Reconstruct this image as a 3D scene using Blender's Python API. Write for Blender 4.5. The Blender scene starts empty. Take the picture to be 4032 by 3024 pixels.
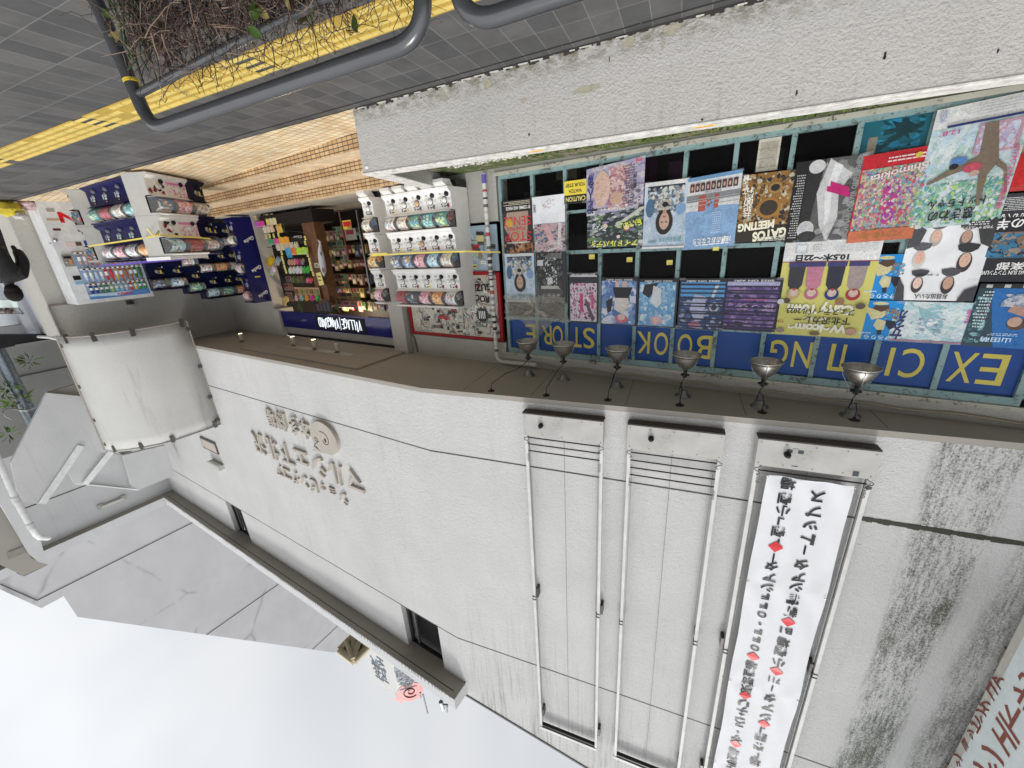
import bpy, bmesh, math, random
from mathutils import Vector, Matrix
RND = random.Random(7)
SC = bpy.context.scene
COL = SC.collection

# ---------------------------------------------------------------- camera
FPX = 1580.0
def _n(v):
    return Vector(v).normalized()
_z = _n((274, 4390, FPX))
_x = Vector((-3990, -305, FPX)); _x = (_x - _z * _x.dot(_z)).normalized()
_y = _z.cross(_x)
CH = 1.42
CAM = Vector((0, 0, CH))
cam_d = bpy.data.cameras.new("camera"); cam = bpy.data.objects.new("camera", cam_d); COL.objects.link(cam)
cam_d.sensor_width = 36; cam_d.lens = 36 * FPX / 4032; cam_d.clip_end = 900; cam_d.clip_start = 0.05
# rows of M: world axes in (right, down, forward) camera coordinates
right = Vector((_x.x, _y.x, _z.x)); down = Vector((_x.y, _y.y, _z.y)); fwd = Vector((_x.z, _y.z, _z.z))
mw = Matrix(((right.x, -down.x, -fwd.x, CAM.x), (right.y, -down.y, -fwd.y, CAM.y), (right.z, -down.z, -fwd.z, CAM.z), (0, 0, 0, 1)))
cam.matrix_world = mw
SC.camera = cam
SC.view_settings.view_transform = 'Standard'; SC.view_settings.look = 'None'
SC.view_settings.exposure = 0.25; SC.view_settings.gamma = 1.0

# ---------------------------------------------------------------- overcast sky and soft sun
SUN_EL, SUN_AZ = math.radians(58), math.radians(200)
w = bpy.data.worlds.new("World"); SC.world = w; w.use_nodes = True
nt = w.node_tree; nt.nodes.clear()
out = nt.nodes.new('ShaderNodeOutputWorld'); bg = nt.nodes.new('ShaderNodeBackground')
sky = nt.nodes.new('ShaderNodeTexSky'); sky.sky_type = 'NISHITA'; sky.sun_disc = False
sky.sun_elevation = SUN_EL; sky.sun_rotation = math.radians(160); sky.air_density = 1; sky.dust_density = 3
tc = nt.nodes.new('ShaderNodeTexCoord'); no = nt.nodes.new('ShaderNodeTexNoise'); no.inputs['Scale'].default_value = 2.6
no.inputs['Detail'].default_value = 3; no.inputs['Roughness'].default_value = .5; no.inputs['Distortion'].default_value = .35
rp = nt.nodes.new('ShaderNodeValToRGB'); rp.color_ramp.elements[0].position = .34; rp.color_ramp.elements[1].position = .62
rp.color_ramp.elements[0].color = (7.0, 7.3, 7.7, 1); rp.color_ramp.elements[1].color = (8.5, 8.6, 8.7, 1)
mx = nt.nodes.new('ShaderNodeMixRGB'); mx.inputs[0].default_value = .95
nt.links.new(tc.outputs['Generated'], no.inputs['Vector']); nt.links.new(no.outputs['Fac'], rp.inputs['Fac'])
sx = nt.nodes.new('ShaderNodeSeparateXYZ'); nt.links.new(tc.outputs['Generated'], sx.inputs[0])
gr = nt.nodes.new('ShaderNodeMapRange'); gr.inputs['From Min'].default_value = -.7; gr.inputs['From Max'].default_value = .35
gr.inputs['To Min'].default_value = 1.55; gr.inputs['To Max'].default_value = .80; nt.links.new(sx.outputs[1], gr.inputs['Value'])
ml = nt.nodes.new('ShaderNodeMixRGB'); ml.blend_type = 'MULTIPLY'; ml.inputs[0].default_value = 1
nt.links.new(sky.outputs[0], mx.inputs[1]); nt.links.new(rp.outputs[0], mx.inputs[2]); nt.links.new(mx.outputs[0], ml.inputs[1]); nt.links.new(gr.outputs[0], ml.inputs[2]); nt.links.new(ml.outputs[0], bg.inputs[0])
bg.inputs[1].default_value = 0.105
nt.links.new(bg.outputs[0], out.inputs[0])
sd = bpy.data.lights.new("sun", 'SUN'); sd.energy = 1.5; sd.angle = math.radians(13); sd.color = (1, .97, .93)
sun = bpy.data.objects.new("sun", sd); COL.objects.link(sun)
sdir = Vector((math.sin(math.radians(-14)) * math.cos(SUN_EL), -math.cos(math.radians(-14)) * math.cos(SUN_EL), math.sin(SUN_EL)))
sun.rotation_euler = sdir.to_track_quat('Z', 'Y').to_euler()

# ---------------------------------------------------------------- measuring: a photo pixel onto a real plane
def ray(px, py):
    return (right * (px - 2016) + down * (py - 1512) + fwd * FPX)
def onplane(px, py, n, c):
    d = ray(px, py); n = Vector(n); return CAM + d * ((c - n.dot(CAM)) / n.dot(d))
TH = math.radians(10.3); SN, CS = math.sin(TH), math.cos(TH)
YF, VF, VW, ZS = 4.267, 3.635, 5.058, 3.26          # upper wall (street), upper wall (entrance), shop wall, soffit height
def onV(px, py, v=VW): return onplane(px, py, (-SN, CS, 0), v)
def onU(px, py, u): return onplane(px, py, (CS, SN, 0), u)
def onY(px, py, y=YF): return onplane(px, py, (0, 1, 0), y)
def onX(px, py, x): return onplane(px, py, (1, 0, 0), x)
def onZ(px, py, z): return onplane(px, py, (0, 0, 1), z)
def uvz(p): return (CS * p[0] + SN * p[1], -SN * p[0] + CS * p[1], p[2])
def GZ(x): return 0.03 * x - 0.035
def R(x0, y0, s): return lambda a, b: (x0 + a * s, y0 + b * s)
r1 = R(0,0,.452); r2 = R(1000,0,.452); r3 = R(2000,0,.452); r4 = R(3000,0,.4665); s5 = R(0,700,.452); s6 = R(1000,700,.452)
s7 = R(2000,500,.452); s8 = R(3000,500,.4665); t1 = R(0,1400,.452); t2 = R(900,1300,.452); t3 = R(1900,1250,.452)
t4 = R(2800,1250,.557); t5 = R(0,1900,.678); t6 = R(1300,2200,.452); t7 = R(2000,2100,.557); t8 = R(2800,2100,.557)
cA = R(1350,550,.3165); cQ = R(1000,700,.226); cB = R(250,650,.3617); cV = R(0,900,.2712); cS = R(980,780,.3135)
cL = R(980,1580,.42); c4 = R(2800,900,.5512); c5 = R(3400,300,.63); c6 = R(3300,850,.683); c7 = R(1950,950,.433)
cG = R(1400,950,.4728); cP = R(0,1350,.5777); cT = R(1400,2520,.273); cN = R(3600,2300,.7606); cR = R(350,0,.63)

class Frame:
    def __init__(s, o=(0,0,0), ex=(1,0,0), ey=(0,1,0), ez=(0,0,1)):
        s.o = Vector(o); s.ex = Vector(ex); s.ey = Vector(ey); s.ez = Vector(ez)
    def __call__(s, x, y=0, z=0): return s.o + s.ex * x + s.ey * y + s.ez * z
W = Frame()
UF = Frame(ex=(CS, SN, 0), ey=(-SN, CS, 0))

# ---------------------------------------------------------------- materials
def lin(c):
    if isinstance(c, str):
        c = [int(c[i:i+2], 16) / 255 for i in (0, 2, 4)]
        return tuple((x / 12.92 if x <= .04045 else ((x + .055) / 1.055) ** 2.4) for x in c)
    return tuple(c)
def newmat(name):
    m = bpy.data.materials.new(name); m.use_nodes = True; n = m.node_tree
    return m, n, n.nodes['Principled BSDF']
def N(n, t, **kw):
    d = n.nodes.new(t)
    for k, v in kw.items():
        if k in d.inputs: d.inputs[k].default_value = v
        else: setattr(d, k, v)
    return d
def noise(n, vec, scale, detail=3, rough=.55, dist=0.):
    d = N(n, 'ShaderNodeTexNoise', Scale=scale, Detail=detail, Roughness=rough, Distortion=dist)
    n.links.new(vec, d.inputs['Vector']); return d.outputs['Fac']
def ramp(n, fac, stops, interp='LINEAR'):
    d = n.nodes.new('ShaderNodeValToRGB'); cr = d.color_ramp; cr.interpolation = interp
    while len(cr.elements) < len(stops): cr.elements.new(.5)
    for e, (p, c) in zip(cr.elements, stops):
        e.position = p; e.color = (*(c if not isinstance(c, (int, float)) else (c, c, c)), 1)
    n.links.new(fac, d.inputs['Fac']); return d.outputs['Color']
def mixc(n, fac, a, b, mode='MIX'):
    d = n.nodes.new('ShaderNodeMixRGB'); d.blend_type = mode
    for i, v in ((0, fac), (1, a), (2, b)):
        if isinstance(v, (int, float)): d.inputs[i].default_value = v
        elif isinstance(v, tuple): d.inputs[i].default_value = (*v, 1)
        else: n.links.new(v, d.inputs[i])
    return d.outputs[0]
def mth(n, op, a, b=0., c=0., clamp=False):
    d = n.nodes.new('ShaderNodeMath'); d.operation = op; d.use_clamp = clamp
    for i, v in enumerate((a, b, c)):
        if isinstance(v, (int, float)): d.inputs[i].default_value = v
        else: n.links.new(v, d.inputs[i])
    return d.outputs[0]
def coords(n, scale=(1,1,1), rot=(0,0,0), loc=(0,0,0)):
    t = n.nodes.new('ShaderNodeTexCoord'); m = n.nodes.new('ShaderNodeMapping')
    m.inputs['Scale'].default_value = scale; m.inputs['Rotation'].default_value = rot; m.inputs['Location'].default_value = loc
    n.links.new(t.outputs['Object'], m.inputs['Vector']); return m.outputs['Vector']
def sep(n, vec):
    d = n.nodes.new('ShaderNodeSeparateXYZ'); n.links.new(vec, d.inputs[0]); return d.outputs
def bump(n, b, h, strength=.3, dist=.01):
    d = n.nodes.new('ShaderNodeBump'); d.inputs['Strength'].default_value = strength; d.inputs['Distance'].default_value = dist
    n.links.new(h, d.inputs['Height']); n.links.new(d.outputs[0], b.inputs['Normal'])

def mk_paint(name, rough=.5, metal=0., var=.12, scale=9., coat=0., spec=.28, gain=1.):
    """colour per face (printed / painted / moulded), slightly uneven"""
    m, n, b = newmat(name)
    a = n.nodes.new('ShaderNodeVertexColor'); a.layer_name = 'Col'
    v = coords(n)
    f = noise(n, v, scale, 5, .6)
    g = ramp(n, f, [(.3, gain * (1 - var * 1.4)), (.7, gain * (1 + var * .4))])
    n.links.new(mixc(n, 1., a.outputs[0], g, 'MULTIPLY'), b.inputs['Base Color'])
    b.inputs['Roughness'].default_value = rough; b.inputs['Metallic'].default_value = metal
    b.inputs['Coat Weight'].default_value = coat; b.inputs['Specular IOR Level'].default_value = spec
    return m
PAINT = mk_paint('painted_surface', .55)
PRINT = mk_paint('printed_paper', .4, var=.10, scale=5, gain=1.22)
PHOTO = mk_paint('printed_picture', .36, var=.10, scale=5, gain=1.02)
def _pic():
    n = PHOTO.node_tree; b = n.nodes['Principled BSDF']; src = b.inputs['Base Color'].links[0].from_socket; v = coords(n)
    f = noise(n, v, 16, 5, .7, 2.2); g = noise(n, coords(n, (1, 1, 1), (0, 0, 0), (3, 7, 1)), 48, 3, .7, 1.2)
    c = mixc(n, 1., src, ramp(n, f, [(.30, .55), (.46, 1.), (.56, .92), (.70, 1.3)]), 'MULTIPLY')
    c = mixc(n, 1., c, ramp(n, g, [(.35, (.80, .84, .90)), (.5, (1., 1., 1.)), (.66, (1.16, 1.08, 1.0))]), 'MULTIPLY')
    n.links.new(c, b.inputs['Base Color'])
_pic()
PLAST = mk_paint('moulded_plastic', .28, var=.06, spec=.16, gain=1.12)
METAL = mk_paint('worn_metal', .38, 1., .25, 22, spec=.5)
DARKM = mk_paint('rough_painted_metal', .42, .3, .3, 30)
CLOTH = mk_paint('woven_cloth', .9, var=.2, scale=30)

def mk_stucco(name, base, dark, grain=70, bumps=.5, streak=.25, lichen=False, foot=False, grime=.5):
    m, n, b = newmat(name)
    v = coords(n)
    big = noise(n, v, .9, 5, .6)
    col = mixc(n, ramp(n, big, [(.35, 0), (.75, 1)]), base, tuple(x * .88 for x in base))
    st = noise(n, coords(n, (3.2, 3.2, .3)), 1.5, 7, .72)
    col = mixc(n, mth(n, 'MULTIPLY', ramp(n, st, [(.56, 0), (.78, 1)]), streak), col, dark)
    gr = noise(n, v, grain, 4, .75)
    col = mixc(n, mth(n, 'MULTIPLY', ramp(n, gr, [(.52, 0), (.78, 1)]), grime), col, dark)
    sp = noise(n, v, 7, 6, .8)
    col = mixc(n, mth(n, 'MULTIPLY', ramp(n, sp, [(.70, 0), (.76, 1)]), .35), col, dark)
    if lichen:
        x, y, z = sep(n, v)
        wob = noise(n, coords(n, (.8, .8, .25)), 1.3, 3)
        xx = mth(n, 'ADD', x, mth(n, 'MULTIPLY', wob, .35))
        # two bands where water runs down the wall
        b1 = mth(n, 'MULTIPLY', ramp(n, mth(n, 'DIVIDE', mth(n, 'ADD', xx, 3.2), 1.6), [(.0, .8), (.12, .85), (.24, .75), (.30, .05), (.36, .12), (.41, 1), (.66, .95), (.71, 0), (1, 0)]), 1.)
        fine = noise(n, coords(n, (26, 26, 3.2)), 1.6, 8, .82)
        spk = noise(n, v, 55, 5, .8)
        lm = mth(n, 'MULTIPLY', b1, ramp(n, mth(n, 'ADD', mth(n, 'ADD', mth(n, 'MULTIPLY', fine, .45), mth(n, 'MULTIPLY', spk, .40)), mth(n, 'MULTIPLY', noise(n, coords(n, (1, 1, .5)), 2.2, 4), .22)), [(.49, 0), (.60, 1)]))
        col = mixc(n, mth(n, 'MULTIPLY', lm, .95, clamp=True), col, (.075, .080, .05))
        # drips below the coping
        zt = mth(n, 'SUBTRACT', mth(n, 'ADD', 10.3, mth(n, 'MULTIPLY', x, -.29)), z)
        dr = mth(n, 'MULTIPLY', ramp(n, mth(n, 'DIVIDE', zt, 3.0), [(0, 1), (.6, .35), (1, 0)]), ramp(n, noise(n, coords(n, (14, 14, .5)), 1.7, 5, .7), [(.50, 0), (.68, 1)]))
        dr = mth(n, 'MULTIPLY', dr, ramp(n, mth(n, 'DIVIDE', x, 3.2), [(0, 1), (.9, .9), (.99, .12)]))
        col = mixc(n, mth(n, 'MULTIPLY', dr, .6), col, (.12, .12, .11))
    if foot:
        x, y, z = sep(n, v); zz = mth(n, 'SUBTRACT', z, mth(n, 'MULTIPLY', x, .03))
        fm = mth(n, 'MULTIPLY', ramp(n, zz, [(.0, 1), (.05, .7), (.16, 0)]), ramp(n, noise(n, coords(n, (1, 1, 1.6)), 9, 6, .75), [(.42, 0), (.58, 1)]))
        col = mixc(n, mth(n, 'MULTIPLY', fm, .85), col, (.16, .145, .09))
        st2 = mth(n, 'MULTIPLY', ramp(n, noise(n, coords(n, (9, 9, .6)), 1.6, 5, .7), [(.55, 0), (.72, 1)]), ramp(n, z, [(.25, 0), (.66, .5)]))
        col = mixc(n, st2, col, dark)
    n.links.new(col, b.inputs['Base Color'])
    b.inputs['Roughness'].default_value = .88
    h = mth(n, 'ADD', noise(n, v, grain, 3, .6), mth(n, 'MULTIPLY', noise(n, v, grain * .3, 2), .6))
    bump(n, b, h, bumps, .012)
    return m
STUCCO = mk_stucco('white_stucco', (.62, .615, .60), (.27, .265, .25), 60, .9, .28, lichen=True, grime=.40)
STUCCO2 = mk_stucco('pale_stucco', (.64, .64, .64), (.33, .33, .33), 60, .45, .30, grime=.22)
STUC_GREY = mk_stucco('rough_planter_stucco', (.50, .485, .46), (.24, .23, .21), 48, .9, .25, foot=True, grime=.55)
STUC_BEIGE = mk_stucco('beige_stucco', (.50, .485, .44), (.22, .20, .17), 50, .8, .25, grime=.4)
SOFFIT = mk_stucco('soffit_board', (.37, .345, .305), (.22, .20, .17), 30, .12, .0, grime=.15)
CRACKED = mk_stucco('cracked_pale_render', (.63, .62, .625), (.36, .35, .35), 60, .3, .15, grime=.15)
OLDWALL = mk_stucco('old_wall', (.46, .48, .52), (.14, .14, .14), 12, .6, .7, grime=.5)

_n = CRACKED.node_tree; _b = _n.nodes['Principled BSDF']; _src = _b.inputs['Base Color'].links[0].from_socket
_vo = N(_n, 'ShaderNodeTexVoronoi', Scale=.55); _vo.feature = 'DISTANCE_TO_EDGE'
_w = mixc(_n, .55, coords(_n), N(_n, 'ShaderNodeTexNoise', Scale=1.3, Detail=6, Roughness=.65).outputs['Color']); _n.links.new(_w, _vo.inputs['Vector'])
_cr = mth(_n, 'MULTIPLY', ramp(_n, _vo.outputs['Distance'], [(0, 1), (.012, .2), (.03, 0)]), ramp(_n, noise(_n, coords(_n), .8, 3), [(.46, 0), (.6, 1)]))
_n.links.new(mixc(_n, mth(_n, 'MULTIPLY', _cr, .55), _src, (.22, .21, .20)), _b.inputs['Base Color'])

def mk_tiles(name, tx, ty, c1, c2, mortar, msize, rot=0., rough=.6, off=0., loc=(0,0,0), axis='z', vary=.5, bias=0., bmp=.3):
    m, n, b = newmat(name)
    t = n.nodes.new('ShaderNodeTexCoord'); vec = t.outputs['Object']
    if axis == 'y':                              # vertical face: (u, z)
        mp0 = n.nodes.new('ShaderNodeMapping'); mp0.inputs['Rotation'].default_value = (0, 0, rot); n.links.new(vec, mp0.inputs[0])
        x, y, z = sep(n, mp0.outputs[0]); cb = n.nodes.new('ShaderNodeCombineXYZ'); n.links.new(x, cb.inputs[0]); n.links.new(z, cb.inputs[1]); v = cb.outputs[0]
    else:
        mp0 = n.nodes.new('ShaderNodeMapping'); mp0.inputs['Rotation'].default_value = (0, 0, rot); mp0.inputs['Location'].default_value = loc
        n.links.new(vec, mp0.inputs[0]); v = mp0.outputs[0]
    br = n.nodes.new('ShaderNodeTexBrick'); br.offset = off; br.squash = 1
    br.inputs['Scale'].default_value = 1; br.inputs['Brick Width'].default_value = tx; br.inputs['Row Height'].default_value = ty
    br.inputs['Mortar Size'].default_value = msize; br.inputs['Mortar Smooth'].default_value = .15; br.inputs['Bias'].default_value = bias
    br.inputs['Color1'].default_value = (*c1, 1); br.inputs['Color2'].default_value = (*c2, 1); br.inputs['Mortar'].default_value = (*mortar, 1)
    n.links.new(v, br.inputs['Vector'])
    f = noise(n, coords(n), 3.2, 6, .65)
    g = ramp(n, f, [(.3, .72), (.7, 1.15)])
    col = mixc(n, 1., br.outputs['Color'], g, 'MULTIPLY')
    sp = noise(n, coords(n), 28, 6, .7)
    col = mixc(n, mth(n, 'MULTIPLY', ramp(n, sp, [(.58, 0), (.75, 1)]), .35), col, tuple(x * .45 for x in c1))
    n.links.new(col, b.inputs['Base Color']); b.inputs['Roughness'].default_value = rough
    h = mth(n, 'ADD', mth(n, 'MULTIPLY', br.outputs['Fac'], -1.), mth(n, 'MULTIPLY', sp, .25))
    bump(n, b, h, bmp, .006)
    return m
PAVE = mk_tiles('dark_paving_tiles', .2, .302, (.062, .062, .065), (.105, .102, .098), (.16, .155, .145), .0040, off=0., loc=(.08, -3.81 + .302 * 13, 0), rough=.6)
APRON = mk_tiles('small_cream_tiles', .098, .098, (.76, .55, .31), (.82, .70, .48), (.26, .17, .10), .0050, rot=-TH, rough=.5)
TREAD = mk_tiles('tread_tiles', .098, .098, (.66, .48, .30), (.74, .60, .42), (.38, .27, .17), .0030, rot=-TH, rough=.5)
RISER = mk_tiles('small_orange_tiles', .098, .048, (.46, .28, .13), (.62, .44, .25), (.06, .04, .025), .0058, rot=-TH, axis='y', rough=.45)

def mk_simple(name, c, rough=.6, metal=0., var=.2, scale=8, bmp=0., spec=None, em=None):
    m, n, b = newmat(name)
    f = noise(n, coords(n), scale, 6, .65)
    n.links.new(mixc(n, ramp(n, f, [(.35, 0), (.7, 1)]), c, tuple(x * (1 - var) for x in c)), b.inputs['Base Color'])
    b.inputs['Roughness'].default_value = rough; b.inputs['Metallic'].default_value = metal
    if bmp: bump(n, b, noise(n, coords(n), scale * 4, 4), bmp, .01)
    if em: b.inputs['Emission Color'].default_value = (*c, 1); b.inputs['Emission Strength'].default_value = em
    return m
def mk_peel(name, c, under, amt=.58, scale=14):
    m, n, b = newmat(name)
    f = noise(n, coords(n), scale, 8, .75, .4)
    g = noise(n, coords(n), 3, 3)
    k = mth(n, 'ADD', mth(n, 'MULTIPLY', f, .7), mth(n, 'MULTIPLY', g, .3))
    n.links.new(mixc(n, ramp(n, k, [(amt, 0), (amt + .03, 1)]), mixc(n, ramp(n, g, [(.3, 0), (.7, 1)]), c, tuple(x * .75 for x in c)), under), b.inputs['Base Color'])
    b.inputs['Roughness'].default_value = .6
    bump(n, b, k, .3, .004); return m
TEAL = mk_peel('peeling_teal_paint', (.23, .35, .35), (.08, .09, .08), .535, 20)
COPING = mk_simple('worn_white_coping', (.80, .78, .73), .8, var=.45, scale=14, bmp=.4)
SILL = mk_peel('weathered_sill', (.50, .48, .40), (.12, .11, .08), .55, 18)
WHITEM = mk_peel('white_painted_steel', (.72, .71, .68), (.40, .36, .30), .64, 30)
GALV = mk_peel('dirty_aluminium', (.52, .51, .48), (.28, .26, .23), .60, 24)
RAILP = mk_peel('black_painted_pipe', (.050, .053, .058), (.14, .12, .10), .68, 22); RAILP.node_tree.nodes['Principled BSDF'].inputs['Roughness'].default_value = .24; RAILP.node_tree.nodes['Principled BSDF'].inputs['Specular IOR Level'].default_value = .9
BLACKV = mk_simple('dark_interior', (.018, .017, .016), .9)
SOIL = mk_peel('mossy_soil', (.075, .11, .025), (.22, .19, .13), .52, 10); SOIL.node_tree.nodes['Principled BSDF'].inputs['Roughness'].default_value = .95
BARK = mk_simple('dry_twig', (.062, .038, .032), .8, var=.5, scale=20)
LEAF = mk_simple('leaf_green', (.045, .085, .025), .45, var=.5, scale=25)
def mk_glass(name, c=(1,1,1), rough=.03, trans=.0, alpha=.3, tint=(.02,.02,.02), spec=.7):
    m, n, b = newmat(name)
    b.inputs['Base Color'].default_value = (*tint, 1); b.inputs['Roughness'].default_value = rough
    b.inputs['Alpha'].default_value = alpha; b.inputs['Specular IOR Level'].default_value = spec
    return m
GLASS = mk_glass('window_glass', alpha=.12, spec=.22)
CLEAR = mk_glass('clear_plastic', tint=(.7, .7, .7), rough=.12, alpha=.16)
FILM = mk_glass('crumpled_film', tint=(.55, .52, .45), rough=.18, alpha=.38)
bump(FILM.node_tree, FILM.node_tree.nodes['Principled BSDF'], noise(FILM.node_tree, coords(FILM.node_tree), 14, 4, .6, 1.5), 1., .04)
LAMP = mk_simple('lit_bulb', (1., .82, .45), .4, em=5.)
LETTER = mk_simple('lit_white_letters', (.85, .93, 1.), .4, var=0, em=1.0)
MATS = [PAINT, PRINT, PLAST, METAL, DARKM]

# ---------------------------------------------------------------- mesh building
_txt = {}
def text_mesh(s, bold=0.):
    k = (s, bold)
    if k not in _txt:
        c = bpy.data.curves.new('lettering', 'FONT'); c.body = s; c.offset = bold; c.resolution_u = 4 if s.isascii() else 2
        o = bpy.data.objects.new('lettering', c); COL.objects.link(o)
        m = bpy.data.meshes.new_from_object(o)
        V = [(v.co.x, v.co.y) for v in m.vertices]; F = [tuple(p.vertices) for p in m.polygons]
        bpy.data.objects.remove(o); bpy.data.curves.remove(c); bpy.data.meshes.remove(m)
        _txt[k] = (V, F)
    return _txt[k]

class MB:
    def __init__(s): s.v = []; s.f = []; s.m = []; s.c = []; s.sm = []
    def face(s, pts, mat=PAINT, col=(.5,.5,.5), smooth=False):
        i = len(s.v); s.v += [Vector(p) for p in pts]; s.f.append(tuple(range(i, i + len(pts)))); s.m.append(mat); s.c.append(lin(col)); s.sm.append(smooth)
    def mesh(s, V, F, mat, col, smooth=False):
        i = len(s.v); s.v += [Vector(p) for p in V]; c = lin(col)
        for f in F: s.f.append(tuple(a + i for a in f)); s.m.append(mat); s.c.append(c); s.sm.append(smooth)
    def box(s, F, x0, x1, y0, y1, z0, z1, mat=PAINT, col=(.5,.5,.5)):
        V = [F(x, y, z) for z in (z0, z1) for y in (y0, y1) for x in (x0, x1)]
        s.mesh(V, [(0,2,3,1), (4,5,7,6), (0,1,5,4), (2,6,7,3), (0,4,6,2), (1,3,7,5)], mat, col)
    def slab(s, pts, vec, mat=PAINT, col=(.5,.5,.5)):
        """solid prism: polygon pts extruded by vec"""
        vec = Vector(vec); n = len(pts); V = [Vector(p) for p in pts] + [Vector(p) + vec for p in pts]
        s.mesh(V, [tuple(range(n)), tuple(range(2*n-1, n-1, -1))] + [(i, i + n, (i + 1) % n + n, (i + 1) % n) for i in range(n)], mat, col)
    def tube(s, pts, r, mat=PAINT, col=(.5,.5,.5), n=8, caps=True):
        pts = [Vector(p) for p in pts]; rs = r if isinstance(r, (list, tuple)) else [r] * len(pts)
        V = []; pv = None
        for i, p in enumerate(pts):
            d = (pts[min(i+1, len(pts)-1)] - pts[max(i-1, 0)]).normalized()
            if pv is None: a = d.orthogonal().normalized()
            else: a = (pv - d * pv.dot(d)).normalized()
            pv = a; b = d.cross(a)
            V += [p + (a * math.cos(t) + b * math.sin(t)) * rs[i] for t in [2 * math.pi * k / n for k in range(n)]]
        F = [(i*n+k, i*n+(k+1) % n, (i+1)*n+(k+1) % n, (i+1)*n+k) for i in range(len(pts)-1) for k in range(n)]
        s.mesh(V, F, mat, col, True)
        if caps: s.mesh(V[:n], [tuple(range(n-1, -1, -1))], mat, col); s.mesh(V[-n:], [tuple(range(n))], mat, col)
    def lathe(s, F, prof, mat=PAINT, col=(.5,.5,.5), n=16, axis='z', smooth=True):
        V = []
        for r, h in prof:
            for k in range(n):
                t = 2 * math.pi * k / n; a, b = r * math.cos(t), r * math.sin(t)
                V.append(F(a, b, h) if axis == 'z' else (F(a, h, b) if axis == 'y' else F(h, a, b)))
        Fc = [(i*n+k, i*n+(k+1) % n, (i+1)*n+(k+1) % n, (i+1)*n+k) for i in range(len(prof)-1) for k in range(n)]
        s.mesh(V, Fc, mat, col, smooth)
    def ball(s, c, r, mat=PLAST, col=(.5,.5,.5), n=8, sc=(1,1,1)):
        F = Frame(c, (sc[0],0,0), (0,sc[1],0), (0,0,sc[2]))
        s.lathe(F, [(max(r * math.sin(math.pi * i / n), 1e-4), -r * math.cos(math.pi * i / n)) for i in range(n + 1)], mat, col, n + 2)
    def text(s, F, string, x, z, h, mat=PRINT, col=(0,0,0), y=0., depth=0., bold=0., w=None, rot=0., cx=False, shear=0.):
        """string in the frame's x-z plane, cap height about h, optional total width w"""
        V, Fc = text_mesh(string, bold)
        if not V: return
        x0 = min(p[0] for p in V); x1 = max(p[0] for p in V); k = h / .7; kx = (w / (x1 - x0)) if w else k
        c, sn = math.cos(rot), math.sin(rot); P = []
        for a, b in V:
            a = (a - x0) * kx + b * k * shear; b = b * k
            if cx: a -= (x1 - x0) * kx / 2
            P.append((x + a * c - b * sn, z + a * sn + b * c))
        if depth == 0: s.mesh([F(a, y, b) for a, b in P], Fc, mat, col)
        else:
            n = len(P); VV = [F(a, y - depth, b) for a, b in P] + [F(a, y, b) for a, b in P]
            cnt = {}
            for f in Fc:
                for i in range(len(f)):
                    e = (f[i], f[(i+1) % len(f)]); cnt[e] = 1
            side = [(a, b, b + n, a + n) for (a, b) in cnt if (b, a) not in cnt]
            s.mesh(VV, [tuple(f) for f in Fc] + side, mat, col)
    def build(s, name, parent=None, local=False, bevel=0.):
        me = bpy.data.meshes.new(name)
        V = s.v
        if parent is not None and not local:
            inv = root_matrix(parent).inverted(); V = [inv @ p for p in V]
        me.from_pydata([tuple(p) for p in V], [], s.f)
        ms = []
        for m in s.m:
            if m not in ms: ms.append(m)
        for m in ms: me.materials.append(m)
        ix = {m: i for i, m in enumerate(ms)}
        me.polygons.foreach_set('material_index', [ix[m] for m in s.m]); me.polygons.foreach_set('use_smooth', s.sm)
        ca = me.color_attributes.new('Col', 'FLOAT_COLOR', 'CORNER'); buf = []
        for f, c in zip(s.f, s.c): buf += [c[0], c[1], c[2], 1.] * len(f)
        ca.data.foreach_set('color', buf)
        me.validate(); me.update()
        o = bpy.data.objects.new(name, me); COL.objects.link(o)
        if parent is not None: o.parent = parent
        if bevel:
            md = o.modifiers.new('bevel', 'BEVEL'); md.width = bevel; md.segments = 2; md.limit_method = 'ANGLE'
        return o
def root_matrix(o):
    m = Matrix.Translation(o.location) @ o.rotation_euler.to_matrix().to_4x4()
    return root_matrix(o.parent) @ m if o.parent else m
def tag(o, label=None, cat=None, group=None, kind=None):
    if label: o['label'] = label
    if cat: o['category'] = cat
    if group: o['group'] = group
    if kind: o['kind'] = kind
    return o
def thing(name, label, cat, loc=(0,0,0), rotz=0., group=None):
    o = bpy.data.objects.new(name, None); COL.objects.link(o); o.location = loc; o.rotation_euler = (0, 0, rotz); o.empty_display_size = .1
    return tag(o, label, cat, group)
def struct(mb, name): return tag(mb.build(name), kind='structure')
def copy_tree(o, parent=None):
    c = o.copy(); COL.objects.link(c); c.parent = parent
    for ch in list(o.children): copy_tree(ch, c)
    return c

# ================================================================ GROUND
def ground_sheet(x0, x1, y0, y1, dz, n=40):
    mb = MB(); xs = [x0 + (x1 - x0) * i / n for i in range(n + 1)]
    g = lambda x: GZ(max(-12, min(x, 26))) + dz
    for a, b in zip(xs, xs[1:]): mb.face([(a, y0, g(a)), (b, y0, g(b)), (b, y1, g(b)), (a, y1, g(a))], PAVE)
    return mb
struct(ground_sheet(-200, 200, -200, 200, -.02, 400), 'ground').data.materials[0] = mk_simple('asphalt', (.06, .06, .062), .85, var=.3, scale=6, bmp=.3)
struct(ground_sheet(-14, 34, -6, 3.93, 0, 48), 'pavement')
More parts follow.
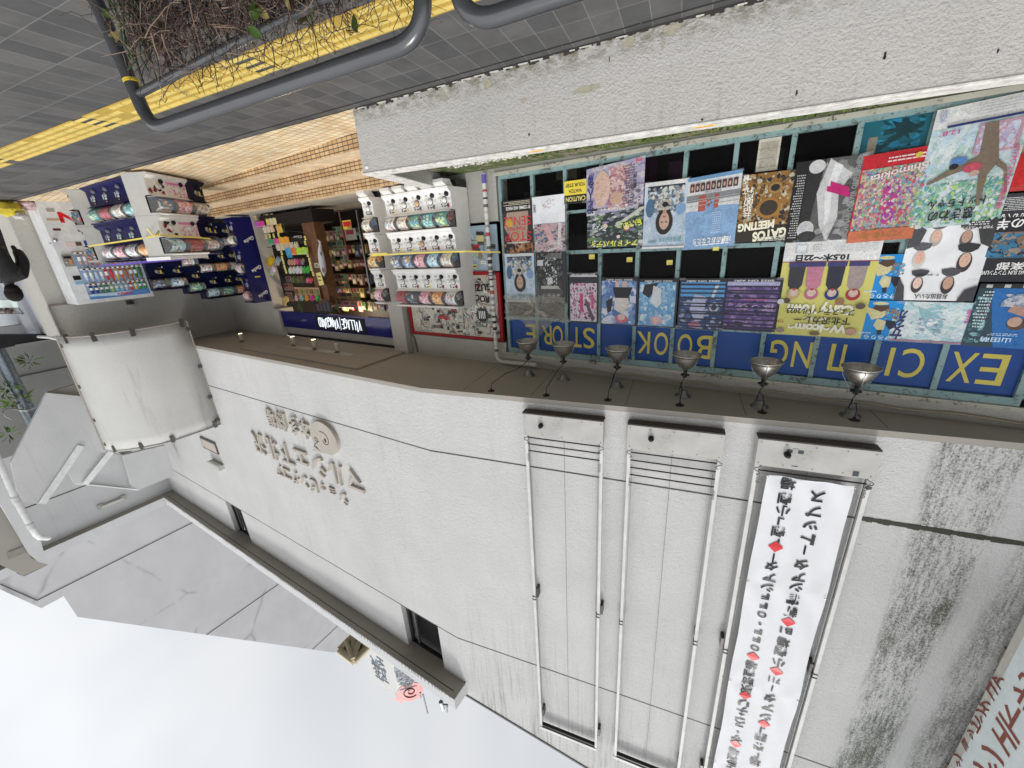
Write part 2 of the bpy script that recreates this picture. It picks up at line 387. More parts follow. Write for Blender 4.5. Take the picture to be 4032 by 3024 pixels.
# narrow drain line beside the building
mb = MB()
for i in range(60):
    a, b = -8 + i * .6, -8 + (i + 1) * .6 - .008
    mb.slab([(a, 3.80, GZ(a) + .001), (b, 3.80, GZ(b) + .001), (b, 3.812, GZ(b) + .001), (a, 3.812, GZ(a) + .001)], (0, 0, .004), PAINT, (.03, .03, .03))
struct(mb, 'drain_gap')
# yellow guide paving, worn away in places
YEL = mk_peel('worn_yellow_paint', (.76, .58, .16), (.30, .24, .12), .62, 14)
YEL2 = mk_peel('dull_yellow_base', (.50, .34, .06), (.14, .125, .09), .60, 11)
mb = MB(); miss = {(22, 1), (23, 1), (24, 2), (18, 0), (19, 0), (37, 3), (52, 1), (53, 1)}
for i in range(-14, 74):
    a, b = i * .2 + .002, i * .2 + .198
    mb.slab([(a - .002, 2.560, GZ(a) + .002), (b + .002, 2.560, GZ(b) + .002), (b + .002, 2.895, GZ(b) + .002), (a - .002, 2.895, GZ(a) + .002)], (0, 0, .003), YEL2) if i % 11 not in (4,) or i < 2 else None
    for k in range(4):
        y = 2.560 + k * .084
        if (i, k) in miss: continue
        z = GZ((a + b) / 2)
        if k == 0 and i % 7 == 3: continue
        mb.slab([(a + .006, y + .018, GZ(a) + .0055), (b - .006, y + .018, GZ(b) + .0055), (b - .006, y + .058, GZ(b) + .0055), (a + .006, y + .058, GZ(a) + .0055)], (0, 0, .006), YEL)
struct(mb, 'guide_paving')
# sloping tiled apron and steps
def yv(x, v): return (v + SN * x) / CS
mb = MB()
xs = [3.05 + i * .5 for i in range(21)]
for a, b in zip(xs, xs[1:]):
    mb.face([(a, 3.905, GZ(a) + .006), (b, 3.905, GZ(b) + .006), (b, yv(b, 3.83), GZ(b) + .006), (a, yv(a, 3.83), GZ(a) + .006)], APRON)
struct(mb, 'tiled_apron')
mb = MB(); STEP = [(3.80, .265), (4.17, .415), (4.56, .57)]
U0, U1 = 3.5, 12.1
zb = -.1
def ul(v): return (3.33 + SN * v) / CS
for i, (v, z) in enumerate(STEP):
    vn = STEP[i+1][0] if i < 2 else 9.0
    ua = ul(v); vt = vn if i < 2 else 4.75
    mb.face([UF(ua, v, zb), UF(U1, v, zb), UF(U1, v, z), UF(ua, v, z)], RISER)
    mb.face([UF(ua, v, z), UF(U1, v, z), UF(U1, vt, z), UF(ul(vt), vt, z)], TREAD)
    zb = z
LAND = mk_simple('worn_landing', (.40, .36, .30), .7, var=.3, scale=4, bmp=.15)
mb.face([UF(ul(4.75), 4.75, .57), UF(U1, 4.75, .57), UF(U1, 9, .57), UF(ul(9), 9, .57)], LAND)
struct(mb, 'entrance_steps')

# ================================================================ BUILDING
bld = thing('theatre_building', 'large white stucco theatre and shop building with stepped entrance and slanted canopies', 'building')
XB = (CS * YF - VF) / SN; UB = CS * XB + SN * YF          # where the two upper walls meet
mb = MB()
# upper street wall (bends into the upper entrance wall)
ZF = ZS + .049
mb.slab([(-9, YF, ZF), (XB, YF, ZF), (XB, YF, 9.385), (1.37, YF, 9.90), (-9, YF, 12.9)], (0, .25, 0), STUCCO)
mb.build('street_wall', bld)
mb = MB()
mb.slab([UF(UB, VF, ZF), UF(17.0, VF, ZF), UF(17.0, VF, 9.05), UF(12.4, VF, 9.05), UF(12.4, VF, 7.93), UF(11.5, VF, 7.93), UF(11.5, VF, 9.05), UF(5.28, VF, 9.05), UF(5.28, VF, 7.93), UF(4.32, VF, 7.93), UF(4.32, VF, 9.2), UF(UB, VF, 9.385)], (-SN * .25, CS * .25, 0), STUCCO)
mb.build('entrance_upper_wall', bld)
# dark joints
mb = MB()
for z in (4.205, 7.93):
    mb.box(W, -9, XB, YF - .003, YF + .01, z, z + .018, PAINT, (.07, .065, .06))
    mb.box(UF, UB, 16.9, VF - .003, VF + .01, z, z + .016, PAINT, (.10, .095, .09))
for k in range(60):
    x = -4.5 + k * .045; h_ = .012 + .035 * abs(math.sin(k * 1.9) * math.cos(k * .7)); mb.box(W, x, x + .046, YF - .0045, YF + .01, 4.19 - h_ * .2, 4.223 + h_ * .5, PAINT, (.045, .045, .03))
mb.slab([(-9, YF - .015, 12.9), (1.37, YF - .015, 9.9), (XB, YF - .015, 9.385), (XB, YF - .015, 9.425), (1.37, YF - .015, 9.94), (-9, YF - .015, 12.94)], (0, .29, 0), PAINT, (.12, .12, .12))
mb.build('wall_joint', bld)
# soffit
SH = [(-4.3, YF, ZS), (XB, YF, ZS)] + [UF(12.0, VF, ZS), UF(12.0, VW, ZS), ((-4.3), (VW - SN * 4.3) / CS, ZS)]
mb = MB(); mb.slab(SH, (0, 0, .05), SOFFIT)
mb.slab([(-4.3, YF, ZS - .012), (XB, YF, ZS - .012), (XB, YF + .07, ZS - .012), (-4.3, YF + .07, ZS - .012)], (0, 0, .012), SOFFIT)
mb.slab([UF(UB, VF, ZS - .012), UF(11.9, VF, ZS - .012), UF(11.9, VF + .07, ZS - .012), UF(UB + .01, VF + .07, ZS - .012)], (0, 0, .012), SOFFIT)
for x in (-3.2, -1.9, -.75, .45, 1.6, 2.55): mb.box(Frame((x, 0, 0)), 0, .006, YF + .1, 5.4, ZS - .0015, ZS, PAINT, (.10, .09, .075))
mb.build('soffit', bld)
mb = MB(); mb.slab([UF(5.50, 3.86, ZS - .035), UF(9.3, 3.86, ZS - .035), UF(9.3, 5.0, ZS - .035), UF(5.52, 5.0, ZS - .035)], (0, 0, .035), SOFFIT)
mb.slab([UF(7.0, 4.18, ZS - .04), UF(9.0, 4.18, ZS - .04), UF(9.0, 4.36, ZS - .04), UF(7.0, 4.36, ZS - .04)], (0, 0, .004), SOFFIT)
mb.build('soffit_panel', bld)
mb = MB(); mb.slab([UF(6.3, 4.30, ZS - .042), UF(8.3, 4.30, ZS - .042), UF(8.3, 4.44, ZS - .042), UF(6.3, 4.44, ZS - .042)], (0, 0, .006), GALV); mb.build('lamp_track', bld)
mb = MB(); mb.slab([UF(8.55, 4.55, ZS - .043), UF(9.15, 4.55, ZS - .043), UF(9.15, 4.85, ZS - .043), UF(8.55, 4.85, ZS - .043)], (0, 0, .007), SOFFIT)
mb.build('access_hatch', bld)
# shop wall around the windows
mb = MB()
wt = .30
mb.box(UF, -3.6, -2.03, VW, VW + wt, -.5, ZS, STUC_BEIGE)
mb.box(UF, -2.03, 3.38, VW, VW + wt, 3.09, ZS, STUC_BEIGE)
mb.box(UF, -2.03, 3.38, VW, VW + wt, -.5, .575, STUC_BEIGE)
mb.box(UF, 3.38, 5.42, VW + .02, VW + wt, -.5, 1.16, STUC_BEIGE)
mb.box(UF, 3.38, 5.42, VW + .001, VW + wt, 2.92, ZS, STUC_BEIGE)
mb.box(UF, 9.87, 12.0, VW, VW + wt, -.1, ZS, STUC_BEIGE)
mb.build('shop_wall', bld)
mb = MB(); mb.box(UF, 5.42, 5.76, VW - .14, VW + .3, .57, ZS - .002, STUC_BEIGE); mb.build('entrance_pillar', bld)
mb = MB(); mb.box(UF, 9.62, 9.87, VW - .06, VW + .3, 2.62, ZS - .002, STUC_BEIGE); mb.build('entrance_pillar', bld)
mb = MB(); mb.box(UF, 5.76, 9.62, VW + .05, VW + .3, 3.0, ZS + .01, STUC_BEIGE); mb.box(UF, 5.76, 9.62, VW + .04, VW + .0505, 3.20, 3.25, PAINT, (.015, .015, .015)); mb.build('lintel', bld)  # near-black strip paints the shadow gap above the lintel
# side wall behind the vending machine and its outer face
mb = MB()
mb.box(UF, 12.0, 12.25, 1.87, VW + .3, -.1, 4.0, STUC_BEIGE)
mb.box(UF, 12.25, 13.3, 1.87, 2.1, -.1, 2.80, STUC_BEIGE)
mb.box(UF, 11.955, 12.0, 1.88, 2.75, 2.10, 2.125, PAINT, (.25, .22, .19))
mb.tube([UF(11.97, 1.86, 2.12), UF(11.97, 1.86, 4.0)], .02, PAINT, (.45, .43, .40))
mb.build('side_wall', bld)

# windows in the upper entrance wall
for (ua, ub) in ((11.5, 12.4), (4.32, 5.28)):
    mb = MB()
    for a, b, c, d in ((ua, ub, 7.93, 7.99), (ua, ub, 9.0, 9.05), (ua, ua + .06, 7.93, 9.05), (ub - .06, ub, 7.93, 9.05)):
        mb.box(UF, a, b, VF + .10, VF + .16, c, d, PAINT, (.03, .03, .03))
    mb.box(UF, ub - .22, ub - .18, VF + .11, VF + .15, 7.99, 9.0, PAINT, (.12, .12, .12))
    f = mb.build('window', bld)
    mb = MB(); mb.box(UF, ua, ub, VF + .13, VF + .135, 7.95, 9.03, GLASS); mb.build('pane', f)
    mb = MB(); mb.box(UF, ua - .1, ub + .1, VF + .26, VF + .3, 7.8, 9.2, BLACKV); mb.build('dark_backing', f)  # near-black sheet closing the opening behind the pane
# small wall lamp box and slot window
mb = MB(); mb.box(UF, 11.62, 12.5, VF - .03, VF + .02, 5.9, 6.24, PAINT, (.12, .11, .10)); mb.box(UF, 11.66, 12.46, VF - .035, VF - .03, 5.95, 6.2, PAINT, (.55, .48, .42)); mb.build('vent_slot', bld)
t = thing('wall_lamp', 'small white strip lamp on the wall above the curved screen', 'lamp', UF(11.9, VF, 6.6), TH)
mb = MB(); mb.box(Frame(), -.32, .32, -.14, 0, -.06, .06, PAINT, (.55, .54, .50)); mb.build('lamp_body', t, local=True)
mb = MB(); mb.box(Frame(), -.3, .3, -.135, -.05, -.075, -.06, PAINT, (.8, .8, .75)); mb.build('diffuser', t, local=True)
# projecting beam over the entrance wall, cornice on the far wall
BZ = 9.05
mb = MB()
mb.box(UF, 3.80, 17.2, 3.30, VF + .1, BZ, BZ + .27, STUCCO2)
mb.box(UF, 3.81, 17.0, 3.31, VF + .09, BZ - .006, BZ + .001, SOFFIT)  # underside slab in the darker soffit tone, shade put into its colour
mb.box(UF, 3.90, 16.8, 3.40, 3.415, BZ - .009, BZ - .006, PAINT, (.05, .045, .04))
for i in range(170):
    u = 3.9 + i * .075 + .03 * math.sin(i * 7.1); mb.box(UF, u, u + .03, 3.2985, 3.30, BZ, BZ + .02 + .05 * abs(math.sin(i * 3.3)), PAINT, (.25, .24, .22))
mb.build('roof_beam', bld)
mb = MB()
mb.box(UF, 16.72, 17.3, -3.0, 3.2975, BZ, BZ + .27, STUCCO2)
mb.box(UF, 16.73, 17.29, -3.0, 3.29, BZ - .006, BZ + .001, SOFFIT)  # cornice underside darkened by colour too, standing in for its shade
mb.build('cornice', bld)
# far wall below the cornice
mb = MB(); mb.box(UF, 17.0, 17.3, .3, VF + .24, 2.8, BZ - .002, STUCCO2)
for (z) in (4.15, 7.72): mb.box(UF, 16.994, 17.0, .3, VF, z, z + .03, PAINT, (.13, .12, .11))
mb.build('far_wall', bld)
# tall raked wall above the roof
UU = 19.5
def PU(p): return onU(*p, UU)
poly = [PU(t5(0, 490)), PU(t5(140, 545)), PU(t5(275, 480)), PU(t5(180, 300)), PU(t5(930, 20)), PU(t5(2212, 900)), PU(t5(2040, 900)), PU(t5(1945, 988)), PU(t5(450, 780)), PU(t5(370, 660)), PU(t5(240, 730)), PU(t5(0, 620))]
mb = MB(); mb.slab(poly, UF(.4, 0, 0), CRACKED)
def groove(a, b, wd=.035, u=UU, proud=.006):
    A, B = onU(*a, u - proud), onU(*b, u - proud); mb.tube([A, B], wd / 2, PAINT, (.14, .14, .14), 6)
groove(t5(215, 685), t5(1125, 230)); groove(t5(1200, 885), t5(1625, 585)); groove(t5(1815, 970), t5(1965, 830)); groove(t5(0, 590), t5(215, 685))
mb.build('raked_wall', bld)
# tube lamp on the far wall
A = onU(*t1(880, 1322), 16.93); B = onU(*t1(1078, 1243), 16.93)
t = thing('tube_lamp', 'long bare tube lamp under the far cornice', 'lamp', (A + B) / 2, TH)
mb = MB(); mb.tube([A, B], .05, PAINT, (.75, .73, .66)); mb.build('tube', t)
mb = MB()
for p in (A, B): mb.box(Frame(p, UF.ex, UF.ey, UF.ez), 0, .07, -.06, .06, -.09, .07, PAINT, (.5, .5, .47))
mb.build('bracket', t)

# stepped outside stair against the far wall
stair = thing('outside_stair', 'white zigzag outside staircase with sloping parapets on the far wall', 'staircase', UF(15, 1, 3))
def parapet(name, pts, u, th=.12, mat=STUCCO2, col=(.5,.5,.5)):
    mb = MB(); mb.slab([onU(*t1(*p), u) for p in pts], UF(th, 0, 0), mat, col); return mb.build(name, stair)
def capline(a, b, u, wd, th=.14):
    A, B = onU(*t1(*a), u), onU(*t1(*b), u); d = (B - A).normalized(); n = UF.ex.cross(d).normalized() * wd / 2
    mb = MB(); o = UF(-.02, 0, 0); mb.slab([A + n + o, B + n + o, B - n + o, A - n + o], UF(th + .02, 0, 0), PAINT, (.86, .86, .86)); mb.build('coping', stair)  # coping whiter than the parapet: upper-edge highlight put into its colour
parapet('parapet', [(405, 325), (722, 357), (930, 850), (690, 778), (345, 1298), (200, 1270), (150, 1180), (95, 932)], 13.6)
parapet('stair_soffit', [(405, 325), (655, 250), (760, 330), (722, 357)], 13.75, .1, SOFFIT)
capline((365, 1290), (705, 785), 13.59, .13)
parapet('parapet', [(690, 780), (940, 850), (770, 1120), (740, 1125), (645, 1110), (575, 980)], 14.3)
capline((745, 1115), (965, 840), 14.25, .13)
parapet('parapet', [(940, 845), (1070, 870), (1150, 1143), (725, 1127)], 14.9)
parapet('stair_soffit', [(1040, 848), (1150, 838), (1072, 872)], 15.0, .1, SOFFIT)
parapet('parapet', [(1070, 870), (1440, 780), (1520, 1042), (1208, 1172), (1145, 1130)], 14.7)
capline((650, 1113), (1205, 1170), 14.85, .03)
# white rainwater pipe and the dark recess at the far end
pp = [onU(*t1(*p), 12.9) for p in ((-60, 820), (20, 980), (140, 1260), (270, 1490), (310, 1555))]
pp += [onU(*t1(345, 1585), 13.3), onU(*t1(420, 1590), 14.2)]
dp = thing('drain_pipe', 'thick white rainwater pipe running up to the far cornice', 'pipe', pp[2])
mb = MB(); mb.tube(pp, .055, PAINT, (.70, .70, .70), 14); mb.build('pipe', dp)
mb = MB()
for i in (2, 3):
    mb = MB(); mb.tube([pp[i] - (pp[i] - pp[i-1]).normalized() * .08, pp[i] + (pp[i] - pp[i-1]).normalized() * .05], .066, PAINT, (.62, .62, .62), 14); mb.build('pipe_joint', dp)
mb = MB()
mb.slab([onU(*p, 15.6) for p in ((-60, 1960), (0, 1990), (124, 2199), (188, 2224), (93, 2267), (0, 2224), (-60, 2200))], UF(.3, 0, 0), SOFFIT)  # flat slab, the shade of the recess put into its dark colour
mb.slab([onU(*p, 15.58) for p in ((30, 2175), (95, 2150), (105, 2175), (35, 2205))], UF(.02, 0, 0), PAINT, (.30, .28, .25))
mb.build('dark_recess', bld)
mb = MB()
mb.slab([onU(*p, 15.3) for p in ((-60, 1700), (0, 1800), (60, 1940), (160, 2128), (186, 2222), (150, 2212), (112, 2180), (0, 1985), (-60, 1900))], UF(.2, 0, 0), STUCCO2)
mb.build('balcony_edge', bld)

# ---------------------------------------------------------------- shop window wall parts
mb = MB()   # teal frame
MU = [3.33, 2.82, 2.35, 1.88, 1.41, .945, .475, .0, -.475, -.95, -1.42, -1.98]
fr = thing('shop_window', 'long grid of peeling teal window bars over the planter, covered in posters', 'window', UF(.7, VW, .6), TH)
mb.box(UF, -1.98, 3.33, VW + .005, VW + .08, .575, .645, TEAL); mb.box(UF, -1.98, 3.33, VW + .003, VW + .08, 2.985, 3.06, TEAL)
mb.box(UF, 3.29, 3.34, VW + .004, VW + .08, .645, 2.985, TEAL); mb.box(UF, -1.99, -1.93, VW + .004, VW + .08, .645, 2.985, TEAL)
mb.box(UF, -2.03, 3.38, VW - .03, VW + .004, .56, .6, SILL)
mb.box(UF, -2.03, 3.38, VW - .02, VW + .002, 3.06, 3.10, SILL)
mb.build('frame', fr)
for u in MU[1:-1]:
    mb = MB(); mb.box(UF, u - .022, u + .022, VW + .012, VW + .07, .645, 2.985, TEAL); mb.build('mullion', fr)
for z in (1.60, 2.50):
    mb = MB(); mb.box(UF, -1.93, 3.29, VW + .016, VW + .068, z, z + .045, TEAL); mb.build('transom', fr)
mb = MB(); mb.box(UF, 1.90, 2.82, VW + .014, VW + .066, 1.12, 1.155, TEAL); mb.build('transom', fr)
mb = MB(); mb.box(UF, -1.93, 3.29, VW + .045, VW + .05, .645, 2.5, GLASS); mb.build('pane', fr)
# blue fascia strip with the big yellow letters behind the top panes
BL = (.003, .045, .21)
sg = thing('letter_strip', 'blue strip behind the top panes with large yellow capital letters', 'sign', UF(.7, VW + .05, 2.53), TH)
for a, b in zip(MU, MU[1:]):
    mb = MB(); mb.box(UF, b + .022, a - .022, VW + .040, VW + .047, 2.545, 2.985, PRINT, BL); mb.build('panel', sg)
YL = (.50, .42, .08)
LQ = [('E', t4(1985,370)), ('X', t4(1770,360)), ('C', t4(1420,325)), ('I', t4(1262,320)), ('T', t4(930,290)), ('I', t4(850,285)), ('N', t4(640,270)), ('G', t4(480,245)), ('B', t3(1930,265)), ('O', t3(1765,225)), ('O', t3(1555,235)), ('K', t3(1400,230)), ('S', t3(925,190)), ('T', t3(820,185)), ('O', t3(655,160)), ('R', t3(560,160)), ('E', t3(420,120))]
for ch, q in LQ:
    px = uvz(onV(*q, VW + .04))[0]
    mb = MB(); mb.text(UF, ch, px, 2.615, .285, PRINT, YL, VW + .038, cx=True, bold=.006, depth=.002, w={'I': .036}.get(ch, .165 if ch != 'T' else .15))
    mb.build('letter', sg)
# interior behind the glass
mb = MB()
mb.box(UF, -2.6, 5.3, 7.0, 7.1, .0, 3.3, BLACKV); mb.box(UF, -2.7, -2.6, 5.36, 7.0, 0, 3.3, BLACKV)
mb.box(UF, -2.6, 5.3, 5.36, 7.0, .3, .35, BLACKV); mb.box(UF, -2.6, 9.9, 5.36, 9.2, 3.14, 3.158, BLACKV)
mb.box(UF, 5.3, 9.9, 9.1, 9.2, .5, 3.14, BLACKV); mb.box(UF, 9.88, 9.95, 5.36, 9.2, .5, 3.14, BLACKV); mb.box(UF, 5.25, 5.3, 5.36, 9.2, .5, 3.14, BLACKV)
mb.build('interior_wall', bld)
r_ = random.Random(3)
for i in range(16):
    u = -1.8 + i * .33; v = 5.5 + r_.random() * .6; z = .38 + r_.random() * .9
    tt = thing('stock_item', 'dim shop goods behind the window panes', 'goods', UF(u, v, z), TH, 'dim goods behind the window panes')
    mb = MB(); mb.box(Frame(), -.1, .1 + r_.random() * .12, -.05, .05, 0, .15 + r_.random() * .4, PRINT, tuple(.01 + .05 * r_.random() for _ in range(3))); mb.build('box', tt, local=True)

# ---------------------------------------------------------------- graffiti window with red frame
gw = thing('graffiti_board', 'red framed wall board covered in graffiti and stickers behind the pipe', 'board', UF(4.4, VW, 1.2), TH)
RED = (.36, .012, .015)
mb = MB()
for a, b, c, d in ((3.40, 5.38, 2.86, 2.90), (3.40, 3.455, 1.86, 2.86), (5.33, 5.38, 1.22, 2.86), (3.455, 5.33, 1.84, 1.895)):
    mb.box(UF, a, b, VW - .03, VW + .02, c, d, PAINT, RED)
mb.build('red_frame', gw)
mb = MB(); mb.box(UF, 3.455, 5.33, VW + .0, VW + .02, 1.895, 2.86, PRINT, (.50, .46, .38)); mb.box(UF, 4.16, 4.175, VW - .004, VW, 1.9, 2.86, PAINT, (.2, .18, .15)); 
def scribble(mb, F, x0, x1, z0, z1, y, n, cols, rr, wd=(.004, .012), ln=.18):
    for k in range(n):
        x, z = rr.uniform(x0 + .05, x1 - .05), rr.uniform(z0 + .04, z1 - .04); a = rr.random() * 6.28; pts = []
        for j in range(rr.randint(4, 9)):
            pts.append((x, z)); a += rr.uniform(-1.5, 1.5); x += math.cos(a) * ln * .3; z += math.sin(a) * ln * .3
            x = min(max(x, x0 + .01), x1 - .01); z = min(max(z, z0 + .01), z1 - .01)
        wv = rr.uniform(*wd); c = rr.choice(cols)
        for p, q in zip(pts, pts[1:]):
            d = Vector((q[0]-p[0], q[1]-p[1])); 
            if d.length < 1e-4: continue
            nn = Vector((-d.y, d.x)).normalized() * wv / 2; yy = y - .0004 * (k % 7)
            mb.face([F(p[0]-nn.x, yy, p[1]-nn.y), F(q[0]-nn.x, yy, q[1]-nn.y), F(q[0]+nn.x, yy, q[1]+nn.y), F(p[0]+nn.x, yy, p[1]+nn.y)], PRINT, c)
def stickers(mb, F, x0, x1, z0, z1, y, n, cols, rr, s=(.03, .09)):
    for k in range(n):
        a, b = rr.uniform(*s), rr.uniform(*s) * .7; x, z = rr.uniform(x0, x1 - a), rr.uniform(z0, z1 - b); t = rr.uniform(-.25, .25)
        yy = y - .0006 * (k % 9) - .001; c = rr.choice(cols)
        P = [(x, z), (x + a, z + t * a), (x + a - t * b, z + b + t * a), (x - t * b, z + b)]
        mb.face([F(p[0], yy, p[1]) for p in P], PRINT, c)
        if rr.random() < .6:
            P = [(x + a * .2, z + b * .35), (x + a * .8, z + b * .35), (x + a * .8, z + b * .6), (x + a * .2, z + b * .6)]
            mb.face([F(p[0], yy - .0003, p[1]) for p in P], PRINT, rr.choice(cols))
rg = random.Random(11)
K = (.02, .02, .02)
scribble(mb, UF, 3.47, 5.32, 1.9, 2.85, VW - .002, 150, [K, K, K, (.10, .10, .10), (.25, .42, .45), (.35, .03, .03), (.7, .7, .68)], rg)
stickers(mb, UF, 3.5, 5.3, 1.92, 2.84, VW - .006, 90, [K, (.12, .11, .10), (.62, .6, .55), (.45, .42, .36), (.4, .05, .05), (.2, .3, .33)], rg)
for s_, x, z, h, c, rt in (('GUZLK', 3.56, 2.02, .10, K, .06), ('ROOM', 3.62, 2.22, .09, K, -.1), ('W', 3.9, 2.12, .13, K, .2), ('CFILL', 3.70, 2.62, .07, (.15, .13, .10), 0), ('FROM', 4.3, 2.45, .05, K, .1),
                           ('Village', 4.45, 2.55, .07, (.5, .03, .03), .05), ('SPOOKY', 4.62, 2.72, .05, K, 0), ('HOT', 3.75, 2.36, .08, (.75, .75, .72), .1)):
    mb.text(UF, s_, x, z, h, PRINT, c, VW - .0125, rot=rt, bold=.03)
for k in range(40):
    a = 2 * math.pi * k / 40; b = a + .16; R1, R2 = .10, (.125 if k % 2 else .105); cx, cz = 3.78, 2.50
    mb.face([UF(cx, VW - .0128, cz), UF(cx + R2 * math.cos(a), VW - .0128, cz + R2 * math.sin(a)), UF(cx + R2 * math.cos(b), VW - .0128, cz + R2 * math.sin(b))], PRINT, K)
for k in range(4): mb.box(UF, cx - .06 + k * .035, cx - .045 + k * .035, VW - .0134, VW - .0131, cz - .06, cz + .06, PRINT, (.8, .8, .78))
mb.build('scribbled_panel', gw)
mb = MB(); mb.box(UF, 3.41, 5.33, VW + .0, VW + .02, 1.2, 1.84, PRINT, (.30, .38, .44))
scribble(mb, UF, 3.42, 4.3, 1.2, 1.84, VW - .002, 24, [K, (.6, .6, .55)], rg)
stickers(mb, UF, 3.42, 5.3, 1.2, 1.83, VW - .006, 90, [K, (.03, .03, .035), (.10, .09, .07), (.62, .6, .55), (.55, .50, .22), (.20, .19, .13), (.55, .03, .04), (.35, .42, .48)], rg, (.05, .14))
mb.build('sticker_panel', gw)
# pipe with stickers
wp = thing('wall_pipe', 'white sticker covered pipe rising beside the red framed board', 'pipe', UF(3.50, VW - .10, .6), TH)
mb = MB(); pts = [UF(3.50, VW - .09, .56), UF(3.50, VW - .09, 3.10), UF(3.49, VW - .09, 3.16), UF(3.44, VW - .09, 3.20), UF(3.38, VW - .09, 3.205), UF(2.80, VW - .09, 3.19)]
mb.tube(pts, .030, WHITEM, n=12); mb.build('pipe', wp)
mb = MB(); mb.tube([UF(3.50, VW - .09, .57), UF(3.50, VW - .09, .68)], .033, PAINT, (.15, .12, .45), 12); mb.build('purple_tape', wp)
mb = MB()
for k in range(26):
    z = .75 + k * .09 + rg.random() * .03; hgt = rg.uniform(.02, .06)
    mb.tube([UF(3.50, VW - .09, z), UF(3.50, VW - .09, z + hgt)], .0312 + .0004 * (k % 3), PRINT, rg.choice([K, (.5, .5, .48), (.25, .25, .27), (.45, .42, .38), (.12, .11, .10), (.3, .27, .2), (.35, .07, .06)]), 12, False)
mb.build('sticker_bands', wp)
mb = MB()
for z in (1.86, 2.75): mb.tube([UF(3.50, VW - .09, z), UF(3.50, VW - .09, z + .03)], .036, METAL, (.4, .4, .4), 12); mb.box(UF, 3.45, 3.55, VW - .06, VW - .03, z, z + .03, METAL, (.4, .4, .4))
mb.build('pipe_clamp', wp)
cb = MB(); pts = [UF(2.82, VW - .06, 3.17)]
for i in range(30): u = 2.6 - i * .2; pts.append(UF(u, VW - .03, 3.19 + .012 * math.sin(i * 1.7)))
cb.tube(pts, .011, PAINT, (.42, .38, .28), 6); tag(cb.build('cable'), 'long beige cable running along the top of the shop window', 'cable')
cb = MB(); cb.tube([UF(5.30, VW - .02, 3.24), UF(5.34, VW - .02, 3.0), UF(5.395, VW - .03, 2.9), UF(5.40, VW - .03, 2.2)], .012, PAINT, (.16, .15, .14), 6)
tag(cb.build('cable'), 'dark cable in the corner beside the entrance pillar', 'cable')

# ================================================================ PLANTER
pl = thing('planter_wall', 'long low grey stucco planter wall with a white coping along the pavement', 'planter', (0, 3.905, 0))
mb = MB()
mb.slab([(-9, 3.905, -.4), (3.226, 3.905, -.1), (3.226, 3.905, .655), (-9, 3.905, .655)], (0, .16, 0), STUC_GREY)
mb.slab([(3.226, 3.905, -.1), (3.226, 3.905, .655), (3.43, 5.46, .655), (3.43, 5.46, -.1)], (-.20, .06, 0), STUC_GREY)
mb.build('wall', pl)
mb = MB(); mb.slab([(-9, 3.898, .655), (3.235, 3.898, .655), (3.02, 4.085, .655), (-9, 4.085, .655)], (0, 0, .018), COPING)
mb.slab([(3.235, 3.898, .655), (3.44, 5.48, .655), (3.24, 5.52, .655), (3.02, 4.085, .655)], (0, 0, .018), COPING)
mb.build('coping', pl, bevel=.004)
mb = MB()
for i in range(46):
    x = -3.0 + i * .135; 
    L = rg.uniform(.04, .11)
    if rg.random() < .75: mb.box(Frame((x, 3.9, GZ(x))), 0, L, -.004, .01, .014, .022, PAINT, (.62, .60, .54))
mb.build('white_edge_mark', pl)
mb = MB()
for i in range(240):
    x = -4 + i * .03; mb.box(Frame((x, 3.903, GZ(x))), 0, .03, -.001 - .001 * rg.random(), .01, -.02, .012 + .03 * rg.random() ** 2, PAINT, (.05, .045, .04))
mb.build('grime_line', pl)
# patches where plaster has come off
PATCH = mk_simple('bare_render', (.46, .42, .33), .9, var=.35, scale=30, bmp=.6)
def blob(mb, cx, cz, a, b, y, mat, col, rr, n=26, jag=.35):
    ph = [rr.uniform(1 - jag, 1) for _ in range(n)]
    mb.face([(cx + a * math.cos(6.283 * k / n) * ph[k], y, cz + b * math.sin(6.283 * k / n) * ph[k]) for k in range(n)], mat, col)
mb = MB()
for (q, a, b) in ((r3(1430, 240), .075, .05), (r3(1060, 370), .06, .045), (r3(680, 780), .14, .03), (r2(1640, 820), .035, .05), (r3(690, 400), .03, .02), (r3(1350, 390), .015, .03), (r3(140, 880), .035, .02), (r2(2030, 740), .05, .05)):
    p = onY(*q, 3.9035); blob(mb, p.x, p.z, a, b, p.y, PATCH, K, rg)
for (q, a, b) in ((r3(185, 1175), .012, .018), (r3(1690, 1040), .012, .014), (r4(1035, 480), .012, .035), (r4(293, 785), .011, .022), (r4(1993, 435), .008, .02), (r2(1455, 850), .01, .012), (r3(883, 525), .004, .03)):
    p = onY(*q, 3.9025); blob(mb, p.x, p.z, a, b, p.y, PAINT, (.02, .02, .02), rg, 14, .7)
mb.build('plaster_patch', pl)
mb = MB()
for q, L in ((r3(1710, 1100), .16), (r3(250, 1315), .14)):
    p = onZ(*q, .674); F = Frame((p.x, p.y, .6735)); mb.box(F, -L/2, L/2, -.012, .03, 0, .002, PRINT, (.80, .55, .06)); mb.box(F, -L/2 + .02, L/2 - .02, 0, .015, .002, .0025, PRINT, (.6, .08, .03))
mb.build('yellow_sticker', pl)
mb = MB(); mb.box(Frame((3.18, 3.9, .60)), -.03, 0, -.003, .01, 0, .02, PRINT, (.8, .8, .8)); mb.build('small_tag', pl)
mb = MB()
def syv(x): return (VW - .01 + SN * x) / CS
mb.slab([(-3.7, 4.07, .57), (3.0, 4.07, .50), (3.23, syv(3.23), .50), (-3.7, syv(-3.7), .57)][::1], (0, 0, -.1), SOIL); mb.build('soil', pl)
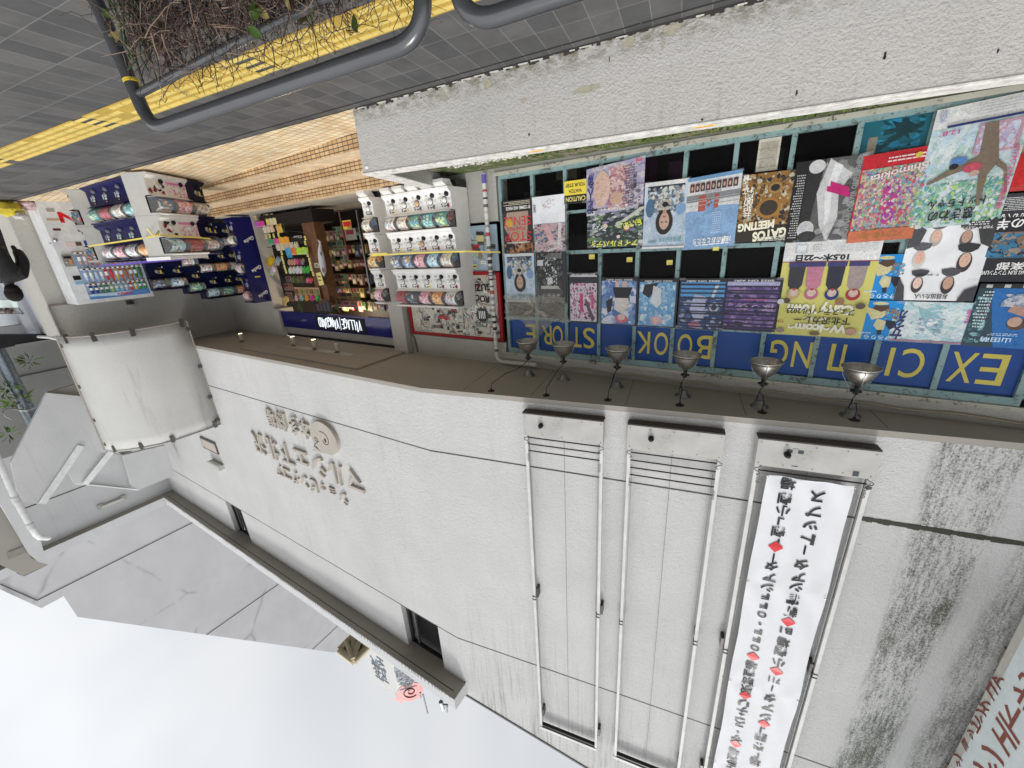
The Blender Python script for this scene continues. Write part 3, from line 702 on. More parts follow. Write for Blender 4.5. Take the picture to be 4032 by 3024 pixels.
# moss, gravel, weeds
mb = MB(); rm = random.Random(5)
for i in range(5200):
    t_ = rm.random(); x = -1.6 + 4.0 * t_ ** .8; edge = min(syv(x) - .06, 4.62 + .2 * rm.random())
    y = 4.09 + (edge - 4.09) * rm.random() ** 1.3; z = .545 + .035 * rm.random() + (.03 if y < 4.2 else 0)
    r = .008 + .014 * rm.random(); a = rm.random() * 6.28; g = rm.random()
    c = (.07 + .10 * g, .12 + .13 * g, .02 + .02 * g) if rm.random() < .8 else (.20, .15, .07)
    d = Vector((math.cos(a), math.sin(a), rm.uniform(.2, 1.2))) * r; e = Vector((-math.sin(a), math.cos(a), .3)) * r * .6; p = Vector((x, y, z))
    mb.face([p, p + d * .6 + e, p + d * 1.5, p + d * .6 - e], CLOTH, c)
tag(mb.build('moss'), 'green moss and low weeds growing inside the planter', 'moss', kind='stuff')
mb = MB()
for i in range(420):
    x = 1.55 + .95 * rm.random(); y = 4.12 + .35 * rm.random() + .1 * (x - 1.5); g = .35 + .45 * rm.random()
    mb.ball((x, y, .585 + .03 * rm.random()), .010 + .014 * rm.random(), PAINT, (g, g * .96, g * .9), 4, (1, .8, .6))
tag(mb.build('gravel'), 'white gravel at the planter end near the entrance', 'gravel', kind='stuff')

# ================================================================ BANNER FRAMES ON THE STREET WALL
YB = 4.13
def bframe(xl, xr, ztop, label, rods, collars, brks, knobx, tape=False):
    t = thing('banner_frame', label, 'frame', (xl, YB, 3.4), 0, 'tall banner frames on the street wall')
    mb = MB(); mb.box(W, xl, xr, YB - .0, YB + .11, 3.40, 3.69, GALV); mb.box(W, xl - .004, xr + .004, YB - .004, YB + .12, 3.385, 3.40, PAINT, (.06, .05, .045))
    for fx in (.03, .25, .5, .75, .97):
        for z in (3.43, 3.66): mb.lathe(Frame((xl + (xr - xl) * fx, YB, z)), [(.006, -.003), (.0001, -.004)], PAINT, (.15, .13, .11), 8, 'y')
    mb.build('winch_box', t)
    mb = MB(); mb.lathe(Frame((knobx, YB, 3.53)), [(.030, 0), (.030, -.03), (.022, -.035), (.018, -.06), (.0001, -.06)], DARKM, (.03, .03, .03), 12, 'y'); mb.build('crank_socket', t)
    for x in (xl, xr - .042):
        mb = MB(); mb.box(W, x, x + .036, YB + .015, YB + .05, 3.69, ztop, WHITEM); mb.box(W, x + .003, x + .033, YB + .05, YB + .075, 3.69, ztop, DARKM, (.12, .12, .12)); mb.build('post', t)
    if ztop < 10:
        mb = MB(); mb.box(W, xl - .003, xr + .003, YB + .007, YB + .058, ztop, ztop + .05, WHITEM); mb.box(W, xl + .04, xr - .04, YB + .02, YB + .07, ztop - .05, ztop - .001, DARKM, (.03, .03, .03)); mb.build('top_bar', t)
    for z in rods:
        mb = MB(); mb.tube([(xl + .03, YB + .03, z), (xr - .03, YB + .03, z)], .0085, DARKM, (.05, .04, .04), 8); mb.build('rod', t)
    mb = MB(); mb.tube([((xl + xr) / 2, YB + .10, 3.7), ((xl + xr) / 2, YB + .10, min(ztop, 11))], .0025, PAINT, (.2, .2, .2), 5)
    for x in (xl + .06, xr - .06): mb.tube([(x, YB + .05, 3.9), (x, YB + .05, min(ztop, 11))], .0022, PAINT, (.25, .25, .25), 5)
    mb.build('cord', t)
    for q, x in collars:
        z = onY(*q, YB).z; mb = MB(); mb.box(W, x - .025, x + .025, YB + .006, YB + .06, z - .012, z - .006, PAINT, (.08, .08, .08)); mb.box(W, x - .025, x + .025, YB + .006, YB + .06, z + .045, z + .05, PAINT, (.08, .08, .08)); mb.build('joint_collar', t)
    for q, x, s in brks:
        z = onY(*q, YF).z; mb = MB(); mb.box(W, x, x + s * .035, YB + .04, YF, z - .08, z + .08, DARKM, (.08, .075, .07)); mb.build('wall_bracket', t)
    mb = MB()
    for x, s in ((xl + .02, 1), (xr - .03, -1)):      # tied cord ends near the box
        pts = [(x + s * .03 * math.sin(k * 1.3), YB - .004, 3.80 - .018 * k) for k in range(7)]
        mb.tube(pts, .004, PAINT, (.03, .03, .03), 5)
        for k in range(3): mb.tube([(x + s * .02 + .014 * math.cos(a), YB + .01, rods[-1] + .05 + k * .04 + .014 * math.sin(a)) for a in [j * .785 for j in range(9)]], .0025, PAINT, (.15, .15, .15), 4)
    mb.build('cord_knot', t)
    if tape:
        mb = MB()
        for q, a, b in ((t4(555, 945), .045, .035), (t4(635, 953), .045, .035), (t4(597, 945), .04, .05), (t4(1022, 1105), .045, .05), (t4(1115, 1205), .04, .03), (t4(590, 1052), .05, .006)):
            p = onY(*q, YB); mb.box(W, p.x - a / 2, p.x + a / 2, YB - .004, YB - .002, p.z - b / 2, p.z + b / 2, PAINT, (.07, .075, .085) if q != t4(597, 945) else (.45, .44, .42))
        mb.build('tape', t)
    return t
bframe(.665, 1.63, 9.22, 'empty banner frame nearest the raised wall letters, narrowest of the three tall frames', (3.73, 3.82, 3.915), ((t7(180, 455), 1.61), (t7(628, 580), .69)), ((t7(212, 385), 1.59, -1), (t7(658, 500), .665, -1), (t7(260, 1225), 1.59, -1), (t7(650, 1365), .665, -1)), 1.40)
bframe(-.55, .40, 9.22, 'empty banner frame between the other empty frame and the hanging white banner', (3.75, 3.85, 3.945, 4.04), ((t7(808, 635), .38), (t7(1340, 780), -.53)), ((t7(836, 550), .40, -1), (t7(1322, 680), -.55, 1), (t7(803, 1420), .40, -1), (t7(1217, 1575), -.55, 1)), .15)
bframe(-1.80, -.845, 11.6, 'banner frame holding the white banner with black and red writing', (3.76,), ((t7(1553, 838), -.87), (t8(755, 1015), -1.78)), ((t7(1533, 735), -.845, 1), (t8(745, 920), -1.76, 1), (t7(1395, 1625), -.845, 1)), -1.1, True)
# white banner
bn = thing('hanging_banner', 'white cloth banner with two columns of black writing and red diamonds', 'banner', (-1.3, 4.12, 3.8))
xr0, xl0 = -.945, -1.695
CLW = mk_simple('white_banner_cloth', (.76, .77, .79), .75, var=.04)
mb = MB(); NX, NZ = 26, 150; V = []
rb = random.Random(2)
def wav(x, z):
    e = min(abs(x - 0), abs(1 - x)); k = 0.
    for zz in (3.8, 5.15, 6.75, 8.4, 10.0):
        d = abs(z - zz); k += math.exp(-d * 3.2) * .012 * math.sin(9 * d + 14 * x) * (1 - .5 * e)
    return k + .004 * math.sin(5 * x + z * 2.1) + .003 * math.sin(23 * x + 3 * z)
for j in range(NZ + 1):
    z = 3.775 + 7.6 * (j / NZ) ** 1.25
    for i in range(NX + 1):
        f = i / NX; pull = .014 * max(0, 1 - min(abs(z - q) for q in (5.15, 6.75, 8.4, 10.0)) / .8)
        x = xl0 + (xr0 - xl0) * f + (.02 - pull) * (1 - 2 * f) + (0.012 * math.sin(f * 9) if j == 0 else 0)
        V.append((x, 4.125 - wav(f, z), z + (.012 * math.sin(f * 3.14159) if j == 0 else 0)))
mb.mesh(V, [(j*(NX+1)+i, j*(NX+1)+i+1, (j+1)*(NX+1)+i+1, (j+1)*(NX+1)+i) for j in range(NZ) for i in range(NX)], CLW, K, True)
mb.build('cloth', bn)
colA = [('場', t4(555,1185)), ('劇', t4(540,1290)), ('小', t4(530,1375)), ('」', t4(512,1462)), ('劇', t4(497,1525)), ('「', t4(482,1590)), ('◆', t4(473,1632))]
colA += [(c, t8(x, y)) for c, x, y in (('｜',460,185),('タ',445,240),('ア',435,325),('シ',415,395),('F',400,465),('F',388,528),('O',375,590),('・',363,650),('F',355,715),('F',343,772),('O',328,833),('◆',316,888),('場',308,950),('劇',298,1010),('前',285,1070),('駅',275,1125),('◆',262,1165),('リ',250,1215),('ナ',238,1262),('ズ',225,1310),('ス',213,1360),('・',205,1418),('ザ',198,1463),('◆',190,1503),('場',182,1558),('劇',172,1603),('多',163,1645),('本',153,1690))]
colB = [('ス', t4(775,1275)), ('プ', t4(745,1378)), ('ッ', t4(720,1485))]
colB += [(c, t8(x, y)) for c, x, y in (('ト',705,50),('｜',685,135),('タ',665,230),('ア',645,320),('シ',630,395),('宿',610,480),('新',590,565),('◆',570,640),('B1',562,708),('場',545,785),('劇',525,850),('小',505,930),('◆',490,992),('711',478,1060),('｜',462,1120),('タ',450,1185),('ア',435,1250),('シ',418,1320),('◆',403,1370),('」',402,1425),('園',388,1465),('楽',368,1530),('「',345,1580),('場',330,1630))]
mb = MB()
for colX, lst in ((-1.155, colA), (-1.41, colB)):
    for ch, q in lst:
        p = onY(*q, 4.10); z = p.z; h = .093 if lst is colA else .102
        F = Frame((colX, 0, z - .045))
        c = (.62, .02, .03) if ch == '◆' else (.012, .012, .014)
        if ch == '｜': mb.box(F, -.008, .008, 4.1, 4.101, -.01, .1, PRINT, c); continue
        if ch == '◆': mb.face([(colX - .07, 4.10, z), (colX, 4.10, z - .07), (colX + .07, 4.10, z), (colX, 4.10, z + .07)], PRINT, c); continue
        wd = {'F': .085, 'O': .10, 'B1': .13, '711': .13, '・': None, '」': .06, '「': .06}.get(ch, .14)
        mb.text(F, ch, 0, 0, h * (.8 if ch in 'FO' or ch in ('B1', '711') else 1), PRINT, c, 4.10, cx=True, bold=.03, w=wd * .92 if wd else None)
for i_, p in enumerate(mb.v): p.y = 4.116 - wav((p.x - xl0) / (xr0 - xl0), p.z)
mb.build('lettering', bn)
mb = MB()
for z in (3.785, 5.15, 6.75, 8.4, 10.):
    for x, x2 in ((xl0, -1.775), (xr0, -.865)): mb.tube([(x, 4.12, z), (x2, 4.15, z + .02)], .003, PAINT, (.5, .5, .48), 5); mb.lathe(Frame((x + (.02 if x < -1.3 else -.02), 4.105, z)), [(.012, 0), (.012, -.004), (.006, -.004)], METAL, (.5, .5, .5), 8, 'y')
mb.build('tie', bn)

# ---------------------------------------------------------------- raised letters and emblem
ws = thing('raised_wall_sign', 'raised beige letters in three rows with a round spiral emblem on the upper wall', 'sign', UF(7.4, VF, 4.3), TH)
LC = (.36, .32, .27)
LM = mk_simple('beige_letter_metal', (.47, .43, .37), .6, var=.15)
def row(s_, u0, u1, z0, h, dep=.10):
    n = len(s_); p = (u1 - u0) / n
    for i, ch in enumerate(s_):
        sm = .62 if ch in 'ョッ' else 1.
        mb = MB(); mb.text(UF, ch, u0 + p * (i + .5), z0, h * sm, LM, LC, VF, cx=True, depth=dep * .5, bold=.012, w=p * .80 * sm); mb.build('letter', ws)
row('本多劇場', 6.86, 8.42, 4.36, .31)
row('マルシェ下北沢', 5.56, 9.38, 5.09, .40)
row('ショッピングコア', 6.18, 8.72, 5.71, .25, .08)
mb = MB(); pts = []
for k in range(33):
    a = math.radians(-250 + 320 * k / 32); pts.append((6.44 + .385 * math.cos(a), 4.575 + .33 * math.sin(a)))
pts = pts + [(6.79, 4.83), (6.92, 4.92), (6.74, 4.87)][0:2]
mb.slab([UF(x, VF - .07, z) for x, z in pts], (-SN * .07, CS * .07, 0), LM, LC); mb.build('emblem_plate', ws)
mb = MB(); sp = []
for k in range(30):
    a = .3 + k * .17; r = .05 + .0045 * k; sp.append(UF(6.42 + r * math.cos(a), VF - .071, 4.60 + r * math.sin(a) * .95))
mb.tube(sp, .006, PAINT, (.03, .03, .03), 5)
mb.tube([UF(x, VF - .071, z) for x, z in ((6.60, 4.66), (6.66, 4.70), (6.72, 4.66), (6.70, 4.60), (6.64, 4.62), (6.66, 4.70), (6.76, 4.76), (6.83, 4.84))], .006, PAINT, (.03, .03, .03), 5)
mb.ball(UF(6.38, VF - .07, 4.60), .035, PAINT, (.03, .03, .03), 6, (1, .1, 1.4)); mb.build('spiral_line', ws)

# ---------------------------------------------------------------- projecting light box sign at the left end
sb = thing('projecting_sign', 'white projecting sign box with brown vertical writing at the end of the street wall', 'sign', (-3.12, 4.0, 4.7))
mb = MB(); mb.box(W, -3.40, -3.13, 1.6, 4.17, 4.72, 14, PAINT, (.62, .60, .54)); mb.build('sign_frame', sb)
mb = MB(); mb.box(W, -3.13, -3.125, 1.6, 4.08, 4.80, 13.9, PRINT, (.66, .72, .72)); mb.build('sign_face', sb)
XF = Frame((-3.122, 0, 0), (0, 1, 0), (-1, 0, 0), (0, 0, 1))
mb = MB()
BR = (.20, .045, .03)
for ch, z in zip('ショッピングコア', (6.877, 6.668, 6.48, 6.301, 6.154, 6.018, 5.825, 5.653)):
    mb.text(XF, ch, 4.105, z - .06, .115 * (.75 if ch in 'ョッ' else 1), PRINT, BR, 0, cx=True, bold=.02, w=.125 * (.75 if ch in 'ョッ' else 1))
for ch, z in zip('マルシェ下北沢', (7.0, 6.68, 6.37, 6.09, 5.80, 5.47, 5.15)):
    mb.text(XF, ch, 3.83, z - .12, .22, PRINT, (.24, .07, .05), 0, cx=True, bold=.02, w=.27)
mb.build('lettering', sb)
mb = MB()
for z in (5.4, 7.2): mb.box(W, -3.30, -3.18, 4.17, YF, z, z + .2, DARKM, (.35, .32, .26)); mb.box(W, -3.28, -3.2, 4.17, YF, z - .05, z, PAINT, (.03, .03, .03))
mb.build('bracket', sb)

# ---------------------------------------------------------------- bowl lamps under the soffit
LX = [(1.885, 5.108), (1.353, 5.022), (.632, 4.908), (-.148, 4.769), (-.902, 4.634), (-1.675, 4.583)]
CX = [(2.164, 4.411), (1.417, 4.42), (.668, 4.445), (-.114, 4.477), (-.905, 4.473), (-1.681, 4.486)]
nm = ['first bowl lamp from the wall pipe, hanging before the letter E of STORE', 'second bowl lamp from the wall pipe, hanging beside the letters ST', 'bowl lamp hanging in front of the empty blue pane before BOOK',
      'bowl lamp hanging in front of the letter B of BOOK', 'bowl lamp hanging in front of the letter G of EXCITING', 'largest looking bowl lamp, hanging in front of the letters TI']
for i, ((x, y), (cx_, cy_)) in enumerate(zip(LX, CX)):
    t = thing('bowl_lamp', nm[i], 'lamp', (x, y, ZS), 0, 'metal bowl lamps hanging under the soffit')
    F = Frame()
    tilt = 0.
    mb = MB(); mb.lathe(F, [(.085, 0), (.085, -.012), (.055, -.02), (.045, -.075), (.0001, -.078)], METAL, (.30, .30, .31), 20); mb.build('ceiling_mount', t, local=True)
    mb = MB()
    for k in range(9): mb.tube([(.004 * (-1) ** k, 0, -.078 - k * .018), (-.004 * (-1) ** k, 0, -.078 - (k + 1) * .018)], .0035, METAL, (.35, .33, .30), 5)
    mb.build('chain', t, local=True)
    mb = MB(); mb.lathe(F, [(.0001, -.235), (.022, -.235), (.022, -.255), (.048, -.258), (.048, -.268), (.020, -.27), (.020, -.335), (.0001, -.335)], DARKM, (.05, .05, .05), 14); mb.build('socket', t, local=True)
    mb = MB(); prof = [(.022, -.322), (.036, -.336), (.080, -.372), (.112, -.418), (.135, -.475), (.144, -.50)]
    mb.lathe(F, prof + [(.156, -.503), (.156, -.512), (.140, -.512)] + [(r - .004, z) for r, z in prof[::-1]], METAL, (.62, .60, .55), 28); mb.build('shade', t, local=True)
    mb = MB()
    for k in range(3):
        a = k * 2.094 + .6; mb.tube([(.046 * math.cos(a), .046 * math.sin(a), -.263), (.13 * math.cos(a), .13 * math.sin(a), -.40), (.152 * math.cos(a), .152 * math.sin(a), -.505)], .0035, METAL, (.45, .44, .42), 6)
    mb.build('shade_wire', t, local=True)
    mb = MB(); mb.ball((0, 0, -.42), .045, PAINT, (.55, .54, .50), 8, (1, 1, 1.3)); mb.build('bulb', t, local=True)
    dx, dy = cx_ - x, cy_ - y
    mb = MB(); pts = [(.0, -.03, -.245), (.02 + dx * .03, -.03, -.20), (dx * .25 + .03, dy * .25, -.15 - .03 * math.sin(i * 2)), (dx * .6, dy * .6, -.16), (dx * .97, dy * .97, -.10), (dx, dy, -.03), (dx, dy, 0)]
    if i in (2, 3, 4, 5): pts.insert(2, (.045, -.05, -.10)); pts.insert(3, (.03, -.06, -.19))
    mb.tube(pts, .005, PAINT, (.02, .02, .02), 6); mb.lathe(Frame((dx, dy, 0)), [(.0001, -.03), (.012, -.03), (.012, -.008), (.045, -.006), (.045, 0)], PAINT, (.035, .025, .02), 14); mb.build('power_cable', t, local=True)
# spot lamps
for i, (u, v) in enumerate([(10.1, 4.265), (8.184, 4.375), (7.431, 4.361), (6.739, 4.377)]):
    t = thing('spot_lamp', ['lone lit spot lamp near the curved white screen', 'spot lamp farthest along the metal track, glowing', 'middle spot lamp on the metal track', 'spot lamp nearest the entrance pillar, unlit'][i], 'lamp', UF(u, v, ZS - (.045 if i else 0)), TH, 'spot lamps under the entrance soffit')
    mb = MB(); mb.lathe(Frame(), [(.0001, 0), (.05, 0), (.05, -.012), (.02, -.016), (.02, -.05), (.0001, -.05)], PAINT, (.22, .20, .17), 14); mb.build('base', t, local=True)
    mb = MB(); F = Frame((-.05, -.0, -.05), (1, 0, 0), (0, 1, 0), (0, 0, 1)); mb.lathe(F, [(.0001, 0), (.035, 0), (.04, -.03), (.036, -.06), (.045, -.10), (.047, -.15), (.043, -.152)], PAINT, (.48, .44, .36), 16); mb.build('lamp_head', t, local=True)
    if i < 3:
        mb = MB(); mb.lathe(F, [(.0001, -.149), (.043, -.150)], LAMP, K, 16); mb.build('bulb', t, local=True)

# ---------------------------------------------------------------- curved white screen
cs_ = thing('curved_screen', 'curved white metal screen with dark clips and a cable hanging beside the entrance wall', 'screen', UF(10.9, 3.0, 2.68))
plan = [(10.88, 3.635), (10.80, 3.2), (10.765, 2.76), (10.80, 2.45), (10.90, 2.18), (11.10, 1.97), (11.38, 1.83), (11.72, 1.775)]
top = [(10.915, 3.635), (10.90, 3.2), (10.925, 2.77), (11.0, 2.50), (11.15, 2.27), (11.36, 2.04), (11.6, 1.86), (11.88, 1.76)]
SCR = mk_stucco('screen_sheet', (.56, .555, .53), (.30, .29, .25), 50, .35, .7, grime=.4)
mb = MB(); NZ = 10; V = []
for j in range(NZ + 1):
    f = j / NZ
    for (a, b), (c, d) in zip(plan, top): V.append(UF(a + (c - a) * f, b + (d - b) * f, 2.687 + (5.22 - 2.687) * f))
n = len(plan); mb.mesh(V, [(j*n+i, j*n+i+1, (j+1)*n+i+1, (j+1)*n+i) for j in range(NZ) for i in range(n-1)], SCR, K, True)
so = mb.build('sheet', cs_); sm_ = so.modifiers.new('thickness', 'SOLIDIFY'); sm_.thickness = .03; sm_.offset = 0
mb = MB(); mb.tube([UF(a - .02, b, 2.68) for a, b in plan], .016, PAINT, (.30, .27, .24), 6); mb.tube([UF(a - .02, b, 5.225) for a, b in top], .016, PAINT, (.50, .49, .46), 6)
mb.tube([UF(10.87, 3.63, 2.68), UF(10.9, 3.63, 5.22)], .02, PAINT, (.30, .28, .25), 6); mb.tube([UF(11.71, 1.76, 2.68), UF(11.87, 1.75, 5.22)], .022, PAINT, (.36, .33, .28), 6); mb.build('edge_rail', cs_)
for f in (.04, .34, .62, .87):
    for (pl_, z, o) in ((plan, 2.68, 1), (top, 5.22, -1)):
        x = f * (n - 1); i = min(int(x), n - 2); g = x - i; a, b = [pl_[i][k] + (pl_[i+1][k] - pl_[i][k]) * g for k in (0, 1)]
        mb = MB(); mb.box(UF, a - .055, a - .02, b - .035, b + .035, z - .06, z + .12 * o if o > 0 else z + .04, DARKM, (.10, .09, .08)) if o > 0 else mb.box(UF, a - .055, a - .02, b - .035, b + .035, z - .12, z + .03, DARKM, (.16, .15, .13)); mb.build('clip', cs_)
for f in (.06, .4, .7, .93):
    mb = MB(); mb.box(UF, 10.84 + .02 * f, 10.9, 3.56, 3.66, 2.68 + 2.54 * f, 2.75 + 2.54 * f, DARKM, (.12, .11, .10)); mb.build('clip', cs_)
    mb = MB(); mb.box(UF, 11.63 + .15 * f, 11.72 + .15 * f, 1.76, 1.86, 2.68 + 2.54 * f, 2.75 + 2.54 * f, DARKM, (.12, .11, .10)); mb.build('clip', cs_)
mb = MB(); mb.tube([UF(11.62 + .14 * k / 10, 1.83 + .03 * math.sin(k * 1.9), 2.9 + .22 * k) for k in range(11)], .010, PAINT, (.35, .34, .32), 5); mb.build('cable', cs_)

# ================================================================ CAPSULE MACHINES
rc = random.Random(21)
PAL = {'white': [(.75,.75,.72), (.55,.25,.3), (.3,.45,.55)], 'blue': [(.07,.20,.45), (.75,.75,.7), (.5,.3,.1)], 'green': [(.05,.28,.22), (.6,.65,.3), (.1,.3,.5)], 'pink': [(.75,.35,.42), (.8,.7,.7), (.5,.1,.2)],
       'red': [(.35,.02,.04), (.5,.06,.1), (.2,.02,.03)], 'black': [(.03,.03,.05), (.1,.15,.3), (.5,.5,.5)], 'pale blue': [(.35,.6,.75), (.75,.8,.8), (.1,.2,.3)], 'orange': [(.75,.32,.08), (.8,.6,.3), (.5,.15,.1)],
       'teal': [(.06,.38,.40), (.5,.7,.6), (.1,.2,.2)], 'cream': [(.75,.70,.58), (.5,.35,.3), (.3,.4,.4)], 'yellow': [(.75,.5,.12), (.8,.7,.5), (.5,.2,.05)]}
def capsule_machine(loc, rot, w_, h_, dep, style, card, label, group, foot=False, side=None, z0=0.):
    t = thing('capsule_machine', label, 'capsule machine', loc, rot, group)
    F = Frame()
    fc = {'white': (.72, .71, .69), 'blue': (.004, .004, .055), 'navy': (.004, .006, .030), 'pink': (.72, .68, .66), 'cow': (.72, .71, .69)}[style]
    sc_ = side or {'white': (.66, .64, .61), 'blue': (.42, .41, .38), 'navy': (.006, .008, .05), 'pink': (.45, .44, .41), 'cow': (.45, .44, .41)}[style]
    k = h_ / .553
    prof = [(dep, 0), (0, 0), (0, .03), (.055, .075), (.06, .27), (.035, .292), (-.01, .302), (.10, .31), (.10, .515), (-.02, .522), (-.025, .535), (.0, .5525), (dep, .5525)]
    prof = [(y, z * k) for y, z in prof]
    g = .0015
    mb = MB(); n = len(prof); VV = [(g, y, z) for y, z in prof] + [(w_ - g, y, z) for y, z in prof]
    for i in range(n - 1):
        inner = i in (7,)
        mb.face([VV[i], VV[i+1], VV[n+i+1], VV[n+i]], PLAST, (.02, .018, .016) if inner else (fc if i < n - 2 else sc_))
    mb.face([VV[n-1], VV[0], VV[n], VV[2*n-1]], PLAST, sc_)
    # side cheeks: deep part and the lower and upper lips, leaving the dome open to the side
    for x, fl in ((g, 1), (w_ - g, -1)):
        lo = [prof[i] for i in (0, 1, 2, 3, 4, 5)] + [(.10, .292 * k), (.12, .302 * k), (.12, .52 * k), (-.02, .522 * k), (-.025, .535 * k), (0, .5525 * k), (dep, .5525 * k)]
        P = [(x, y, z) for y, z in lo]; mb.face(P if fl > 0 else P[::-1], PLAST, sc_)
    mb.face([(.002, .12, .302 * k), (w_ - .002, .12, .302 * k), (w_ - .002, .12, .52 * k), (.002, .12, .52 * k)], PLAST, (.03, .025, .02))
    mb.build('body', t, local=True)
    # display card on a curve
    def arc(f, r=.0): a = math.pi * f; return (.085 - (.125 + r) * math.sin(a) ** .7, (.30 + .218 * f) * k)
    pal = PAL[card]; mb = MB(); NXc, NZc = 7, 9; x0, x1 = w_ * .24, w_ - .012
    sy = [arc(.06 + .88 * j / NZc, -.012) for j in range(NZc + 1)]
    for j in range(NZc):
        for i in range(NXc):
            xa, xb = x0 + (x1 - x0) * i / NXc, x0 + (x1 - x0) * (i + 1) / NXc
            q = rc.random(); edge = i == 0 or j == 0
            c = pal[0] if q < .5 or edge else (pal[1] if q < .8 else pal[2])
            if j == NZc - 1: c = (.75, .74, .7) if rc.random() < .5 else pal[1]
            mb.face([(xa, sy[j][0], sy[j][1]), (xb, sy[j][0], sy[j][1]), (xb, sy[j+1][0], sy[j+1][1]), (xa, sy[j+1][0], sy[j+1][1])], PRINT, tuple(v * (.9 + .2 * rc.random()) for v in c), True)
    if style in ('white',):
        for q in range(rc.randint(3, 6)):
            xx = x0 + (x1 - x0) * (.2 + .6 * rc.random()); ff = .25 + .5 * rc.random(); yy, zz = arc(ff, -.008); mb.ball((xx, yy, zz), .014 + .01 * rc.random(), PRINT, rc.choice(pal), 5, (1, .15, 1))
    mb.build('display_card', t, local=True)
    mb = MB(); sy = [arc(j / 12) for j in range(13)]
    for j in range(12):
        (ya, za_), (yb_, zb2) = sy[j], sy[j+1]
        mb.face([(.004, ya, za_), (w_ - .004, ya, za_), (w_ - .004, yb_, zb2), (.004, yb_, zb2)], CLEAR, K, True)
    for x in (.004, w_ - .004):
        mb.face([(x, y, z) for y, z in sy] + [(x, .10, .515 * k), (x, .10, .31 * k)], CLEAR, K)
    for x in (.002, w_ - .007):
        for j in range(12):
            (ya, za_), (yb_, zb2) = sy[j], sy[j+1]; mb.face([(x, ya, za_), (x + .005, ya, za_), (x + .005, yb_, zb2), (x, yb_, zb2)], PLAST, (.25, .24, .21) if style != 'white' else (.12, .10, .09))
    mb.build('clear_dome', t, local=True)
    mb = MB(); cc = rc.choice([[(.03,.25,.06), (.6,.25,.05)], [(.03,.1,.3), (.1,.2,.15)], [(.3,.02,.03), (.1,.02,.02)], [(.2,.18,.3), (.25,.3,.25)]])
    for a, b, c in ((.03, .06, .34), (.03, .02, .36), (.035, .085, .38), (.035, .04, .40)):
        mb.ball((a, b, c * k), .026, PLAST, rc.choice(cc), 6)
    mb.build('capsules', t, local=True)
    # coin mechanism
    dx, dz = w_ * .46, .165 * k
    mb = MB(); Fd = Frame((dx, .058, dz))
    if style in ('white', 'cow', 'pink'):
        kc = (.70, .68, .64) if rc.random() < .85 else (.55, .38, .22)
        mb.lathe(Fd, [(.048, .004), (.048, -.006), (.040, -.008)], PLAST, (.02, .02, .06) if style == 'white' else (.6, .57, .5), 18, 'y')
        mb.lathe(Fd, [(.040, -.007), (.036, -.016), (.0001, -.018)], PLAST, kc, 18, 'y')
        mb.box(Frame((dx, .04, dz), (math.cos(.25), 0, math.sin(.25)), (0, 1, 0), (-math.sin(.25), 0, math.cos(.25))), -.036, .036, -.02, 0, -.009, .009, PLAST, kc)
    else:
        yel = style == 'navy'
        mb.lathe(Fd, [(.036, .004), (.036, -.012), (.0001, -.014)], PLAST, (.30, .30, .25) if yel else (.28, .28, .30), 16, 'y')
        if yel: mb.box(F, dx - .075, dx - .045, .040, .045, dz - .02, dz + .05, PRINT, (.65, .50, .10))
        else: mb.box(F, dx - .03, dx + .02, .045, .05, dz + .04, dz + .065, PRINT, (.6, .58, .5)); mb.box(F, dx + .05, dx + .08, .045, .05, dz - .01, dz + .06, PRINT, rc.choice([(.25, .5, .5), (.2, .2, .35), (.3, .3, .4)])); mb.box(F, dx - .01, dx + .02, .045, .05, dz + .085, dz + .10, PRINT, (.75, .25, .08))
    mb.build('crank', t, local=True)
    mb = MB(); Fo = Frame((w_ * .27, .045, .088 * k))
    oc = (.015, .015, .015) if style != 'blue' else (.12, .12, .14)
    mb.lathe(Fo, [(.034, .02), (.034, -.006), (.022, -.022), (.0001, -.026)], PLAST, oc, 14, 'y')
    mb.build('capsule_chute', t, local=True)
    mb = MB()
    if style == 'white':
        mb.lathe(Frame((w_ * .72, .05, .085 * k)), [(.022, .02), (.018, -.008), (.0001, -.01)], PLAST, (.45, .44, .42), 10, 'y')
        for a, b, c, d in ((.30, .235, .016, .011), (.46, .243, .02, .009), (.68, .215, .010, .010), (.74, .17, .007, .007), (.66, .24, .009, .013)):
            mb.lathe(Frame((w_ * a, .057, b * k), (c / d, 0, 0), (0, 1, 0)), [(d, .0), (d, -.004), (.0001, -.004)], PLAST, (.07, .07, .08), 10, 'y')
        mb.box(F, w_ * .18, w_ * .3, .052, .056, .21 * k, .26 * k, PRINT, rc.choice([(.25, .02, .02), (.15, .15, .12), (.7, .6, .2)]))
        mb.box(F, w_ * .62, w_ * .9, .052, .056, .12 * k, .15 * k, PRINT, (.5, .5, .47)); mb.box(F, w_ * .05, w_ * .3, .052, .056, .145 * k, .175 * k, PRINT, (.5, .5, .48))
    elif style == 'navy':
        mb.box(F, w_ * .1, w_ * .45, .05, .055, .20 * k, .215 * k, PRINT, (.2, .2, .3)); mb.box(F, w_ * .62, w_ * .9, .05, .055, .055 * k, .07 * k, PRINT, (.25, .3, .4))
        mb.box(F, w_ * .08, w_ * .3, .045, .05, .07 * k, .10 * k, PRINT, (.5, .5, .48))
    elif style == 'pink':
        mb.box(F, .004, w_ - .004, .05, .0535, .20 * k - .12 * k, .11 * k, PRINT, (.62, .18, .40))
        for q in range(46): mb.lathe(Frame((w_ * (.05 + .9 * rc.random()), .0525, (.12 + .15 * rc.random()) * k)), [(.006 + .009 * rc.random(), 0), (.0001, -.0006 - .0004 * rc.random())], PRINT, (.60, .20, .36), 8, 'y', False)
    elif style == 'cow':
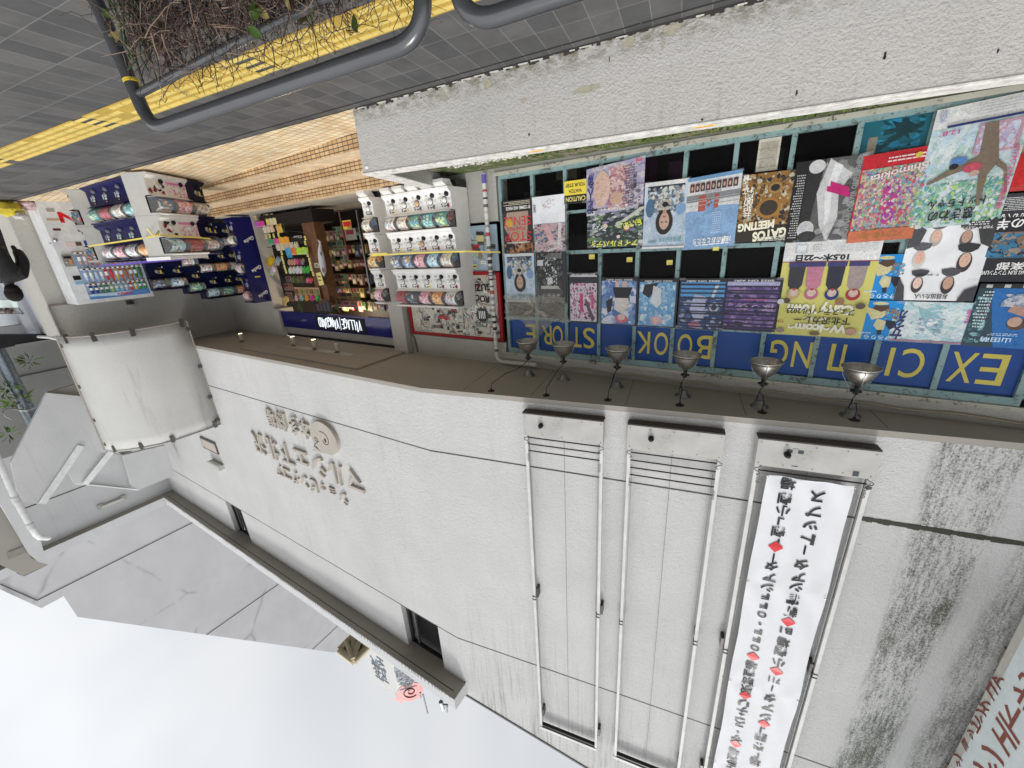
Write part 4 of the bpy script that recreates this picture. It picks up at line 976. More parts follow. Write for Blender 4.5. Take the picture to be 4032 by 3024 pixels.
        for q in range(7):
            cx2, cz2 = w_ * (.1 + .8 * rc.random()), (.09 + .17 * rc.random()) * k; nn = 9; ph = [rc.uniform(.4, 1) * .05 for _ in range(nn)]
            mb.face([(min(max(cx2 + ph[j] * math.cos(6.283*j/nn), .004), w_ - .004), .0515 - .0004 * q, cz2 + ph[j] * .7 * math.sin(6.283*j/nn)) for j in range(nn)], PRINT, (.03, .03, .03) if q % 2 else (.22, .02, .03))
    else:
        mb.box(F, w_ * .05, w_ * .2, .045, .05, .02 * k, .035 * k, PRINT, (.3, .3, .4)); mb.box(F, w_ * .1, w_ * .9, -.022, -.0205, .525 * k, .534 * k, PRINT, (.5, .5, .6)) 
    mb.build('front_labels', t, local=True)
    if foot:
        mb = MB(); mb.slab([(0.03, -.05, -.09), (0.03, .10, -.09), (0.03, .16, 0), (0.03, .02, 0), (0.03, -.055, -.05)], (w_ - .07, 0, 0), PLAST, (.62, .61, .58)); mb.box(F, .01, w_ - .01, .2, dep, -.09, -.002, PLAST, (.03, .03, .03)); mb.build('foot', t, local=True)
    return t
rows_ = ['bottom', 'middle', 'top']
cards = [['green', 'teal', 'green', 'cream', 'white'], ['cream', 'pale blue', 'pink', 'blue', 'blue'], ['white', 'orange', 'pink', 'black', 'red']]
nth = ['first', 'second', 'third', 'fourth', 'fifth']
for r in range(3):
    for i in range(5):
        capsule_machine(UF(3.87 + .262 * i, 4.63, .685 + .553 * r), TH, .262, .553, .43, 'white', cards[r][i], 'white capsule machine with %s card, %s from the graffiti board, %s row' % (cards[r][i], nth[i], rows_[r]), 'white capsule machines in the entrance', r == 0)
    capsule_machine(UF(5.50, 4.66, .66 + .557 * r), TH, .25, .553, .43, 'white', ['cream', 'yellow', 'pink'][r], 'white capsule machine in the separate end column by the shop opening, %s row' % rows_[r], 'white capsule machines in the entrance', r == 0)
# navy bank facing the street in the corner and the bank beside the doorway
for i, b0 in enumerate((.665, .665, .665, .50, .36, .35)):
    v = 5.052 if i == 0 else 4.87 - .315 * (i - 1)
    for r in range(3):
        capsule_machine(UF(11.0, v, b0 + .55 * r), TH - math.pi / 2, .178 if i == 0 else .312, .548, .42, 'navy', rc.choice(['cream', 'white', 'black', 'orange', 'green', 'pale blue']), 'navy capsule machine by the corner wall, %s column from the corner, %s row' % ((nth + ['sixth'])[i], rows_[r]), 'navy capsule machines by the corner')
for r in range(3):
    capsule_machine(UF(9.9, 4.64, .63 + .60 * r), TH, .32, .598, .415, 'blue', ['cream', 'white', 'pink'][r], 'blue capsule machine in the single stack beside the doorway, %s row' % rows_[r], 'blue capsule machines beside the doorway', side=(.004, .005, .075))
sd2 = thing('side_board', 'blue end panel of the capsule machine bank with white slanted lettering', 'panel', UF(9.89, 4.85, .6), TH)
mb = MB(); SFr = Frame(UF(9.885, 5.06, 0), -UF.ey, UF.ex, (0, 0, 1)); mb.box(SFr, 0, .40, 0, .012, .62, 2.44, PRINT, (.004, .005, .075)); mb.build('panel', sd2)
mb = MB()
for z in (1.0, 1.62, 2.18): mb.text(SFr, 'Gacha', .06, z, .07, PRINT, (.6, .6, .6), -.002, w=.24, rot=.45, bold=.03, shear=.2)
mb.box(SFr, .12, .24, -.002, 0, 1.86, 1.885, PRINT, (.55, .45, .12)); mb.build('lettering', sd2)
# block of machines at the front edge of the steps
pA = Vector((7.50, 5.05, 0)); ang = math.atan2(-1.075, -.45); dA = Vector((math.cos(ang), math.sin(ang), 0))
for i, (st, cd) in enumerate((('navy', 'cream'), ('pink', 'pink'), ('cow', 'blue'))):
    for r in range(2):
        capsule_machine(pA + dA * (.388 * i) + Vector((0, 0, .22 + .565 * r)), ang, .385, .563, .36, st, cd if r == 0 else ['white', 'red', 'pale blue'][i],
                        '%s capsule machine in the front block facing the planter, %s row' % ({'navy': 'navy', 'pink': 'pink spotted', 'cow': 'white machine with dark patches,'}[st].replace(' machine with dark patches,', ' dark patched'), ['bottom', 'top'][r]), 'capsule machines at the front of the steps', False, (.45, .44, .41))
for i in range(4):
    for r in range(2):
        capsule_machine(Vector((7.48 + .382 * i, 3.98 + .02 * i, .22 + .585 * r)), math.radians(2.6), .380, .583, .26, 'blue', [['teal', 'cream', 'red', 'green'], ['orange', 'white', 'pink', 'white']][r][i],
                        'blue front block capsule machine facing the street, %s from the strap knot, %s row' % (nth[i], ['bottom', 'top'][r]), 'capsule machines at the front of the steps')
for r in range(2):
    capsule_machine(Vector((9.24, 3.93, .25 + .56 * r)), math.radians(36.9), .36, .558, .40, 'blue', 'white', 'grey sided capsule machine turned away towards the vending machine, %s row' % ['bottom', 'top'][r], 'capsule machines at the front of the steps')
tg = thing('top_cover', 'glossy purple and white cover lying over the front capsule machines', 'cover', (8.2, 4.1, 1.4))
mb = MB(); mb.slab([(7.40, 3.95, 1.395), (9.2, 4.0, 1.42), (9.3, 4.30, 1.42), (7.5, 4.4, 1.40)], (0, 0, .02), PLAST, (.12, .07, .42)); mb.build('purple_cover', tg)
mb = MB(); q = [pA + dA * a + Vector((dA.y, -dA.x, 0)) * b for a, b in ((.36, -.04), (1.17, -.04), (1.17, -.40), (.36, -.40))]
mb.slab([Vector((p.x, p.y, 1.355)) for p in q], (0, 0, .05), PLAST, (.72, .70, .70)); mb.build('white_cover', tg)
# yellow straps
def strap(pts, label, wd=.022):
    mb = MB()
    for a, b in zip(pts, pts[1:]):
        a, b = Vector(a), Vector(b); mb.slab([a - Vector((0, 0, wd / 2)), b - Vector((0, 0, wd / 2)), b + Vector((0, 0, wd / 2)), a + Vector((0, 0, wd / 2))], ((b - a).cross(Vector((0, 0, 1)))).normalized() * .003, PLAST, (.72, .60, .14))
    return tag(mb.build('yellow_strap'), label, 'strap')
z_ = onV(1700, 1000, 4.6).z
strap([onV(1969, 993, 5.03), onV(1830, 990, 4.60), onV(1640, 996, 4.60), onV(1459, 1007, 4.60)], 'yellow strap tied across the white capsule machines')
strap([onV(1461, 1004, 4.598), onV(1524, 1000, 4.598)], 'short doubled end of the yellow strap on the white capsule machines', .04)
st0 = [onY(348, 970, 3.94), onY(500, 930, 3.90)]
A0 = pA + dA * 1.17 + Vector((-.03, 0, 0)); zz = onplane(640, 925, (dA.y, -dA.x, 0), A0.x * dA.y - A0.y * dA.x)
def onA(px, py, off=.03):
    n_ = Vector((dA.y, -dA.x, 0)); o_ = pA + n_ * off if (pA + n_ * off).length < pA.length else pA - n_ * off; return onplane(px, py, tuple(n_), n_.dot(o_))
strap([onY(348, 970, 3.88), onY(570, 937, 3.86), onA(630, 925, .09), onA(720, 931, .09), onA(830, 940, .09)], 'yellow strap tied round the front block of capsule machines')
mb = MB(); mb.tube([onA(578, 898, .1), onA(598, 922, .1), onA(612, 928, .1), onA(626, 908, .1), onA(622, 930, .1)], .010, PLAST, (.72, .62, .18), 5); tag(mb.build('strap_knot'), 'yellow strap knot with loose ends on the grey machine side', 'knot')

# ================================================================ VENDING MACHINE
VM = thing('vending_machine', 'white drinks vending machine with rows of bottles and cans against the far wall', 'vending machine', UF(11.2, 3.32, .28), TH - math.pi / 2)
F = Frame(); Wv, Hv = 1.18, 1.83
mb = MB(); mb.box(F, 0, Wv, .03, .76, .0, Hv, PAINT, (.66, .67, .68)); mb.box(F, .0, Wv, .02, .7, -.06, 0, PAINT, (.02, .02, .02)); mb.build('cabinet', VM, local=True, bevel=.01)
mb = MB()
for a, b, c, d in ((0, .04, .0, Hv), (.985, Wv, .0, Hv), (.04, .985, 1.76, Hv), (.04, .985, 0, .87)): mb.box(F, a, b, 0, .03, c, d, PAINT, (.72, .74, .76))
mb.build('door', VM, local=True)
mb = MB(); mb.box(F, .04, .985, .029, .031, .87, 1.76, PRINT, (.35, .48, .68)); mb.build('display_back', VM, local=True)
bc = [[(.05,.25,.06), (.05,.25,.06), (.5,.45,.05), (.55,.05,.05), (.4,.45,.6), (.25,.5,.7), (.25,.55,.6), (.3,.45,.1), (.04,.16,.05), (.04,.16,.05), (.02,.05,.2), (.02,.05,.2)],
      [(.05,.16,.03), (.04,.14,.02), (.35,.12,.04), (.35,.12,.04), (.5,.15,.06), (.6,.4,.05), (.55,.04,.05), (.55,.04,.05), (.45,.5,.6), (.4,.5,.65), (.5,.55,.65), (.4,.5,.65)],
      [(.5,.3,.1), (.6,.25,.05), (.5,.2,.05), (.4,.15,.06), (.5,.3,.25), (.5,.1,.08), (.4,.3,.25), (.5,.4,.3), (.45,.2,.1), (.4,.1,.08), (.5,.3,.25), (.4,.3,.3)]]
for r, (za_, hh) in enumerate(((1.505, .145), (1.215, .245), (.92, .24))):
    for i in range(12):
        x = .085 + i * .075; c = bc[r][i]
        mb = MB(); Fb = Frame((x, .012, za_)); rr = .026
        if r == 0: mb.lathe(Fb, [(.0001, 0), (rr, 0), (rr, hh * .88), (rr * .8, hh), (.0001, hh)], PLAST, c, 10); mb.lathe(Fb, [(rr + .0006, hh * .3), (rr + .0006, hh * .6)], PRINT, (.65, .65, .6), 10)
        else: mb.lathe(Fb, [(.0001, 0), (rr, 0), (rr, hh * .62), (rr * .55, hh * .82), (rr * .42, hh * .9), (rr * .42, hh), (.0001, hh)], PLAST, c, 10); mb.lathe(Fb, [(rr + .0006, hh * .2), (rr + .0006, hh * .5)], PRINT, (.7, .7, .68) if i % 3 else c, 10); mb.lathe(Fb, [(rr * .46, hh * .9), (rr * .46, hh * 1.01), (.0001, hh * 1.01)], PLAST, (.7, .7, .7) if i % 2 else (.5, .1, .1), 8)
        mb.build('bottle' if r else 'can', VM, local=True)
    mb = MB(); mb.box(F, .04, .965, -.03, .01, za_ - .035, za_ - .002, PLAST, (.72, .73, .74))
    for i in range(12): mb.lathe(Frame((.085 + i * .075, -.03, za_ - .018), (1.6, 0, 0)), [(.013, 0), (.013, -.004), (.0001, -.004)], PLAST, (.02, .015, .015), 10, 'y')
    mb.build('button_shelf', VM, local=True)
mb = MB(); mb.box(F, .05, .98, -.006, .0, 1.665, 1.755, PRINT, (.08, .22, .52)); mb.face([(.3, -.007, 1.665), (.98, -.007, 1.665), (.98, -.007, 1.70), (.55, -.007, 1.735)], PRINT, (.45, .6, .75)); mb.text(F, 'KIRIN', .34, 1.685, .045, PRINT, (.55, .02, .03), -.009, w=.22, bold=.03); mb.build('brand_strip', VM, local=True)
mb = MB(); mb.box(F, .045, .97, -.002, .0, .872, .915, PRINT, (.5, .22, .05)); mb.text(F, 'KIRIN', .14, .19, .17, PRINT, (.58, .01, .02), -.003, w=.82, bold=.04); mb.build('lower_logo', VM, local=True)
mb = MB(); mb.box(F, .33, .78, -.012, .002, .34, .52, PLAST, (.03, .03, .03)); mb.box(F, .35, .76, -.016, -.012, .36, .50, PLAST, (.10, .10, .10)); mb.build('outlet_flap', VM, local=True)
mb = MB(); mb.box(F, 1.0, 1.14, -.02, 0, .92, 1.13, PLAST, (.25, .25, .24)); mb.ball((1.10, -.02, 1.05), .02, METAL, (.6, .6, .6), 6); mb.box(F, 1.02, 1.12, -.024, -.02, .945, .985, PLAST, (.02, .02, .02)); mb.box(F, 1.03, 1.07, -.03, -.02, 1.0, 1.09, PLAST, (.55, .28, .12)); mb.build('coin_panel', VM, local=True)
mb = MB(); mb.box(F, .995, 1.10, -.004, 0, 1.30, 1.38, PLAST, (.015, .015, .015)); mb.box(F, .99, 1.10, -.003, 0, 1.40, 1.46, PRINT, (.2, .4, .6))
mb.box(F, .90, 1.02, -.003, 0, .70, .78, PRINT, (.62, .5, .5)); mb.box(F, .80, .88, -.006, 0, .70, .77, PLAST, (.12, .08, .06)); mb.box(F, .66, .76, -.004, 0, .68, .80, PRINT, (.02, .05, .25)); mb.box(F, 1.0, 1.10, -.003, 0, .46, .50, PRINT, (.1, .03, .03)); mb.box(F, .93, 1.13, -.003, 0, .29, .33, PRINT, (.45, .33, .2)); mb.box(F, .98, 1.08, -.003, 0, .12, .18, PRINT, (.3, .3, .28)); mb.build('front_stickers', VM, local=True)
mb = MB(); mb.box(F, 1.175, 1.185, .05, .2, .7, .72, METAL, (.5, .5, .5)); mb.lathe(Frame((1.13, 0, .66)), [(.03, 0), (.03, -.04), (.0001, -.045)], METAL, (.5, .5, .5), 12, 'y'); mb.build('lock', VM, local=True)
t = thing('green_panel', 'tall green advertising panel beside the vending machine', 'panel', UF(11.22, 3.36, .5), TH)
mb = MB(); mb.slab([onU(*s5(*p), 11.22) for p in ((1225, 750), (1275, 748), (1375, 965), (1305, 978))], UF(.02, 0, 0), PRINT, (.03, .28, .05)); mb.slab([onU(*s5(*p), 11.21) for p in ((1265, 830), (1300, 900), (1365, 960), (1310, 965))], UF(.005, 0, 0), PRINT, (.12, .42, .06)); mb.build('panel', t)
cam_b = thing('wall_camera', 'small dark camera box on the wall above the vending machine', 'camera', onU(*s5(1128, 1090), 11.97))
mb = MB(); p = onU(*s5(1128, 1090), 11.95); mb.box(Frame(p, -UF.ey, UF.ex, (0, 0, 1)), -.045, .045, -.12, .04, -.05, .03, PAINT, (.04, .04, .04)); mb.box(Frame(p, -UF.ey, UF.ex, (0, 0, 1)), -.045, .045, -.08, .04, .03, .09, PAINT, (.55, .52, .48)); mb.build('camera_body', cam_b)
# rubbish bag and yellow cloth at the foot of the wall
for (q, r, c, lb) in ((s5(60, 265), .17, (.65, .52, .06), 'crumpled yellow rubbish bag at the foot of the far wall'), (s5(250, 235), .12, (.62, .45, .45), 'clear pink rubbish bag beside the vending machine'), (s5(170, 325), .09, (.55, .52, .5), 'small white paper scraps on the rubbish bags')):
    p = onU(*q, 11.3); mb = MB(); mb.ball(p, r, CLOTH, c, 12, (1, 1, .7))
    for i, v in enumerate(mb.v): d = v - p; mb.v[i] = p + d * (1 + .35 * math.sin(d.x * 60) * math.sin(d.z * 71 + d.y * 50))
    tag(mb.build('rubbish_bag'), lb, 'bag')

# ================================================================ POSTERS
rpo = random.Random(9)
def shape(mb, F, ops, y0=0., PM=None):
    y = y0; PM = PM or PHOTO
    for op in ops:
        y -= .0006; k = op[0]
        if k == 'r': mb.face([F(op[1], y, op[2]), F(op[3], y, op[2]), F(op[3], y, op[4]), F(op[1], y, op[4])], PM, op[5])
        elif k == 'e': mb.face([F(op[1] + op[3] * math.cos(6.2832 * j / 20), y, op[2] + op[4] * math.sin(6.2832 * j / 20)) for j in range(20)], PM, op[5])
        elif k == 'p': mb.face([F(a, y, b) for a, b in op[1]], PM, op[2])
        elif k == 't': mb.text(F, op[1], op[2], op[3], op[4], PRINT, op[6], y, w=op[5], rot=op[7] if len(op) > 7 else 0, bold=op[8] if len(op) > 8 else .02)
        elif k == 'v':        # vertical writing: string, x, z of top, glyph height, glyph width, colour
            for j, ch in enumerate(op[1]): mb.text(F, ch, op[2], op[3] - op[4] * 1.25 * (j + 1), op[4], PRINT, op[6], y, w=op[5], bold=.02)
        elif k == 'n':        # busy picture made of many small irregular patches
            _, xa, za, xb, zb2, n, pal, s = op
            if (xb - xa) * (zb2 - za) > .5: mb.face([F(xa, y, za), F(xb, y, za), F(xb, y, zb2), F(xa, y, zb2)], PM, pal[0]); y -= .0004
            n = int(n * 2.6); s *= .60
            for q in range(n):
                cx, cz, r = rpo.uniform(xa, xb), rpo.uniform(za, zb2), s * rpo.uniform(.4, 1.3); m = rpo.randint(4, 7); a0 = rpo.random() * 6
                P = [(min(max(cx + r * math.cos(a0 + 6.28 * j / m) * rpo.uniform(.4, 1.2), xa), xb), min(max(cz + r * .8 * math.sin(a0 + 6.28 * j / m) * rpo.uniform(.4, 1.2), za), zb2)) for j in range(m)]
                mb.face([F(a, y - .00001 * q, b) for a, b in P], PM, rpo.choice(pal))
            y -= .00001 * n
        elif k == 'l':        # block of small print
            _, xa, za, xb, zb2, n, c = op
            for j in range(n):
                z = zb2 - (zb2 - za) * (j + .5) / n; hh = (zb2 - za) / n * .22; x = xa
                xe = xb - (xb - xa) * rpo.random() * .25
                while x < xe - .01:
                    wd = rpo.uniform(.02, .09) * (xb - xa) * 2; x2 = min(x + wd, xe)
                    mb.face([F(x, y, z - hh), F(x2, y, z - hh), F(x2, y, z + hh), F(x, y, z + hh)], PRINT, c); x = x2 + .012
        elif k == 'h':        # head and shoulders: x, z, size, skin, hair, coat
            _, x, z, s, sk, hr, ct = op
            mb.face([F(x + s * a, y, z + s * b) for a, b in ((-.95, -1.35), (0, -1.5), (.95, -1.35), (.8, -.95), (.35, -.72), (-.35, -.72), (-.8, -.95))], PRINT, ct)
            mb.face([F(x + s * .62 * math.cos(6.28 * j / 16), y - .0003, z + s * (.16 + .86 * math.sin(6.28 * j / 16))) for j in range(16)], PRINT, hr)
            mb.face([F(x + s * .46 * math.cos(6.28 * j / 16), y - .0006, z + s * (-.05 + .62 * math.sin(6.28 * j / 16))) for j in range(16)], PRINT, sk)
            for a in (-.18, .18): mb.face([F(x + s * (a + .07 * math.cos(1.57 * j)), y - .0009, z + s * (.06 + .03 * math.sin(1.57 * j))) for j in range(4)], PRINT, (.04, .03, .03))
            mb.face([F(x + s * (.12 * math.cos(1.57 * j)), y - .0009, z + s * (-.33 + .03 * math.sin(1.57 * j))) for j in range(4)], PRINT, (.3, .06, .06))
            y -= .001
        elif k == 'st': # stripes / folds
            _, xa, za, xb, zb2, n, c = op
            for j in range(n):
                z = za + (zb2 - za) * (j + rpo.random() * .6) / n; mb.face([F(xa, y, z), F(xb, y, z + rpo.uniform(-.01, .01)), F(xb, y, z + .35 * (zb2 - za) / n), F(xa, y, z + .35 * (zb2 - za) / n)], PRINT, c)
def poster(A, B, bgc, ops, label, v=VW - .004, curl=0., cat='poster', name='poster', tilt=0., group='posters taped on the shop window'):
    a, b = uvz(onV(*A, v)), uvz(onV(*B, v)); x0, x1, z0, z1 = b[0], a[0], a[2], b[2]
    F = Frame(UF(x0, v, z0), UF.ex * (x1 - x0) + UF.ez * tilt * (x1 - x0), UF.ey, UF.ez * (z1 - z0))
    mb = MB(); mb.box(F, 0, 1, 0, .0025, 0, 1, PRINT, bgc); shape(mb, F, ops)
    # slightly buckled paper
    c0 = UF(x0, v, z0); q4 = [rpo.uniform(0, .006) + curl * rpo.random() for _ in range(4)]      # corners stand off unevenly
    for i, p in enumerate(mb.v):
        d = p - c0; xx = min(max(d.dot(UF.ex) / (x1 - x0), 0), 1); zz2 = min(max(d.z / (z1 - z0), 0), 1)
        mb.v[i] = p - UF.ey * (.003 + q4[0] * (1 - xx) * (1 - zz2) + q4[1] * xx * (1 - zz2) + q4[2] * xx * zz2 + q4[3] * (1 - xx) * zz2)
    for cx_, cz_ in ((.0, 0), (.9, 0), (.0, .95), (.9, .95)):      # clear tape on the corners
        if rpo.random() < .6 and (x1 - x0) > .25: w_ = .06; mb.face([UF(x0 + (x1 - x0) * cx_ - .01, v - .012 - curl, z0 + (z1 - z0) * cz_ - .01), UF(x0 + (x1 - x0) * cx_ + w_, v - .012 - curl, z0 + (z1 - z0) * cz_ - .005), UF(x0 + (x1 - x0) * cx_ + w_, v - .012 - curl, z0 + (z1 - z0) * cz_ + .02), UF(x0 + (x1 - x0) * cx_ - .01, v - .012 - curl, z0 + (z1 - z0) * cz_ + .018)], CLEAR, (.8, .8, .8))
    return tag(mb.build(name), label, cat, group)
def wavy(A, B, bgc, ops, label, folds=9, **kw):
    return poster(A, B, bgc, ops, label, **kw)
SK, SK2, K_, WH = (.55, .36, .27), (.42, .26, .19), (.02, .02, .02), (.72, .71, .69)
poster(cA(1975, 770), s7(225, 1090), (.04, .03, .03), [('p', [(.1, .05), (.75, .02), (.95, .5), (.6, .9), (.2, .8)], (.42, .30, .24)), ('p', [(.35, .5), (.7, .6), (.6, .95), (.3, .9)], (.48, .30, .20)),
        ('n', .0, .82, 1, 1, 30, [(.3, .12, .04), (.02, .02, .02), (.45, .2, .08)], .1), ('t', 'STOP', .05, .60, .17, .9, (.55, .03, .04), 0, .0), ('t', 'MAKING', .25, .50, .07, .6, (.5, .03, .04), 0, 0), ('t', 'SENSE', .05, .31, .17, .9, (.55, .03, .04), 0, 0),
        ('r', 0, 0, 1, .22, (.03, .02, .02)), ('t', 'BY DEMME AND HEADS', .05, .12, .06, .8, WH), ('l', .05, .02, .95, .10, 3, (.5, .45, .35)), ('e', .75, .42, .12, .08, (.6, .35, .05)), ('l', .1, .78, .9, .82, 1, (.6, .6, .55))], 'dark film poster with thin red capitals over a pale suited figure, beside the pipe')
poster((2095, 778), s7(500, 862), (.66, .66, .68), [('l', .2, .55, .8, .9, 7, (.55, .56, .60)), ('n', .3, .08, .7, .4, 14, [(.4, .5, .6), (.6, .4, .4), (.5, .5, .52)], .05)] + [('p', [(.25 + .08 * i, .88), (.28 + .08 * i, .88), (.265 + .08 * i, .99)], K_) for i in range(8)] + [('v', '松本孝弘', .88, .5, .05, .09, (.15, .15, .16))], 'mostly white sheet with a faint sketch and a row of black ticks')
poster((2104, 885), s7(503, 1080), (.05, .05, .06), [('n', 0, 0, 1, 1, 60, [(.5, .35, .36), (.08, .07, .09), (.2, .2, .22), (.12, .16, .25), (.6, .55, .54)], .12), ('p', [(.55, 0), (.75, 0), (.45, .75), (.3, .7)], (.60, .36, .38)), ('p', [(.1, 0), (.2, 0), (.25, .8), (.15, .8)], (.66, .60, .6)), ('t', 'K-SCREAM', .1, .78, .07, .5, WH, .3), ('l', .1, .6, .6, .75, 4, (.6, .6, .6))], 'small dark poster with a pink leg shape, above the white sheet')
poster((2222, 716), s7(690, 655), (.70, .55, .06), [('r', 0, .62, 1, 1, K_), ('t', 'CAUTION', .07, .70, .2, .86, (.7, .6, .2)), ('t', 'WATCH', .22, .38, .15, .56, K_), ('t', 'YOUR STEP', .07, .12, .15, .86, K_)], 'yellow and black CAUTION WATCH YOUR STEP sign partly covered by a poster', cat='sign', name='caution_sign')
poster((2311, 648), (2533, 812), (.30, .27, .42), [('n', 0, 0, 1, 1, 90, [(.38, .35, .5), (.5, .45, .52), (.28, .22, .35), (.55, .5, .55)], .14), ('n', .25, .05, .6, .95, 70, [(.62, .42, .40), (.5, .25, .28), (.68, .55, .52), (.35, .16, .2)], .09), ('e', .72, .48, .15, .38, (.60, .42, .34)), ('n', .62, .2, .82, .8, 24, [(.64, .48, .42), (.5, .32, .28)], .05), ('e', .46, .72, .11, .14, SK), ('n', .05, .5, .3, .98, 26, [(.16, .12, .16), (.5, .45, .5)], .07),
        ('v', '泥人魚', .86, .98, .22, .12, (.04, .04, .16)), ('l', .16, .1, .36, .9, 16, (.12, .08, .12)), ('v', '郎十唐', .12, .6, .08, .05, (.05, .04, .06)), ('t', '唐組', .05, .03, .05, .1, (.6, .05, .1))], 'purple watercolour poster of embracing figures with large dark blue characters', tilt=.08, v=VW - .012)
poster((2313, 826), (2530, 968), (.10, .13, .09), [('n', 0, 0, 1, 1, 90, [(.04, .05, .05), (.14, .22, .10), (.3, .32, .3), (.55, .55, .5), (.10, .16, .12), (.2, .2, .3)], .10), ('p', [(0, .0), (.5, .45), (.45, .5), (0, .1)], (.5, .52, .45)), ('h', .28, .52, .10, (.62, .48, .42), (.18, .08, .06), (.05, .05, .06)), ('h', .66, .44, .07, (.62, .5, .44), (.5, .35, .3), (.25, .2, .35)), ('h', .42, .74, .07, (.6, .5, .44), (.06, .06, .08), K_),
        ('t', 'アイドルバディ', .08, .84, .12, .84, (.68, .68, .10)), ('t', '読んでほしー', .05, .34, .12, .42, (.66, .70, .08), .25), ('t', 'アイドル', .6, .46, .12, .3, (.7, .72, .74), -.35), ('r', .85, .02, .98, .16, (.6, .6, .58)), ('r', 0, 0, 1, .05, (.03, .03, .03)), ('t', 'コミックス好評発売中!!', .1, .01, .04, .7, WH)], 'busy green and black comic poster with yellow writing, under the purple one')
def portrait(A, B, lbl):
    poster(A, B, (.42, .50, .60), [('n', .02, .35, .98, .98, 30, [(.46, .55, .66), (.40, .48, .58), (.52, .58, .66)], .16), ('r', .0, 0, 1, .06, (.66, .66, .66)), ('r', .08, .06, .92, .14, (.03, .04, .06)), ('n', .08, .08, .92, .45, 60, [(.5, .47, .42), (.62, .6, .55), (.25, .24, .22), (.1, .12, .16), (.14, .22, .32)], .09), ('e', .15, .42, .11, .09, (.20, .33, .52)), ('e', .85, .38, .10, .14, (.08, .15, .24)),
        ('e', .5, .6, .2, .19, (.03, .025, .025)), ('p', [(.3, .6), (.7, .6), (.62, .42), (.38, .42)], (.03, .025, .025)), ('e', .5, .585, .115, .13, (.50, .33, .26)), ('r', .46, .40, .54, .48, (.42, .27, .21)), ('n', .36, .26, .64, .42, 30, [(.6, .57, .5), (.4, .38, .34)], .05), ('e', .5, .34, .07, .04, K_), ('e', .45, .60, .025, .008, K_), ('e', .55, .60, .025, .008, K_), ('e', .5, .52, .04, .01, (.35, .1, .1)),
        ('t', '哀れなるものたち', .08, .84, .06, .5, (.10, .30, .34)), ('t', '(映画祭)', .66, .88, .03, .2, (.15, .25, .3)), ('r', 0, .97, 1, 1, WH)], lbl)
portrait((2541, 722), (2694, 974), 'large pale blue portrait poster of a long haired woman in a ruffled collar')
portrait((1987, 1000), (2110, 1190), 'smaller pale blue portrait poster of the ruffled collar woman, beside the red frame')
poster((2712, 692), (2890, 966), (.22, .36, .56), [('n', 0, .35, 1, 1, 24, [(.24, .39, .6), (.21, .34, .54)], .2), ('r', 0, 0, 1, .30, (.66, .66, .67)), ('r', 0, .24, 1, .34, (.23, .24, .25)), ('p', [(0, .33), (.35, .33), (.4, .42), (0, .44)], (.6, .61, .6)), ('p', [(.62, .33), (1, .33), (1, .46), (.7, .46)], (.62, .63, .62)), ('r', .38, .26, .46, .45, (.42, .10, .07)), ('r', .62, .26, .76, .47, (.42, .10, .07)), ('st', .02, .28, .98, .4, 3, (.30, .31, .32)), ('n', .5, .3, .6, .42, 8, [(.5, .1, .1), (.1, .1, .15), (.6, .45, .4)], .04), ('r', .0, .0, 1, .05, (.15, .3, .5))] +
        [('r', .06 + .1 * i, .09, .14 + .1 * i, .2, (.07 + .03 * (i % 3), .05, .05)) for i in range(9)] + [('e', .1 + .1 * i, .15, .02, .03, SK) for i in range(9)] + [('t', '2024.3.1(FRI)', .35, .21, .025, .3, (.2, .2, .25)), ('t', '18歳のおとなたち', .08, .86, .07, .72, WH), ('l', .1, .93, .9, .97, 1, (.6, .65, .7)), ('l', .3, .5, .5, .8, 10, (.4, .5, .65))], 'poster with a wide blue sky over a street with red brick gate posts', tilt=.06)
poster(s7(2030, 425), (3100, 948), (.03, .025, .02), [('n', 0, 0, 1, .75, 110, [(.30, .15, .04), (.12, .07, .03), (.03, .03, .03), (.42, .30, .14), (.06, .05, .05), (.5, .46, .36)], .08), ('e', .42, .5, .22, .15, (.35, .17, .04)), ('e', .42, .5, .16, .11, (.05, .04, .03)), ('e', .35, .22, .12, .08, (.38, .22, .08)), ('e', .35, .22, .08, .05, (.03, .03, .03)), ('t', 'GATOS', .05, .80, .13, .6, (.70, .66, .52), .1, .05), ('t', 'MEETING', .28, .68, .11, .66, (.70, .66, .52), .06, .05), ('v', '共犯的戯れ', .72, .62, .07, .16, (.7, .68, .6)), ('v', '工藤大輔', .84, .28, .055, .1, (.7, .68, .6)), ('t', 'Butoh', .8, .05, .03, .15, WH), ('l', .05, .92, .6, .99, 3, (.6, .6, .5))], 'dark brown and gold concert poster with big cream GATOS MEETING lettering')
